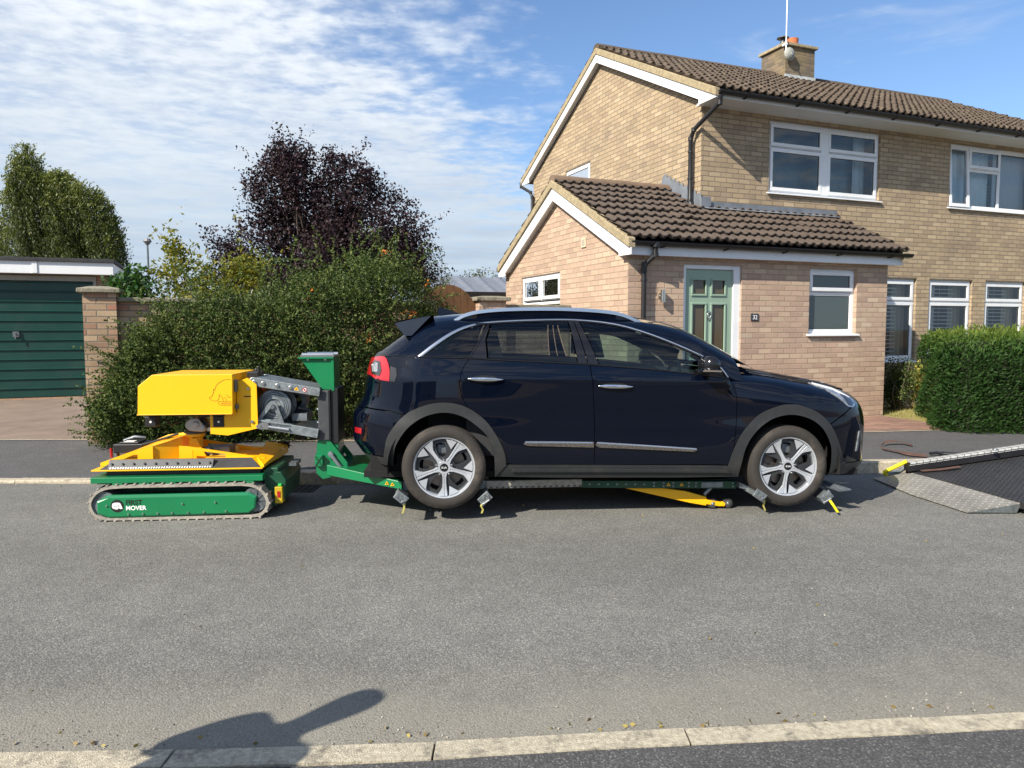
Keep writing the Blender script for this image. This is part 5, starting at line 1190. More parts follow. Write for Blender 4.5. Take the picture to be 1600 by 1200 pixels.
loop = catmull([(-4.00, .012), (-4.085, .045), (-4.125, .13), (-4.10, .205), (-4.03, .262), (-3.90, .285), (-3.5, .288), (-3.1, .288), (-2.93, .285), (-2.83, .255), (-2.765, .18), (-2.755, .10), (-2.80, .035), (-2.87, .012), (-3.2, .010), (-3.6, .010), (-4.00, .012)], 6)
# resample the loop
P_ = np.array(loop); sl_ = np.concatenate([[0], np.cumsum(np.linalg.norm(np.diff(P_, axis=0), axis=1))]); nl = 132
LP = np.stack([np.interp(np.linspace(0, sl_[-1], nl, endpoint=False), sl_, P_[:, i]) for i in (0, 1)], 1)
LT = np.roll(LP, -1, 0)-np.roll(LP, 1, 0); LT /= np.linalg.norm(LT, axis=1)[:, None]; LN = np.stack([LT[:, 1], -LT[:, 0]], 1)
if ((LP+LN*.02-LP.mean(0))**2).sum() < ((LP-LP.mean(0))**2).sum(): LN = -LN
def track(l0, l1, detail):
    k = MB(); y0, y1 = ly(l0, l1)
    O = LP; I = LP-LN*.022; vs = []
    for i in range(nl): vs += [(O[i, 0], y0, O[i, 1]), (O[i, 0], y1, O[i, 1]), (I[i, 0], y1, I[i, 1]), (I[i, 0], y0, I[i, 1])]
    k.add(vs, [(i*4+q, i*4+(q+1) % 4, ((i+1) % nl)*4+(q+1) % 4, ((i+1) % nl)*4+q) for i in range(nl) for q in range(4)])
    t = k.build('track', M_track, rob, auto=True)
    k = MB(); st = 3
    for i in range(0, nl, st):
        c = LP[i]; tt = LT[i]*.011; nn = LN[i]*.013; inn = LP[i]-LN[i]*.022; n2 = -LN[i]*.012
        for (a, o) in ((c, nn), (inn, n2)):
            vs = []
            for y in ((y0-.004, y1) if o is nn else (y0+.05, y1-.05)): vs += [(a[0]-tt[0], y, a[1]-tt[1]), (a[0]+tt[0], y, a[1]+tt[1]), (a[0]+tt[0]*.6+o[0], y, a[1]+tt[1]*.6+o[1]), (a[0]-tt[0]*.6+o[0], y, a[1]-tt[1]*.6+o[1])]
            k.add(vs, [(0, 1, 2, 3), (7, 6, 5, 4), (0, 4, 5, 1), (1, 5, 6, 2), (2, 6, 7, 3), (3, 7, 4, 0)])
    o = k.build('track_lugs', M_track, t, bevel=.002); o['kind'] = 'stuff'
    return t
track(.44, .62, 1); track(-.20, -.02, 0)
for (a, b_) in ((.455, .60), (-.185, -.03)):
    k = MB(); y0, y1 = ly(a, b_)
    for (x, z, r_) in ((-2.865, .150, .098), (-4.015, .135, .10)): k = MB(); k.lathe([(.001, y0+.02), (r_*.45, y0+.02), (r_*.5, y0), (r_, y0), (r_, y1), (.001, y1)], 20, (x, 0, z)); k.build('idler_wheel', M_dgalv, rob, auto=True)
    for j in range(6):
        k = MB(); x = -3.86+j*.17; k.cyl((x, 0, .062), .042, y0, y1, 16); k.build('road_wheel', M_ctrl, rob, auto=True)
    k = MB(); lbox(k, -4.0, -2.85, a+.02, b_-.03, .07, .20); k.build('track_beam', M_dgreen, rob)
# sprocket teeth that show at the right-hand end
k = MB()
for j in range(9):
    a = 2*math.pi*j/9; c_, s_ = math.cos(a), math.sin(a); k.add([L(-2.865+.03*c_-.012*s_, .606, .15+.03*s_+.012*c_), L(-2.865+.03*c_+.012*s_, .606, .15+.03*s_-.012*c_), L(-2.865+.088*c_+.009*s_, .606, .15+.088*s_-.009*c_), L(-2.865+.088*c_-.009*s_, .606, .15+.088*s_+.009*c_)], [(0, 1, 2, 3)])
k.build('sprocket_spokes', M_dgalv, rob)
k = MB()
pl = [(-4.055, .165), (-3.975, .212), (-2.905, .214), (-2.845, .182), (-2.857, .085), (-2.905, .048), (-3.97, .034), (-4.055, .070)]
inn = [(-4.045, .155), (-3.965, .190), (-2.915, .192), (-2.860, .170), (-2.868, .09), (-2.912, .058), (-3.965, .046), (-4.045, .078)]
vs = [L(x, .60, z) for x, z in pl]+[L(x, .625, z) for x, z in pl]+[L(x, .632, z) for x, z in inn]
k.add(vs, [(i, (i+1) % 8, 8+(i+1) % 8, 8+i) for i in range(8)]+[(8+i, 8+(i+1) % 8, 16+(i+1) % 8, 16+i) for i in range(8)]+[tuple(range(16, 24)), tuple(range(7, -1, -1))])
sp_l = k.build('side_plate', M_green, rob)
for x, z in ((-3.98, .130), (-3.41, .135), (-3.16, .142), (-3.82, .062), (-3.71, .063), (-3.60, .064), (-3.49, .065), (-3.37, .066), (-3.25, .067), (-3.08, .068)):
    k = MB(); k.lathe([(.001, -.643), (.006, -.643), (.008, -.638), (.008, -.630)], 10, (x, 0, z)); k.build('bolt', M_bolt, sp_l, auto=True)
# company badge and lettering on the side plate
M_ink = pmat('black_print', (.006, .006, .006), .5, var=.1); M_wp = pmat('white_print', (.80, .80, .78), .5, var=.03)
k = MB(); k.cyl(L(-3.902, 0, .128), .050, -.6335, -.632, 32); bd = k.build('badge', M_ink, sp_l)
k = MB(); k.add([L(-3.902+x*.05, .6345, .128+z*.05) for x, z in ((-.78, -.10), (-.72, .35), (-.45, .52), (.1, .55), (.45, .45), (.62, .10), (.72, -.15), (.80, -.42), (.45, -.48), (.25, -.30), (.05, -.52), (-.35, -.50), (-.45, -.30), (-.6, -.45))], [tuple(range(14))]); k.build('badge_emblem', M_wp, bd)
k = MB(); k.add([L(-3.902+x*.05, .6350, .128+z*.05) for x, z in ((-.5, -.12), (.45, -.16), (.42, -.08), (-.48, -.04))], [(0, 1, 2, 3)]); k.add([L(-3.902+x*.05, .6350, .128+z*.05) for x, z in ((.2, .2), (.34, .1), (.26, .02), (.14, .1))], [(0, 1, 2, 3)]); k.build('badge_lines', M_ink, bd)
text('plate_lettering', 'FIRST', .052, M_ink, sp_l, L(-3.838, .6332, .152), (math.pi/2, 0, 0), bold=.0012, align='LEFT', sx=1.0)
text('plate_lettering', 'MOVER', .046, M_wp, sp_l, L(-3.838, .6332, .108), (math.pi/2, 0, 0), bold=.0012, align='LEFT', sx=1.0)
# chassis
k = MB(); lbox(k, -4.11, -2.80, -.19, .60, .300, .345); lbox(k, -4.08, -2.84, -.15, .56, .285, .30)
for j in range(6): lbox(k, -3.95+j*.2, -3.87+j*.2, .575, .597, .283, .30)
k.build('deck', M_green, rob, bevel=.004)
k = MB(); lbox(k, -4.0, -2.82, -.02, .44, .06, .31); k.build('chassis', M_dgreen, rob, bevel=.01)
k = MB(); lprism(k, [(-2.82, .07), (-2.82, .37), (-2.68, .35), (-2.64, .28), (-2.66, .12), (-2.72, .07)], -.10, .50); lbox(k, -2.80, -2.70, -.1, .5, .345, .385); k.build('end_housing', M_dgreen, rob, bevel=.01)
k = MB(); lbox(k, -2.725, -2.665, .44, .54, .10, .235); ml = k.build('light_unit', pmat('dirty_yellow', (.48, .33, .01), .5), rob, bevel=.006)
k = MB(); lbox(k, -2.705, -2.68, .535, .544, .15, .20); k.build('red_lens', M_red, ml)
k = MB(); lbox(k, -2.70, -2.675, .50, .53, .24, .255); k.build('status_lamp', pmat('green_lens', (.05, .55, .10), .3), ml)
k = MB(); lbox(k, -2.66, -2.60, .1, .30, .36, .385); k.build('end_bracket', M_dgalv, rob)
k = MB(); lbox(k, -4.03, -2.84, -.17, .50, .345, .385); k.build('under_deck', M_black, rob)
k = MB(); lbox(k, -4.12, -2.81, -.18, .56, .387, .399); yd = k.build('yellow_deck', M_yel, rob, bevel=.002)
k = MB()
k.add([L(-4.06, .555, .400), L(-2.83, .555, .400), L(-2.92, .45, .462), L(-3.98, .45, .462), L(-4.06, .44, .400), L(-2.83, .44, .400)], [(0, 1, 2, 3), (0, 3, 4), (1, 5, 2), (3, 2, 5, 4)])
k.build('bevel_panel', M_ctrl, yd)
k = MB()
k.add([L(-2.92, .452, .463), L(-2.825, .548, .401), L(-2.80, .555, .401), L(-2.80, .555, .42), L(-2.895, .40, .463)], [(0, 1, 2, 3, 4)])
lprism(k, [(-3.30, .40), (-3.30, .458), (-2.88, .455), (-2.80, .42), (-2.80, .40)], -.16, .42)
k.add([L(-2.80, .555, .401), L(-2.80, .555, .42), L(-2.76, -.16, .47), L(-2.76, -.16, .401)], [(0, 1, 2, 3)])
k.add([L(-2.88, .42, .456), L(-2.80, .548, .42), L(-2.765, -.16, .475), L(-2.95, -.16, .50)], [(0, 1, 2, 3)])
k.build('yellow_end_plate', M_yel, yd)
k = MB(); k.add([L(-2.86, -.08, .515), L(-2.83, -.08, .515), L(-2.72, -.16, .455), L(-2.76, -.16, .455)], [(0, 1, 2, 3)]); lbox(k, -2.85, -2.75, -.17, -.15, .44, .50); k.build('rubber_edge', M_black, yd)
k = MB(); k.add([L(-4.0, .552, .404), L(-3.20, .552, .404), L(-3.20, .51, .468), L(-4.0, .51, .468), L(-4.0, .49, .468), L(-3.2, .49, .468), L(-3.2, .49, .404), L(-4.0, .49, .404)], [(0, 1, 2, 3), (3, 2, 5, 4), (1, 6, 5, 2), (0, 3, 4, 7)]); rk = k.build('slotted_rail', M_ctrl, rob)
for j in range(10):
    k = MB(); k.lathe([(.001, -.545), (.007, -.545), (.009, -.541), (.009, -.53)], 8, (-3.975+j*.083, 0, .442)); k.build('bolt', M_bolt, rk, auto=True)
k = MB()
for j in range(40): x = -3.985+j*.0195; k.add([L(x, .5535, .405), L(x+.009, .5535, .405), L(x+.014, .549, .416), L(x+.006, .549, .416)], [(0, 1, 2, 3)])
o = k.build('rail_teeth', M_bolt, rk); o['kind'] = 'stuff'
# yellow struts and tower
def plate(name, poly, holes, l, th, m, par):
    V, F = cdt(poly, holes); n = len(V); st = 0
    vs = [L(a, l, b_) for a, b_ in V]+[L(a, l-th, b_) for a, b_ in V]; fs = [tuple(f) for f in F]+[tuple(n+i for i in f[::-1]) for f in F]
    for h in [poly]+list(holes):
        m_ = len(h)
        for i in range(m_): a, b_ = st+i, st+(i+1) % m_; fs.append((a, b_, n+b_, n+a))
        st += m_
    k = MB(); k.add(vs, fs); return k.build(name, m, par)
for l_ in (.40, .02):
    plate('strut', [(-4.12, .402), (-4.12, .428), (-3.84, .530), (-3.71, .556), (-3.71, .402)], [[(-3.95, .452), (-3.86, .490), (-3.83, .490), (-3.83, .452)]], l_, .012, M_yel, yd)
    plate('strut', [(-3.505, .402), (-3.505, .556), (-3.44, .552), (-2.83, .450), (-2.83, .402)], [[(-3.40, .52), (-3.40, .45), (-3.14, .45), (-3.14, .485)]], l_, .012, M_yel, yd)
k = MB(); k.add([L(-3.84, .39, .531), L(-3.71, .39, .557), L(-3.50, .30, .620), L(-3.50, .12, .620), L(-3.71, .02, .557), L(-3.84, .02, .531)], [(0, 1, 2, 3, 4, 5)]); k.add([L(-3.71, .388, .557), L(-3.71, .388, .402), L(-3.52, .28, .402), L(-3.52, .28, .61)], [(0, 1, 2, 3)]); k.add([L(-3.71, .02, .557), L(-3.71, .02, .402), L(-3.52, .12, .402), L(-3.52, .12, .61)], [(0, 1, 2, 3)]); k.build('strut_web', M_yel, yd)
k = MB(); k.tube([L(-3.95, -.02, .49), L(-3.72, .02, .585), L(-3.50, .10, .62)], .014, 8); k.tube([L(-3.68, .22, .42), L(-3.61, .22, .50), L(-3.52, .22, .43)], .008, 6); k.build('brace', M_yel, yd, auto=True)
k = MB(); k.tube([L(-4.0, .10, .50), L(-3.82, .12, .55), L(-3.60, .14, .62)], .010, 6); k.build('hose', M_black, yd, auto=True)
k = MB(); k.lathe([(.085, .40), (.06, .50), (.055, .60), (.075, .612), (.075, .635)], 24, L(-3.43, .22, 0), 'z'); k.add([L(-3.52, .30, .402), L(-3.44, .30, .60), L(-3.40, .30, .60), L(-3.30, .30, .402), L(-3.52, .28, .402), L(-3.44, .28, .60), L(-3.40, .28, .60), L(-3.30, .28, .402)], [(0, 1, 2, 3), (7, 6, 5, 4), (0, 4, 5, 1), (1, 5, 6, 2), (2, 6, 7, 3)]); k.build('tower', M_yel, yd, auto=True)
k = MB(); lbox(k, -3.36, -3.15, .08, .26, .45, .52); k.lathe([(.001, -.33), (.02, -.33), (.02, -.2)], 12, (-3.30, 0, .50)); k.build('actuator', M_dgalv, rob, bevel=.006)
# power pack at the rear of the deck
k = MB(); lbox(k, -4.14, -3.90, -.10, .12, .46, .535); lbox(k, -4.10, -3.94, -.06, .10, .535, .55); bt = k.build('battery_box', M_black, rob, bevel=.015)
k = MB(); k.tube([L(-4.10, .0, .55), L(-4.0, .02, .585), L(-3.92, .0, .57)], .012, 8); k.build('battery_handle', M_dgalv, bt, auto=True)
k = MB(); lbox(k, -4.06, -3.98, .03, .10, .55, .554); k.build('battery_label', M_wp, bt)
k = MB(); k.tube([L(-4.165, .10, .42), L(-4.165, .10, .50)], .012, 10); k.build('red_flask', M_red, rob, auto=True)
k = MB(); lbox(k, -4.15, -4.12, .05, .1, .40, .5); k.build('bracket', M_dgalv, rob)
# slewing head
k = MB(); k.lathe([(.07, .635), (.09, .64), (.09, .655), (.06, .66), (.06, .70)], 24, L(-3.43, .22, 0), 'z'); k.build('slewing_ring', M_ctrl, rob, auto=True)
k = MB(); lprism(k, [(-3.48, .70), (-3.47, .745), (-3.42, .775), (-3.37, .775), (-3.34, .73), (-3.31, .69), (-3.33, .655), (-3.44, .665)], .14, .33); k.cyl(L(-3.39, 0, .72), .028, -.345, -.32, 14); k.build('gear_casting', pmat('cast_aluminium', (.50, .50, .48), .5, metal=.4, var=.12, nscale=20), rob, bevel=.012)
k = MB(); lbox(k, -3.31, -3.22, .18, .30, .66, .715); k.lathe([(.001, -.3), (.035, -.3), (.035, -.1)], 14, (-3.25, 0, .70)); k.build('slew_motor', pmat('brushed_steel', (0, 0, 0)), rob, auto=True)
up = M_yel
k = MB(); lprism(k, [(-3.752, .832), (-3.742, 1.055), (-3.632, 1.143), (-3.022, 1.143), (-3.028, .832)], -.10, .56)
lprism(k, [(-3.758, .826), (-3.756, .834), (-3.03, .834), (-3.03, .826)], -.10, .566)
cv = k.build('cover', M_yel, rob, bevel=.004)
# line emblem printed on the cover: a horned animal over a track
lines = [[(-3.035, 1.103), (-3.085, 1.100), (-3.125, 1.078), (-3.150, 1.050), (-3.160, 1.018), (-3.168, 1.028), (-3.170, 1.000), (-3.182, .972), (-3.205, .958), (-3.185, .940), (-3.160, .932), (-3.142, .935), (-3.128, .955), (-3.124, .985), (-3.105, .965), (-3.095, .935)],
         [(-3.085, .965), (-3.07, .935)], [(-3.07, .985), (-3.055, .96), (-3.035, .965)], [(-3.035, .930), (-3.13, .930), (-3.135, .912), (-3.12, .900), (-3.035, .898)], [(-3.035, .918), (-3.11, .918), (-3.11, .910), (-3.035, .909)]]
k = MB()
for ln in lines:
    for a, b_ in zip(ln[:-1], ln[1:]):
        d_ = np.array(b_)-np.array(a); n_ = np.array([-d_[1], d_[0]])/np.linalg.norm(d_)*.0013; e = d_/np.linalg.norm(d_)*.001
        k.add([L(a[0]-n_[0]-e[0], .5612, a[1]-n_[1]-e[1]), L(b_[0]-n_[0]+e[0], .5612, b_[1]-n_[1]+e[1]), L(b_[0]+n_[0]+e[0], .5612, b_[1]+n_[1]+e[1]), L(a[0]+n_[0]-e[0], .5612, a[1]+n_[1]-e[1])], [(0, 1, 2, 3)])
o = k.build('line_emblem', M_ink, cv)
k = MB(); lbox(k, -3.022, -3.008, .44, .52, 1.0, 1.095); lbox(k, -3.022, -3.006, .44, .50, .86, .90); k.build('cover_latch', M_dgalv, rob, bevel=.003)
for l_ in (.46, -.02): plate('side_frame', [(-3.235, .66), (-3.235, .828), (-3.02, .828), (-3.02, 1.075), (-2.935, 1.108), (-2.865, 1.055), (-2.862, .70), (-3.10, .645)], [], l_, .016, M_yel, rob)
k = MB(); lprism(k, [(-3.02, 1.07), (-2.94, 1.10), (-2.87, 1.05), (-2.88, 1.03), (-2.95, 1.075), (-3.02, 1.05)], -.02, .45); lbox(k, -3.0, -2.99, 0, .44, .70, 1.05); lprism(k, [(-3.22, .665), (-3.10, .655), (-2.87, .71), (-2.87, .725), (-3.10, .67), (-3.22, .68)], 0, .44); k.build('head_shell', M_yel, rob)
k = MB(); lbox(k, -2.98, -2.89, .10, .30, 1.10, 1.145); k.cyl(L(-2.94, .14, 0), .02, 1.14, 1.165, 12, 'z'); k.cyl(L(-2.90, .24, 0), .012, 1.13, 1.19, 12, 'z'); k.build('control_pod', M_black, rob, bevel=.004)
k = MB(); k.cyl(L(-2.905, 0, .755), .013, -.472, -.455, 12); k.cyl(L(-2.93, 0, 1.02), .010, -.470, -.455, 12); k.build('frame_bolt', M_bolt, rob)
k = MB(); lbox(k, -2.965, -2.91, .461, .463, .955, .963); k.build('frame_print', M_ink, rob)
for (x, l_) in ((-3.71, .42), (-3.165, .47)):
    k = MB(); lbox(k, x-.045, x+.04, l_-.10, l_, .715, .80); lbox(k, x-.05, x+.045, l_-.11, l_+.003, .80, .828); c_ = k.build('motor_controller', M_black, rob, bevel=.006)
    k = MB(); k.cyl(L(x, 0, .757), .009, -l_-.004, -l_+.002, 12); k.build('port', M_wp, c_)
k = MB(); lbox(k, -3.49, -3.36, .25, .50, .805, .83); lbox(k, -3.34, -3.22, .2, .42, .79, .83); lbox(k, -3.64, -3.52, .1, .35, .80, .83); k.build('wiring_tray', M_black, rob, bevel=.004)
k = MB(); k.tube([L(-3.66, .3, .77), L(-3.58, .33, .72), L(-3.5, .3, .76), L(-3.44, .28, .80)], .008, 6); k.tube([L(-3.33, .36, .79), L(-3.27, .4, .73), L(-3.21, .42, .76)], .010, 6); k.tube([L(-3.36, .3, .76), L(-3.30, .32, .70), L(-3.22, .3, .74)], .012, 6); k.build('cable', M_black, rob, auto=True)
# arms to the mast
def arm(name, pts, r, l, th, m, bolts=()):
    k = MB(); (x0, z0), (x1, z1) = pts; d_ = np.array([x1-x0, z1-z0]); d_ = d_/np.linalg.norm(d_); n_ = np.array([-d_[1], d_[0]]); r0, r1 = r
    a0 = math.atan2(n_[1], n_[0]); po = [(x0+r0*math.cos(a0+q), z0+r0*math.sin(a0+q)) for q in np.linspace(0, math.pi, 9)]+[(x1-n_[0]*r1, z1-n_[1]*r1), (x1+n_[0]*r1, z1+n_[1]*r1)]
    lprism(k, po, l-th, l); o = k.build(name, m, rob, bevel=.004)
    for f in bolts:
        x, z = x0+(x1-x0)*f, z0+(z1-z0)*f; k = MB(); k.lathe([(.001, -l-.012), (.012, -l-.012), (.015, -l-.004), (.018, -l-.003), (.018, -l)], 12, (x, 0, z)); k.build('bolt', M_bolt, o, auto=True)
    return o
ua = arm('upper_arm', [(-2.895, 1.075), (-2.37, .982)], (.036, .032), .44, .02, M_galv, (.02, .15, .36, .56)); arm('upper_arm', [(-2.895, 1.075), (-2.37, .982)], (.036, .032), .04, .02, M_galv)
k = MB(); lprism(k, [(-2.88, 1.108), (-2.38, 1.018), (-2.38, 1.010), (-2.88, 1.098)], .04, .42); k.build('arm_web', M_galv, ua)
# warning stickers on the upper arm
k = MB(); k.add([L(-2.574, .4412, 1.006), L(-2.538, .4412, .999), L(-2.552, .4412, 1.032)], [(0, 1, 2)]); k.build('warning_sticker', M_yel, ua)
k = MB(); k.add([L(-2.562, .4416, 1.009), L(-2.548, .4416, 1.006), L(-2.554, .4416, 1.020)], [(0, 1, 2)]); k.build('sticker_mark', M_ink, ua)
k = MB(); k.cyl(L(-2.49, 0, 1.005), .019, -.4412, -.440, 20); st_ = k.build('prohibition_sticker', M_wp, ua)
k = MB(); k.lathe([(.014, -.4416), (.019, -.4416)], 20, (-2.49, 0, 1.005)); k.add([L(-2.503, .4418, 1.014), L(-2.499, .4418, 1.018), L(-2.477, .4418, .996), L(-2.481, .4418, .992)], [(0, 1, 2, 3)]); k.build('sticker_ring', M_red, st_)
k = MB(); k.add([L(-2.49+.009*math.cos(q), .4415, 1.005+.009*math.sin(q)) for q in (0, 1.2, 2.6, 3.6, 5)], [(0, 1, 2, 3, 4)]); k.build('sticker_mark', M_ink, st_)
arm('lower_arm', [(-2.905, .742), (-2.39, .645)], (.034, .038), .44, .03, M_galv, (.04, )); arm('lower_arm', [(-2.905, .742), (-2.39, .645)], (.034, .038), .04, .03, M_galv)
k = MB(); lprism(k, [(-2.94, .77), (-2.80, .745), (-2.60, .715), (-2.60, .70), (-2.82, .72), (-2.94, .745)], .04, .44); k.build('winch_bed', M_galv, rob)
for l_ in (.415, .09):
    plate('winch_bracket', [(-2.945, .768), (-2.87, .775), (-2.79, .895), (-2.765, .915), (-2.735, .915), (-2.72, .895), (-2.665, .735), (-2.60, .722), (-2.60, .70), (-2.70, .71), (-2.945, .75)], [[(-2.84, .772), (-2.765, .865), (-2.745, .865), (-2.705, .755)]], l_, .016, M_galv, rob)
k = MB(); DX, DZ = -2.752, .868
prof = [(.001, -.36), (.05, -.36), (.06, -.372), (.125, -.372), (.137, -.366), (.137, -.352), (.118, -.345), (.113, -.335), (.131, -.325), (.131, -.318), (.105, -.31), (.105, -.16), (.137, -.155), (.137, -.14), (.001, -.14)]
k.lathe(prof, 40, (DX, 0, DZ)); dm = k.build('winch_drum', M_galv, rob, auto=True)
k = MB()
for r_ in (.113, .098, .083): k.lathe([(r_-.004, -.3725), (r_, -.376), (r_+.004, -.3725)], 40, (DX, 0, DZ))
k.lathe([(.001, -.43), (.018, -.43), (.022, -.42), (.022, -.37)], 16, (DX, 0, DZ)); k.build('drum_rings', M_dgalv, dm, auto=True)
k = MB(); k.lathe([(.06, -.15), (.10, -.14), (.10, 0.0), (.02, .02)], 24, (DX+.12, 0, DZ+.02)); lbox(k, -2.62, -2.50, .05, .32, .74, .80); k.tube([L(-2.62, .2, .80), L(-2.58, .25, .84), L(-2.5, .2, .82)], .012, 6); k.build('winch_gearbox', M_dgalv, rob, auto=True)
k = MB(); lbox(k, -2.85, -2.78, .40, .46, .69, .74); k.cyl(L(-2.855, 0, .715), .018, -.475, -.45, 10); k.cyl(L(-2.70, 0, .705), .010, -.455, -.43, 10); k.tube([L(-2.78, .45, .71), L(-2.62, .45, .685)], .012, 8); k.build('latch_pin', M_bolt, rob, auto=True)
k = MB(); k.tube([L(-2.90, .3, 1.02), L(-2.86, .36, 1.04), L(-2.82, .33, .99)], .014, 6); k.build('hook_strap', pmat('orange_webbing', (.50, .10, .02), .7), rob)

# ================================================================ the wheel lift carrying the car
lift = empty('vehicle_lift_frame', (CO.x, CO.y, 0), (0, 0, YAW), label='green steel wheel lift with upright mast, rails under the car and yellow support leg', cat='lift frame')
k = MB(); lbox(k, -2.395, -2.305, .06, .40, .585, .995); k.build('mast_front', M_ctrl, lift, bevel=.006)
k = MB(); lbox(k, -2.303, -2.295, .02, .40, .58, 1.0); lbox(k, -2.295, -2.235, .02, .38, .56, 1.01); k.build('mast_rear', M_black, lift, bevel=.004)
k = MB(); k.cyl(L(-2.405, 0, .83), .009, -.3, -.2, 8); 
for z in (.64, .73, .84, .93): k.lathe([(.001, -.012), (.011, -.012), (.011, 0)], 8, L(-2.395, .37, z), 'x')
k.build('mast_bolt', M_bolt, lift)
plate('mast_fin', [(-2.53, 1.255), (-2.27, 1.255), (-2.27, 1.0), (-2.36, 1.005)], [], .37, .012, M_green, lift); plate('mast_fin', [(-2.53, 1.255), (-2.27, 1.255), (-2.27, 1.0), (-2.36, 1.005)], [], .10, .012, M_green, lift)
k = MB(); lbox(k, -2.545, -2.262, .02, .40, 1.255, 1.268); lbox(k, -2.283, -2.262, .06, .385, .99, 1.255); tpl = k.build('mast_head', M_green, lift, bevel=.002)
k = MB(); k.tube([L(-2.52, .36, 1.287), L(-2.265, .36, 1.287)], .016, 12); k.tube([L(-2.52, .12, 1.287), L(-2.265, .12, 1.287)], .016, 12); lbox(k, -2.53, -2.26, .10, .38, 1.27, 1.285); k.build('head_roller', M_bolt, tpl, auto=True)
k = MB(); k.cyl(L(-2.47, 0, 1.248), .009, -.385, -.37, 8); k.cyl(L(-2.33, 0, 1.248), .009, -.385, -.37, 8); k.build('head_bolt', M_bolt, tpl)
k = MB(); lbox(k, -2.40, -2.24, .04, .36, .30, .585); k.build('foot_block', M_green, lift, bevel=.006)
for l_ in (.385, .04): plate('foot_gusset', [(-2.405, .585), (-2.31, .585), (-2.17, .40), (-2.165, .34), (-2.26, .315), (-2.30, .275), (-2.37, .262), (-2.42, .31), (-2.42, .46)], [[(-2.30, .50), (-2.30, .42), (-2.235, .38), (-2.225, .40)]], l_, .014, M_green, lift)
k = MB(); lbox(k, -2.425, -2.36, .36, .43, .375, .465); bx_ = k.build('box_bracket', M_green, lift, bevel=.004)
k = MB(); k.ribbon([L(-2.42, .433, .38), L(-2.365, .433, .46)], (0, .004, 0), .008); k.ribbon([L(-2.42, .433, .46), L(-2.365, .433, .38)], (0, .004, 0), .008); k.build('bracket_cross', M_dgreen, bx_)
k = MB(); k.cyl(L(-2.30, 0, .47), .022, -.41, -.38, 14); k.tube([L(-2.30, .40, .47), L(-2.22, .40, .36)], .018, 10); k.build('ram', M_galv, lift, auto=True)
def beam(name, a, b_, hw, z0h, m, par, hh=None):
    """box beam in plan from a to b (x, l, ztop, height, halfwidth)"""
    k = MB(); vs = []
    for (x, l_, zt_, h_, w1) in (a, b_): vs += [L(x, l_+w1, zt_-h_), L(x, l_-w1, zt_-h_), L(x, l_-w1, zt_), L(x, l_+w1, zt_)]
    k.add(vs, [(0, 1, 2, 3), (7, 6, 5, 4), (0, 4, 5, 1), (1, 5, 6, 2), (2, 6, 7, 3), (3, 7, 4, 0)]); return k.build(name, m, par, bevel=.004)
ar = beam('fork_arm', (-2.33, .36, .385, .085, .06), (-1.70, .70, .300, .062, .05), 0, 0, M_green, lift); beam('fork_arm', (-2.33, .06, .385, .085, .06), (-1.70, -.62, .300, .062, .05), 0, 0, M_green, lift)
k = MB(); k.add([L(-2.27, .36, .375), L(-1.70, .68, .302), L(-1.45, .68, .300), L(-1.45, -.6, .300), L(-1.70, -.6, .302), L(-2.27, .04, .375)], [(0, 1, 2, 3, 4, 5)]); k.add([L(-2.27, .36, .30), L(-1.70, .66, .26), L(-1.70, -.6, .26), L(-2.27, .04, .30)], [(3, 2, 1, 0)]); k.build('fork_plate', M_green, lift)
def warn(x, l_, z, par, s=.028):
    k = MB(); k.add([L(x-s*.6, l_, z-s*.45), L(x+s*.6, l_, z-s*.45), L(x, l_, z+s*.6)], [(0, 1, 2)]); o = k.build('warning_sticker', M_yel, par)
    k = MB(); k.add([L(x-s*.25, l_+.0006, z-s*.25), L(x+s*.25, l_+.0006, z-s*.25), L(x, l_+.0006, z+s*.25)], [(0, 1, 2)]); k.build('sticker_mark', M_ink, o)
warn(-1.82, .7, .282, ar); warn(-1.775, .722, .276, ar)
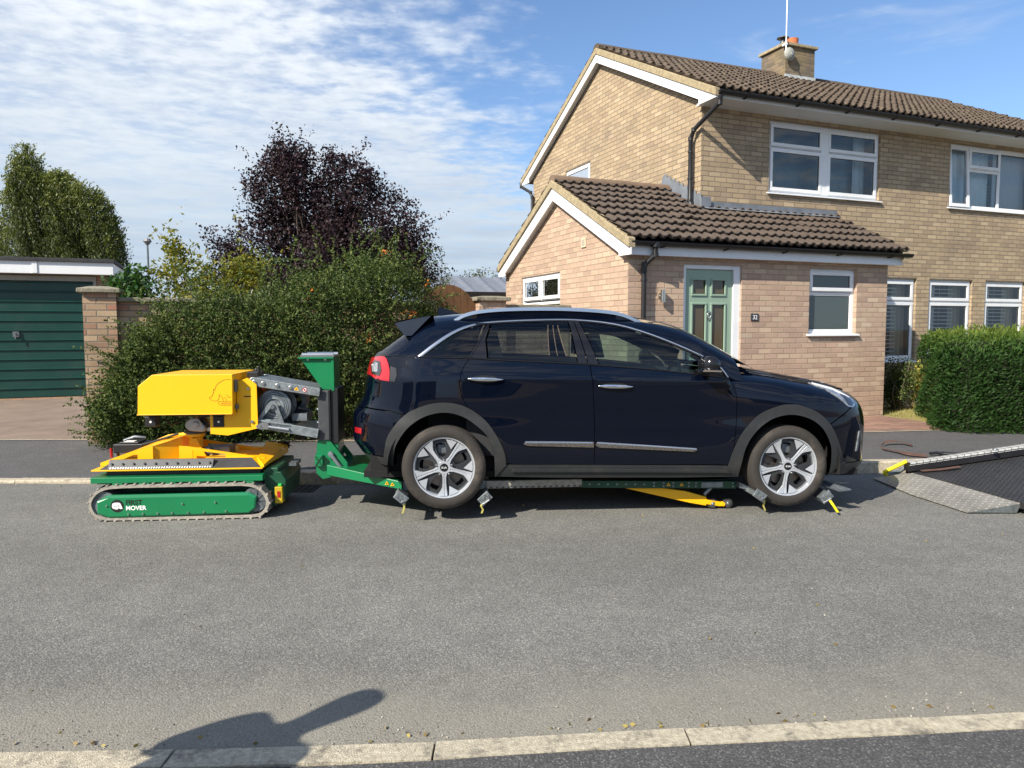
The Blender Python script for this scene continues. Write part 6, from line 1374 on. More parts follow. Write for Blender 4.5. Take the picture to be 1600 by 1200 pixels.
for l_ in (.70, -.66):
    k = MB(); lbox(k, -1.70, -1.03, l_-.08, l_-.02, .215, .285); k.build('rail_rear', M_galv, lift, bevel=.004)
    k = MB(); lbox(k, -1.035, -.262, l_-.05, l_, .222, .284); rg = k.build('perforated_rail', pmat('dusty_steel', (.33, .31, .27), .6, metal=.3, var=.35, nscale=30), lift, bevel=.003)
    gr_ = beam('green_rail', (-.262, l_-.025, .272, .058, .025), (1.02, l_-.025, .243, .062, .025), 0, 0, M_dgreen, lift)
    if l_ > 0:
        k = MB()
        for j in range(16): x = -1.01+j*.048; k.add([L(x, l_+.001, .225), L(x+.022, l_+.001, .225), L(x+.030, l_+.001, .238), L(x+.008, l_+.001, .238)], [(0, 1, 2, 3)])
        o = k.build('rail_slots', M_ctrl, rg)
        zc_ = lambda x: .243-.0225*(x+.262)
        for x in (-.20, -.125, -.05, .025, .10, .175, .25, .33, .41, .49, .62, .68, .99):
            k = MB(); k.cyl(L(x, 0, zc_(x)+(.012 if x > .3 else 0)), .008, -l_-.002, -l_+.002, 10); k.build('rail_stud', M_galv, gr_)
            if x > .3:
                k = MB(); k.cyl(L(x, 0, zc_(x)-.014), .008, -l_-.002, -l_+.002, 10); k.build('rail_stud', M_galv, gr_)
        warn(.45, l_+.001, zc_(.45), gr_); warn(.56, l_+.001, zc_(.56), gr_)
        k = MB(); lbox(k, .725, .905, l_, l_+.006, .196, .240); k.build('rating_plate', M_galv, gr_, bevel=.002)
    lg = MB(); lprism(lg, [(.10, .192), (.42, .186), (.61, .156), (.79, .103), (.79, .030), (.645, .058)], l_-.10, l_-.055); lg_ = lg.build('support_leg', M_yel, lift, bevel=.004)
    k = MB(); lprism(k, [(.78, .085), (.79, .045), (.905, .024), (.935, .030), (.935, .052), (.905, .060)], l_-.09, l_-.05); k.cyl(L(.93, 0, .042), .018, -l_+.045, -l_+.09, 14); k.build('leg_link', M_yel, lg_, bevel=.002)
    for x in (.845, .975):
        k = MB(); k.lathe([(.001, -l_+.05), (.018, -l_+.05), (.022, -l_+.056), (.036, -l_+.056), (.044, -l_+.066), (.044, -l_+.10), (.001, -l_+.10)], 20, (x, 0, .046)); cw = k.build('castor', M_rubber, lg_, auto=True)
        k = MB(); k.lathe([(.001, -l_+.046), (.010, -l_+.046), (.016, -l_+.052), (.024, -l_+.054)], 16, (x, 0, .046)); k.build('castor_hub', M_galv, cw, auto=True)
    k = MB(); k.tube([L(.76, l_-.03, .13), L(.84, l_-.03, .21)], .014, 8); k.build('leg_stay', M_galv, lift, auto=True)
k = MB(); lbox(k, -1.0, .98, -.62, .62, .235, .245); k.build('cross_deck', M_ctrl, lift)
# wheel cradles with ratchet blocks and yellow strap tails
def cradle(x, z, ang, chk, tail, bright, far=False):
    s = -1 if far else 1
    e = empty('wheel_cradle', L(x, s*.79, z), (0, ang, 0)); e.parent = lift
    k = MB(); k.box(-.045, .045, -.13, .13, -.012, 0); k.box(-.045, -.037, -.13, .13, -.045, .0); k.box(-.05, .05, -.135, -.125, -.05, .02); k.build('cradle_plate', M_galv, e, bevel=.002)
    k = MB(); rs_ = np.random.RandomState(int(abs(x)*100))
    for q in range(16): a, c_ = rs_.uniform(-.04, .04), rs_.uniform(-.045, .012); k.box(a-.006, a+.006, -.140, -.134, c_-.004, c_+.004)
    o = k.build('chequer', M_bolt if chk else M_galv, e)
    k = MB(); k.tube([(-.045, -.135, -.035), (.02, -.142, -.045), (.045, -.135, .0)], .006, 6); k.build('buckle', M_bolt, e, auto=True)
    if not far:
        k = MB(); k.ribbon([L(*p) for p in tail], (.022 if bright else .014, 0, .0), .003); o = k.build('strap_tail', pmat('yellow_webbing', (.75, .62, .01), .7, var=.1) if bright else pmat('worn_webbing', (.50, .44, .12), .8, var=.3), lift)
    return e
for far in (False, True):
    cradle(-1.685, .225, R(40), False, [(-1.675, .86, .20), (-1.672, .88, .15), (-1.68, .875, .105), (-1.69, .87, .08)], False, far)
    cradle(-1.065, .205, R(-42), True, [(-1.07, .88, .17), (-1.085, .90, .13), (-1.07, .89, .10), (-1.08, .885, .07)], False, far)
    cradle(1.135, .185, R(35), False, [(1.155, .88, .15), (1.175, .90, .12), (1.17, .89, .08), (1.19, .88, .04)], False, far)
    cradle(1.665, .160, R(-38), True, [(1.69, .92, .14), (1.72, .95, .085), (1.755, .955, .03)], True, far)
k = MB(); lprism(k, [(1.02, .245), (1.02, .20), (1.10, .18), (1.19, .115), (1.20, .13), (1.14, .20)], .68, .76); k.build('cradle_arm', M_dgalv, lift, bevel=.003)
k = MB(); k.add([L(1.68, .82, .225), L(1.92, .86, .188), L(1.90, .86, .20), L(1.70, .60, .25), L(1.80, .88, .180)], [(0, 4, 1, 2, 3)]); k.add([L(1.68, .82, .221), L(1.92, .86, .184), L(1.70, .60, .246), L(1.80, .88, .176)], [(2, 1, 3, 0)]); k.build('front_tongue', M_dgalv, lift)

# ================================================================ recovery truck bed with its ramp flap
M_cheq, t, b = newmat('aluminium_chequer'); tc = t.add('ShaderNodeTexCoord')
def chequer(t, b, base, hi, sc, met, rough):
    tc = t.add('ShaderNodeTexCoord'); mp = t.add('ShaderNodeMapping'); mp.inputs['Scale'].default_value = (sc, sc, sc); mp.inputs['Rotation'].default_value = (0, 0, R(45)); t.link(tc.outputs['Object'], mp.inputs[0])
    sp = t.add('ShaderNodeSeparateXYZ'); t.link(mp.outputs[0], sp.inputs[0])
    par = t.math('MODULO', t.math('ADD', t.math('FLOOR', sp.outputs[0]), t.math('FLOOR', sp.outputs[1])), 2.0); par = t.math('ABSOLUTE', par)
    fx = t.math('ABSOLUTE', t.math('SUBTRACT', t.math('FRACT', sp.outputs[0]), .5)); fy = t.math('ABSOLUTE', t.math('SUBTRACT', t.math('FRACT', sp.outputs[1]), .5))
    e1 = t.math('ADD', t.math('MULTIPLY', fx, 1.0), t.math('MULTIPLY', fy, 2.8)); e2 = t.math('ADD', t.math('MULTIPLY', fx, 2.8), t.math('MULTIPLY', fy, 1.0))
    mx = t.math('ADD', t.math('MULTIPLY', par, e1), t.math('MULTIPLY', t.math('SUBTRACT', 1, par), e2)); bump = t.mapr(mx, .30, .50, 1, 0)
    c = t.mix(bump, base, hi); n = t.noise(tc.outputs['Object'], 3.5, 6, .7); c = t.mix(1.0, c, t.ramp(n, [(.3, .7), (.7, 1.15)]), 'MULTIPLY'); t.link(c, b.inputs['Base Color'])
    b.inputs['Metallic'].default_value = met; b.inputs['Roughness'].default_value = rough
    bn = t.add('ShaderNodeBump'); bn.inputs['Strength'].default_value = .8; bn.inputs['Distance'].default_value = .004; t.link(bump, bn.inputs['Height']); t.link(bn.outputs[0], b.inputs['Normal'])
chequer(t, b, (.27, .26, .235), (.46, .45, .41), 17, .25, .5)
M_cheqd, t, b = newmat('dark_chequer'); chequer(t, b, (.030, .030, .032), (.085, .085, .09), 26, .2, .5)
bed = empty('recovery_truck_bed', (3.9, 6.5, 0), label='lowered dark recovery truck bed with aluminium ramp flap at the right edge', cat='truck bed')
def loc(p): return (p[0]-3.9, p[1]-6.5, p[2])
def slab(name, pts, th, m, par, **kw):
    k = MB(); q = [loc(p) for p in pts]; n = len(q); k.add(q+[(x, y, z-th) for x, y, z in q], [tuple(range(n)), tuple(range(2*n-1, n-1, -1))]+[(i, (i+1) % n, n+(i+1) % n, n+i) for i in range(n)]); return k.build(name, m, par, **kw)
slab('ramp_flap', [(3.56, 7.24, .018), (3.555, 6.56, .018), (3.66, 5.88, .018), (4.085, 5.87, .095), (3.87, 7.10, .095)], .008, M_cheq, bed)
k = MB(); k.add([loc(p) for p in ((3.66, 5.88, .012), (4.06, 5.95-.07, .008), (4.085, 5.87, .09))], [(0, 1, 2)]); k.build('flap_side', M_galv, bed)
slab('deck', [(3.86, 7.20, .10), (4.09, 5.74, .10), (8.5, 5.9, .74), (8.5, 7.33, .74)], .05, M_cheqd, bed)
k = MB()
rl0, rl1 = Vector((3.83, 7.13, .18)), Vector((8.5, 7.30, .82))
d_ = (rl1-rl0); 
k.add([loc(tuple(rl0+Vector((0, -.05, 0)))), loc(tuple(rl1+Vector((0, -.05, 0)))), loc(tuple(rl1+Vector((0, .05, 0)))), loc(tuple(rl0+Vector((0, .05, 0)))), loc(tuple(rl0+Vector((0, -.05, -.07)))), loc(tuple(rl1+Vector((0, -.05, -.07)))), loc(tuple(rl1+Vector((0, .05, -.07)))), loc(tuple(rl0+Vector((0, .05, -.07))))], [(0, 1, 2, 3), (4, 7, 6, 5), (0, 4, 5, 1), (1, 5, 6, 2), (2, 6, 7, 3), (3, 7, 4, 0)])
k.build('side_rail', M_black, bed)
k = MB()
nn_ = 70
for i in range(nn_):
    p = rl0+d_*(i/nn_); q = rl0+d_*((i+.90)/nn_); dx = d_*(.25/nn_)
    k.add([loc(tuple(p+Vector((0, -.052, -.012)))), loc(tuple(q+Vector((0, -.052, -.012)))), loc(tuple(q+dx+Vector((0, -.04, .012)))), loc(tuple(p+dx+Vector((0, -.04, .012)))), loc(tuple(q+dx+Vector((0, .05, .012)))), loc(tuple(p+dx+Vector((0, .05, .012))))], [(0, 1, 2, 3), (3, 2, 4, 5)])
o = k.build('rail_tread', pmat('bright_tread', (.46, .46, .44), .5, metal=.3, var=.25, nscale=20), bed); o['kind'] = 'stuff'
k = MB(); a, b_ = Vector(loc((3.68, 7.27, .065))), Vector(loc((3.84, 7.15, .20))); k.tube([tuple(a), tuple(b_)], .019, 10); k.tube([tuple(a), tuple(a+Vector((.035, .0, -.03)))], .018, 10); k.build('yellow_lever', pmat('lemon_paint', (.80, .68, .02), .4), bed, auto=True)
k = MB(); k.tube([loc((3.72, 7.29, .045)), loc((3.86, 7.33, .06)), loc((3.92, 7.33, .10))], .022, 10); k.tube([loc((3.86, 7.2, .13)), loc((4.0, 7.2, .14))], .015, 8); k.build('hinge_roller', M_galv, bed, auto=True)
k = MB(); p = Vector((4.63, 7.05, .33)); k.lathe([(.018+.008*math.cos(q), .008*math.sin(q)) for q in np.linspace(0, 2*math.pi, 9)], 16, loc(tuple(p)), 'z'); k.build('lashing_eye', M_galv, bed, auto=True)
k = MB(); k.ribbon([loc((3.93, 7.05, .125)), loc((4.1, 7.0, .15)), loc((4.25, 6.97, .18))], (0, .05, 0), .006); k.build('folded_strap', pmat('brown_webbing', (.085, .045, .032), .85, var=.3, nscale=12), bed)
k = MB(); k.tube([loc((4.03, 5.71, .055)), loc((8.4, 5.85, .70))], .035, 8); k.build('near_rail', M_black, bed)
# loose straps lying on the pavement
sp_pts = catmull([(4.62, 8.50, .137), (4.58, 8.64, .150), (4.42, 8.62, .165), (4.28, 8.50, .150), (4.17, 8.28, .139), (4.22, 8.08, .140), (4.26, 7.90, .140), (4.40, 7.80, .136)], 5)
k = MB(); k.ribbon(sp_pts, (0, 0, .035), .004); 
k = MB(); n = len(sp_pts); vs = []
for i, p in enumerate(sp_pts):
    w1 = .040; tl = .5*math.sin(i*.35); vs += [(p[0]-w1*.5, p[1]-w1*.9, p[2]-.001+.010*tl), (p[0]+w1*.5, p[1]+w1*.9, p[2]+.004-.010*tl+.006)]
k.add(vs, [(2*i, 2*i+1, 2*i+3, 2*i+2) for i in range(n-1)]); o = k.build('webbing_strap', pmat('brown_webbing', (0, 0, 0)), smooth=True); setp(o, 'loose brown webbing strap curling on the pavement beside the ramp', 'strap')
k = MB(); k.tube([(4.48, 7.88, .15), (4.56, 7.90, .155), (4.62, 7.88, .145)], .016, 8); sp2_ = catmull([(4.58, 7.90, .14), (4.66, 7.95, .15), (4.78, 7.96, .14), (4.95, 7.90, .135)], 4); vs = []
n = len(sp2_); b0 = len(k.v)
for p in sp2_: vs += [(p[0], p[1]-.025, p[2]), (p[0], p[1]+.025, p[2]+.004)]
k.add(vs, [(2*i, 2*i+1, 2*i+3, 2*i+2) for i in range(n-1)]); o = k.build('ratchet_strap', M_black, auto=True); setp(o, 'black ratchet buckle and strap end lying by the truck bed rail', 'strap')
# ================================================================ plants
def leaves(name, C, size, m, parent=None, asp=.5, up=.0, tint=None, dirs=None, jit=1.0, **kw):
    C = np.asarray(C, float); n = len(C)
    if dirs is None: d = RS.normal(0, 1, (n, 3))
    else: d = np.asarray(dirs)+RS.normal(0, .35*jit, (n, 3))
    d /= np.linalg.norm(d, axis=1)[:, None]; r = RS.normal(0, 1, (n, 3)); r[:, 2] += up
    a = np.cross(d, r); a /= (np.linalg.norm(a, axis=1)[:, None]+1e-9)
    s = size*RS.uniform(.6, 1.35, n)[:, None]
    v = np.stack([C-d*s*.5, C+a*s*asp*.5-d*s*.05, C+d*s*.5, C-a*s*asp*.5-d*s*.05], 1).reshape(-1, 3); f = np.arange(4*n).reshape(n, 4)
    if tint is None: tint = RS.uniform(0, 1, n)
    return meshobj(name, v, f, m, parent, tint=np.repeat(np.clip(tint, 0, 1), 4), **kw)
def limbs(name, base, tips, m, parent, r0=.09, r1=.012, seed=1):
    rs = np.random.RandomState(seed); k = MB()
    for tp_ in tips:
        b_ = np.array(base, float)+rs.normal(0, .03, 3)*[1, 1, 0]; t_ = np.array(tp_, float); mid_ = b_*.55+t_*.45+rs.normal(0, .12, 3); mid_[2] = b_[2]*.5+t_[2]*.5
        k.tube(catmull([tuple(b_), tuple(mid_), tuple(t_)], 3), list(np.linspace(r0, r1, 7)), 6)
    return k.build(name, m, parent, auto=True)
M_bark = pmat('bark', (.11, .085, .06), .9, var=.3, nscale=12, bump=.6, bscale=40)
M_pbark = pmat('dark_bark', (.05, .035, .03), .9, var=.3, nscale=12)
M_plum = leafmat('purple_leaf', [(.010, .007, .010), (.022, .012, .017), (.045, .024, .031), (.095, .055, .064)], .15, .55, .22)
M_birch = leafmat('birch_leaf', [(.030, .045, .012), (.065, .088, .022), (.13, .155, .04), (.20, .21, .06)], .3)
M_hedge = leafmat('cotoneaster_leaf', [(.020, .040, .012), (.046, .078, .022), (.095, .128, .036), (.16, .19, .055)], .25, .6, .2)
M_gold = leafmat('golden_leaf', [(.08, .11, .02), (.17, .18, .03), (.28, .24, .04), (.11, .14, .025)], .35)
M_green1 = leafmat('glossy_leaf', [(.02, .06, .015), (.04, .10, .025), (.07, .14, .035)], .25, .3, .5)
M_olive = leafmat('grey_green_leaf', [(.07, .085, .05), (.12, .135, .085), (.19, .20, .13)], .25)
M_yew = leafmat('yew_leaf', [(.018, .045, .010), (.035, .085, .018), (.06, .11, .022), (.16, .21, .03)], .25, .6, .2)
M_berry = leafmat('orange_berry', [(.55, .14, .02), (.65, .22, .04)], .1)
M_yelfl = leafmat('yellow_leaf', [(.42, .36, .08), (.58, .50, .14), (.30, .30, .06)], .3)
def clumps(cs, rs_, n, flat=1.0):
    out = []
    for c, r_ in zip(cs, rs_):
        k = int(n*(r_**2)); u = RS.normal(0, 1, (k, 3)); u /= np.linalg.norm(u, axis=1)[:, None]; rad = r_*RS.uniform(.45, 1.08, (k, 1)); out.append(np.array(c)+u*rad*[1, 1, flat])
    return np.concatenate(out)
# copper plum tree
pl_ = empty('purple_plum_tree', (-3.2, 13.2, .1), label='dark purple leaved plum tree behind the green hedge', cat='tree')
O_ = np.array([-3.2, 13.2, .1])
def ell(n, c, rad, seed, shell=.55):
    rs = np.random.RandomState(seed); u = rs.normal(0, 1, (n, 3)); u /= np.linalg.norm(u, axis=1)[:, None]; return np.array(c)+u*np.array(rad)*rs.uniform(shell, 1, (n, 1))
cs = np.vstack([ell(24, (-4.75, 13.1, 2.35), (.45, .5, .6), 12, .2), ell(22, (-1.75, 13.1, 2.6), (.45, .6, .55), 13, .2), ell(16, (-3.85, 13.1, 4.35), (.42, .4, .35), 14, .3), ell(230, (-3.15, 13.2, 3.05), (1.55, 1.3, 1.3), 1, .1), ell(60, (-3.1, 12.6, 2.2), (1.5, .6, .6), 11, .2), ell(40, (-3.9, 13.1, 3.9), (.75, .7, .65), 2), ell(36, (-2.2, 13.1, 3.15), (.72, .8, .85), 3), ell(30, (-4.6, 13.1, 2.9), (.62, .7, .6), 4), ell(26, (-2.9, 13.1, 4.05), (.65, .5, .45), 5)])-O_
pts = clumps(cs, RS.uniform(.15, .32, len(cs)), 2500)
# loose shoots breaking the outline
sh_ = []; shd = []
for i in range(110):
    c = cs[RS.randint(len(cs))]; d_ = c-np.array([0, 0, 2.6]); d_ = d_/np.linalg.norm(d_)+RS.normal(0, .35, 3)+[0, 0, .35]; d_ /= np.linalg.norm(d_); Ls = RS.uniform(.3, .75)
    for q in np.linspace(.2, 1, int(34*Ls)): sh_.append(c+d_*Ls*q+RS.normal(0, .03, 3))
for (sx, sz, ln) in ((-.75, 4.35, .75), (-.62, 4.3, .6), (-.9, 4.2, .55), (-.3, 4.2, .5), (.1, 4.1, .45), (-1.35, 3.8, .5)):
    for j in range(5):
        c = np.array([sx+RS.normal(0, .1), RS.normal(0, .2), sz-.1]); d_ = np.array([RS.normal(0, .2), RS.normal(0, .2), 1.])
        for q in np.linspace(0, 1, 26): sh_.append(c+d_*ln*q+RS.normal(0, .04, 3))
pts = np.vstack([pts, np.array(sh_)])
leaves('crown', pts, .055, M_plum, pl_, asp=.6, tint=RS.beta(1.3, 2.2, len(pts)))
limbs('limbs', (0, 0, .6), cs[::4], M_pbark, pl_, .05, .008, 3); k = MB(); k.tube([(0, 0, -.1), (.02, 0, .7), (0, .05, 1.4)], [.16, .12, .08], 10); k.build('trunk', M_pbark, pl_, auto=True)
# weeping birch on the left: hanging strands
bt_ = empty('weeping_birch_tree', (-14.6, 24, .2), label='tall weeping birch with hanging green strands behind the garage', cat='tree')
P0 = []; T0 = []; D0 = []  # T0 paints light into the tint: paler sunlit upper twigs, darker hanging ends
TX = [-2.1, -1.8, -1.4, -1.05, -.75, -.45, -.1, .3, .6, 1.0, 1.35, 1.7, 2.0, 2.2]; TZ = [3.4, 4.3, 5.3, 6.3, 7.3, 6.5, 6.1, 6.45, 5.9, 6.1, 5.6, 5.3, 4.4, 3.2]
kn = [(RS.uniform(-1.9, 2.1), RS.uniform(-.8, .7), RS.uniform(0, 1)) for _ in range(230)]
for i in range(8200):
    kx, ky, ku = kn[RS.randint(230)]; x = kx+RS.normal(0, .13); y = ky*math.sqrt(max(.1, 1-(kx/2.3)**2))+RS.normal(0, .16); tp_ = np.interp(x, TX, TZ)-.28*y*y-.05
    z = tp_-max(0, ku+RS.normal(0, .06))**1.3*3.0+.0
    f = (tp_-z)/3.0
    if f < .30 and RS.uniform() < .55:
        ln = RS.uniform(.25, .6)
        for q in np.linspace(0, 1, 8): P0.append((x+.40*ln*q+RS.normal(0, .02), y, z-.15+ln*.62*q*(1-.45*q)+RS.normal(0, .02))); D0.append((.5, 0, .6)); T0.append(.72+RS.normal(0, .17))
    else:
        ln = RS.uniform(.4, 1.35)
        for q in np.linspace(0, 1, int(ln*15)):
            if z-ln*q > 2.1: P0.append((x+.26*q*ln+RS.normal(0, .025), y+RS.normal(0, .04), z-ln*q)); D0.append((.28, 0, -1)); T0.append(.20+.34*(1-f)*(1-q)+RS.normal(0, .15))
P0 = np.array(P0); T0 = np.array(T0); D0 = np.array(D0)
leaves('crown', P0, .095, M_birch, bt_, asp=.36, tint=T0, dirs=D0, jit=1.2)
k = MB(); k.tube([(0, 0, -.2), (.1, 0, 2.2), (0, .1, 3.6), (-.1, 0, 4.8)], [.20, .15, .09, .02], 8); k.build('trunk', pmat('birch_bark', (.35, .33, .30), .8, var=.4, nscale=6), bt_, auto=True)
limbs('limbs', (0, 0, 2.4), ell(24, (0, 0, 4.1), (1.4, .7, 1.3), 8, .7), M_bark, bt_, .06, .01, 4)
lt = empty('grey_green_tree', (-18.2, 26, .2), label='grey green tree cut off by the left edge beyond the birch', cat='tree')
cs = ell(60, (0, 0, 4.0), (1.7, 1.3, 2.0), 21); pts = clumps(cs, RS.uniform(.25, .5, len(cs)), 700); leaves('crown', pts, .13, M_olive, lt, asp=.5); limbs('limbs', (0, 0, 1.), cs[::4], M_bark, lt, .08, .01); k = MB(); k.tube([(0, 0, -.2), (0, 0, 2)], [.2, .12], 8); k.build('trunk', M_bark, lt)

# long cotoneaster hedge in front of the garden wall
hd = empty('cotoneaster_hedge', tuple(H(-4.2, 1.2, .13)), (0, 0, TH), label='long overgrown dark green hedge in front of the brick boundary wall', cat='hedge')
HB = np.array([-4.2, 1.2, .13])
HS = [-6.35, -6.1, -5.8, -5.5, -5.2, -4.7, -4.1, -3.6, -3.2, -2.8, -2.45, -2.2]; HT = [.45, 1.05, 1.5, 1.75, 1.9, 1.98, 2.08, 2.28, 2.48, 2.45, 2.2, 1.75]
FT = lambda s: np.interp(s, [-6.4, -5.9, -5, -4, -3, -2.2], [1.25, 1.12, .92, .72, .66, .95])
cs = []; rr = []
for i in range(900):
    s = RS.uniform(-6.3, -2.15); top = np.interp(s, HS, HT)-.13; f = RS.uniform(0, 1)
    bulge = .28*math.sin(min(1, f)*math.pi)
    t_ = FT(s)-bulge*.6+.10*math.sin(s*5+f*7)+.16 if RS.uniform() < .62 else RS.uniform(FT(s)+.1, 1.65)
    z = (f**.9)*top*.97
    if z > .85*top: t_ = RS.uniform(FT(s)+.05, 1.75)
    cs.append((s, t_, max(.03, z))); rr.append(RS.uniform(.10, .24))
cs = np.array(cs)-HB*[1, 1, 0]; pts = clumps(cs, rr, 4300); tn = RS.beta(1.4, 2.0, len(pts))
sh_ = []; sd = []
for i in range(860):   # arching sprays
    s = RS.uniform(-6.25, -2.15); top = np.interp(s, HS, HT)-.13; f = RS.uniform(0.1, 1.0); c = np.array([s, FT(s)+.05 if f < .9 else RS.uniform(FT(s), 1.6), f*top])-HB*[1, 1, 0]
    left = 1 if s < -4.6 else 0
    d_ = np.array([RS.normal(-.35*left, .5), -RS.uniform(.1, .9)*(f < .9), RS.uniform(.35, 1.0)]); d_ /= np.linalg.norm(d_); ln = RS.uniform(.18, .58)*(1.35 if f > .85 else 1)
    for q in np.linspace(.1, 1, int(ln*75)): sh_.append(c+d_*ln*q+np.array([0, 0, -.22*ln*q*q])+RS.normal(0, .010, 3)); sd.append(d_)
sh_ = np.array(sh_); allp = np.vstack([pts, sh_]); tn = np.concatenate([tn, RS.beta(2.4, 1.8, len(sh_))])
leaves('foliage', allp, .034, M_hedge, hd, asp=.55, tint=tn)
limbs('stems', (0, .3, 0), cs[::14], M_bark, hd, .02, .004, 5)
bp_ = []
for (s, t_, z) in ((-4.0, .78, 1.02), (-3.3, .62, 1.25), (-2.75, .62, 1.55), (-3.55, .7, .95), (-2.62, .75, 1.15), (-2.45, .85, 1.9), (-3.9, .9, 1.8), (-3.05, .7, 2.3)):
    for j in range(16): bp_.append(np.array([s, t_, z])-HB*[1, 1, 0]+RS.normal(0, .035, 3))
leaves('berries', bp_, .03, M_berry, hd, asp=1.0)['kind'] = 'stuff'
# strap-leaved plant at the foot of the hedge
def swords(name, base, n, ln, wd, m, **kw):
    e = empty(name, base, **kw); k = MB()
    for j in range(n):
        a = RS.uniform(0, 2*math.pi); l_ = ln*RS.uniform(.6, 1.1); le = RS.uniform(.2, .8); vs = []
        for q in np.linspace(0, 1, 7):
            r_ = le*l_*q*q; z = l_*(q-.38*q*q*le*1.3); w1 = wd*(1-q**3)*.5+.001; vs += [(r_*math.cos(a)-w1*math.sin(a), r_*math.sin(a)+w1*math.cos(a), z), (r_*math.cos(a)+w1*math.sin(a), r_*math.sin(a)-w1*math.cos(a), z)]
        k.add(vs, [(2*i, 2*i+1, 2*i+3, 2*i+2) for i in range(6)])
    k.build('leaf_blades', m, e, smooth=True); return e
M_sword = pmat('sword_leaf', (.16, .26, .05), .4, var=.3, nscale=5)
swords('sword_leaved_plant', (-3.88, 8.62, .13), 12, .50, .035, M_sword, label='clump of bright green sword leaves behind the yellow robot', cat='plant')
swords('sword_leaved_plant', (-4.28, 8.70, .13), 7, .38, .028, M_sword, label='smaller clump of arching strap leaves left of the robot winch', cat='plant')
# low ivy patch at the foot of the pier
iv = empty('ivy_patch', (-4.78, 8.92, .13), label='low bright green ivy at the foot of the gate pier', cat='plant')
cs = np.column_stack([RS.normal(.10, .18, 60), RS.normal(-.05, .12, 60), RS.uniform(.02, .75, 60)]); cs[:, 2] *= np.exp(-np.abs(cs[:, 0]-.1)*1.2); leaves('foliage', clumps(cs, RS.uniform(.07, .13, 40), 4200), .05, leafmat('ivy_leaf', [(.05, .10, .025), (.10, .18, .04), (.16, .25, .06)], .3), iv, asp=.9)
# shrubs behind the wall
def shrub(name, base, cs, rr, dens, size, m, label, asp=.5, seed=1, limb=.03, tip=0, **kw):
    e = empty(name, base, label=label, cat=kw.get('cat', 'shrub')); pts = clumps(cs, rr, dens)
    if tip:
        t_ = []
        for i in range(tip):
            c = cs[RS.randint(len(cs))]; d_ = np.array([RS.normal(0, .3), RS.normal(0, .3), 1]); ln = RS.uniform(.2, .5)
            for q in np.linspace(0, 1, 9): t_.append(c+d_*ln*q+RS.normal(0, .03, 3))
        pts = np.vstack([pts, t_])
    leaves('crown', pts, size, m, e, asp=asp); limbs('stems', (0, 0, 0), cs[::max(1, len(cs)//18)], M_bark, e, limb, .006, seed); return e
shrub('golden_shrub', (-4.35, 10.6, .15), np.vstack([ell(80, (.1, 0, 1.75), (.80, .4, .68), 31, .2), ell(34, (-.42, 0, 2.3), (.26, .2, .60), 32, .2), ell(34, (.62, 0, 2.15), (.34, .3, .36), 33, .2)]), RS.uniform(.09, .19, 148), 1500, .075, M_gold, 'golden leaved shrub with tall loose shoots behind the garden wall', .42, 7, tip=34)
shrub('green_bush', (-5.3, 10.4, .15), ell(36, (0, 0, 1.75), (.36, .3, .45), 35, .3), RS.uniform(.10, .2, 36), 2000, .09, M_green1, 'glossy dark green bush between the garage roof and the golden shrub', .5, 8)
shrub('grey_leaved_tree', (-1.55, 14.2, .15), ell(60, (0, 0, 2.1), (.50, .5, .75), 36, .3), RS.uniform(.12, .22, 60), 1500, .055, M_olive, 'small grey green tree between the purple tree and the gate', .4, 9, cat='tree', tip=30)
shrub('distant_tree', (-1.4, 30, .2), ell(70, (0, 0, 2.5), (1.5, .8, 1.2), 37, .3), RS.uniform(.25, .45, 70), 500, .11, M_olive, 'wide distant green tree above the outbuilding roof', .4, 10, cat='tree', tip=80)
shrub('distant_tree', (-9.5, 31, .2), ell(60, (0, 0, 2.0), (2.2, .8, 1.1), 38, .3), RS.uniform(.25, .45, 60), 500, .12, M_birch, 'low distant tree glimpsed through the golden shrub', .4, 11, cat='tree')
# back hedge that closes the far garden
k = MB(); cs = np.column_stack([RS.uniform(-26, 2, 240), RS.uniform(33.5, 34.5, 240), RS.uniform(.2, 2.2, 240)]); o = leaves('distant_hedge', clumps(cs, RS.uniform(.3, .6, 240), 260), .2, M_hedge, asp=.6); setp(o, 'far garden hedge closing the view behind the shrubs', 'hedge')
# clipped yew hedge on the right
yh = empty('clipped_hedge', (7.4, 10.2, .13), label='clipped green yew hedge in front of the ground floor windows', cat='hedge')
def yedge(x): return np.interp(x, [5.62, 5.9, 6.6, 9.5], [9.72, 9.48, 9.32, 9.55])
pts = []; dr_ = []
N1 = 52000
for i in range(N1):
    u = RS.uniform()
    if u < .58: x = RS.uniform(5.58, 9.4); z = RS.uniform(.14, 1.40); y = yedge(x)+.06*math.sin(x*7+z*4)+RS.uniform(0, .14)+max(0, z-1.08)**1.3*1.5; d_ = (RS.normal(0, .6), -.6, .5)
    elif u < .82: x = RS.uniform(5.65, 9.4); y = RS.uniform(yedge(x), 11.2); x = max(x, 5.66+.36*(y-9.6)+abs(RS.normal(0, .08))); z = 1.34+.05*math.sin(x*5)+.04*math.sin(y*9)+RS.uniform(-.10, .12)-.12*max(0, .25-(y-yedge(x)))/.25; d_ = (RS.normal(0, .3), -.1, 1)
    else: z = RS.uniform(.14, 1.38); q = RS.uniform(); x = 5.60+.62*q+RS.uniform(0, .12)+.05*math.sin(z*8+q*9); y = 9.6+1.75*q; d_ = (-.7, RS.normal(0, .5), .5)
    pts.append((x-7.4, y-10.2, z-.13)); dr_.append(d_)
pts = np.array(pts); lit_top = np.clip((pts[:, 2]+.13-1.1)/.35, 0, 1)  # sunlit top put into the tint: leaves get paler near the top
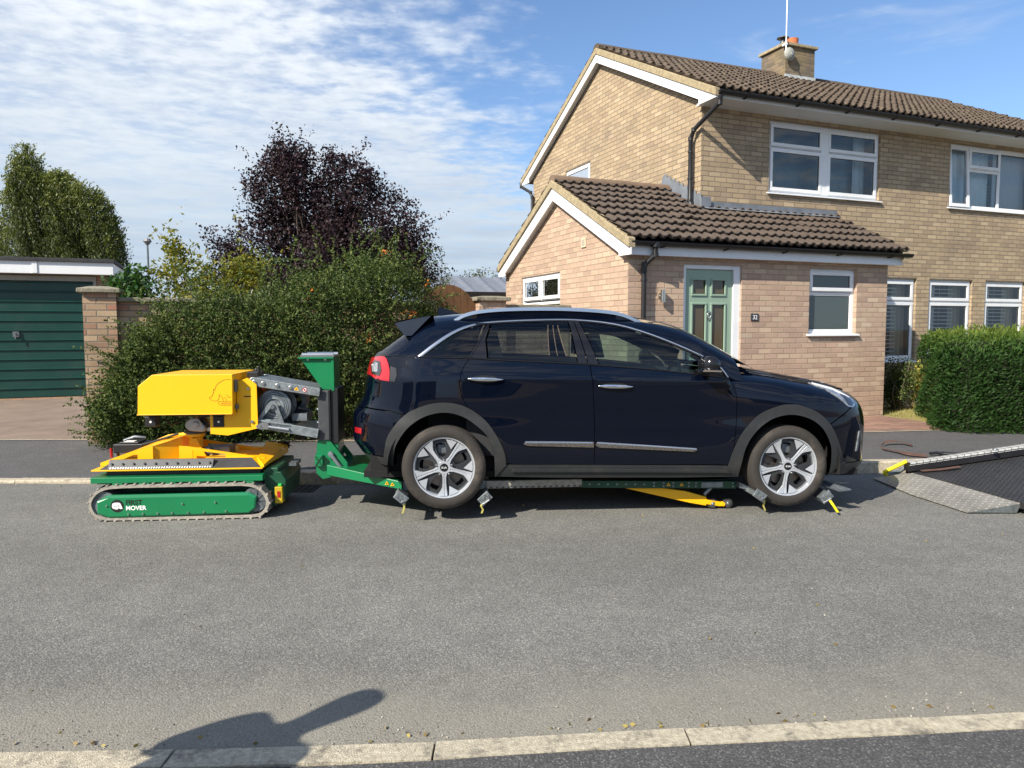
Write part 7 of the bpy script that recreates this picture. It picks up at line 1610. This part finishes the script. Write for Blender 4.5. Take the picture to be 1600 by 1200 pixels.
leaves('foliage', pts, .058, M_yew, yh, asp=.28, dirs=dr_, tint=RS.beta(1.6, 2.8, N1)*.44+lit_top*.70)
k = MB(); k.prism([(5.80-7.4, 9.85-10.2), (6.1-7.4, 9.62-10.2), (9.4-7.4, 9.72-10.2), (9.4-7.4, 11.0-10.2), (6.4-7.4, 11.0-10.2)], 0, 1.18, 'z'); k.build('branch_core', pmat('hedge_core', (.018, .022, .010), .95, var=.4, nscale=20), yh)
db = shrub('dark_bush', tuple(H(5.42, .50, .13)), ell(110, (0, 0, .45), (.32, .28, .45), 41, .1), RS.uniform(.08, .15, 110), 3800, .035, M_hedge, 'small dark bush at the corner of the porch extension', .6, 12, limb=.012)
yb = shrub('yellow_bush', tuple(H(5.82, .40, .13)), ell(60, (0, 0, .42), (.16, .2, .40), 42, .1), RS.uniform(.06, .12, 60), 3600, .045, M_yelfl, 'variegated yellow bush between the dark bush and the clipped hedge', .7, 13, limb=.01)
# fallen leaves and grit along the kerbs, a few weeds in the far channel
lt_ = [(x, float(ny(np.array([x]))[0])+abs(RS.normal(0, .05))+.02, .006) for x in RS.uniform(-2.2, 2.2, 46)]+[(x, float(kerby(np.array([x]))[0])-abs(RS.normal(0, .06))-.02, .006) for x in RS.uniform(-5, 5, 50)]+[(RS.uniform(-3, 4), RS.uniform(2.9, 6.5), .005) for _ in range(26)]
o = leaves('leaf_litter', lt_, .020, leafmat('dead_leaf', [(.22, .15, .06), (.34, .28, .08), (.10, .06, .03)], .1), asp=.7, dirs=[(RS.normal(), RS.normal(), 0) for _ in lt_], jit=.2); o['kind'] = 'stuff'
gr_p = [(RS.uniform(-5, 5), RS.uniform(2.7, 6.8), .003) for _ in range(700)]+[(x, float(ny(np.array([x]))[0])+abs(RS.normal(0, .10))+.01, .004) for x in RS.uniform(-2.4, 2.4, 600)]
o = leaves('grit', gr_p, .008, leafmat('grit_stone', [(.30, .28, .24), (.12, .11, .10), (.42, .38, .32)], 0), asp=.8); o['kind'] = 'stuff'
wp = []
for cx_ in (-2.35, -2.2, -2.05, -1.75, 1.1, 3.4, -3.3):
    for j in range(26): x = cx_+RS.normal(0, .05); wp.append((x, float(kerby(np.array([x]))[0])-.008-abs(RS.normal(0, .01)), .0))
o = blades('kerb_weeds', wp, .07, .0022, M_drygrass, kind='stuff')
# a bystander out of frame whose shadow falls across the near kerb
M_jack = pmat('jacket', (.05, .06, .09), .8); M_skin = pmat('skin', (.45, .28, .20), .5); M_trs = pmat('trousers', (.04, .04, .05), .8)
pe = empty('person', (-2.22, 1.26, .02), (0, 0, math.atan2(.715, .70)-math.pi/2), label='person in a dark jacket out of frame, whose shadow crosses the near kerb', cat='person')
J = {'pel': (0, 0, .93), 'ch': (0, 0, 1.25), 'nk': (0, .02, 1.47), 'hd': (0, .04, 1.62), 'ht': (0, .04, 1.72), 'sl': (-.19, 0, 1.41), 'sr': (.19, 0, 1.41), 'el': (-.23, .04, 1.16), 'er': (.23, .04, 1.16), 'wl': (-.13, .20, 1.05), 'wr': (.12, .22, 1.08), 'hl': (-.09, 0, .88), 'kl': (-.10, .03, .49), 'al': (-.11, 0, .09), 'fl': (-.12, .16, .03), 'hr': (.09, 0, .88), 'kr': (.10, .03, .49), 'ar': (.11, 0, .09), 'fr': (.12, .16, .03)}
rad = {'pel': .15, 'ch': .16, 'nk': .06, 'hd': .095, 'ht': .085, 'sl': .065, 'sr': .065, 'el': .058, 'er': .058, 'wl': .036, 'wr': .036, 'hl': .10, 'kl': .065, 'al': .045, 'fl': .035, 'hr': .10, 'kr': .065, 'ar': .045, 'fr': .035}
ks = list(J); ed = [('pel', 'ch'), ('ch', 'nk'), ('nk', 'hd'), ('hd', 'ht'), ('ch', 'sl'), ('ch', 'sr'), ('sl', 'el'), ('el', 'wl'), ('sr', 'er'), ('er', 'wr'), ('pel', 'hl'), ('hl', 'kl'), ('kl', 'al'), ('al', 'fl'), ('pel', 'hr'), ('hr', 'kr'), ('kr', 'ar'), ('ar', 'fr')]
def skinned(name, ks, J, rad, ed, root, m, parent, lv=2):
    me = bpy.data.meshes.new(name); me.from_pydata([J[q] for q in ks], [(ks.index(a), ks.index(b_)) for a, b_ in ed], []); me.materials.append(m); o = bpy.data.objects.new(name, me); COL.objects.link(o); o.parent = parent
    md = o.modifiers.new('skin', 'SKIN'); 
    for i, q in enumerate(ks): me.skin_vertices[0].data[i].radius = (rad[q], rad[q]); me.skin_vertices[0].data[i].use_root = (q == root)
    md2 = o.modifiers.new('sub', 'SUBSURF'); md2.levels = lv; md2.render_levels = lv; return o
bo = skinned('body', ks, J, rad, ed, 'pel', M_jack, pe)
for s, wn in ((-1, 'wl'), (1, 'wr')):
    w0 = Vector(J[wn]); ks2 = ['w', 'p']; J2 = {'w': tuple(w0), 'p': tuple(w0+Vector((-s*.02, .03, .07)))}; r2 = {'w': .026, 'p': .028}; e2 = [('w', 'p')]
    for f_ in range(5):
        off_ = Vector((s*(.028-.014*f_), .03 if f_ else .0, .07)) if f_ else Vector((-s*.045, .02, .03)); ln = (.045, .062, .068, .062, .05)[f_]
        a = 'a%d' % f_; b_ = 'b%d' % f_; J2[a] = tuple(w0+off_); J2[b_] = tuple(w0+off_+Vector((-s*.01, -.015, ln))); r2[a] = .010; r2[b_] = .008; ks2 += [a, b_]; e2 += [('p', a), (a, b_)]
    skinned('hand', ks2, J2, r2, e2, 'p', M_skin, pe, 1)
k = MB(); k.box(-.05, .05, .22, .23, 1.10, 1.18); k.build('phone', M_black, pe, bevel=.004)
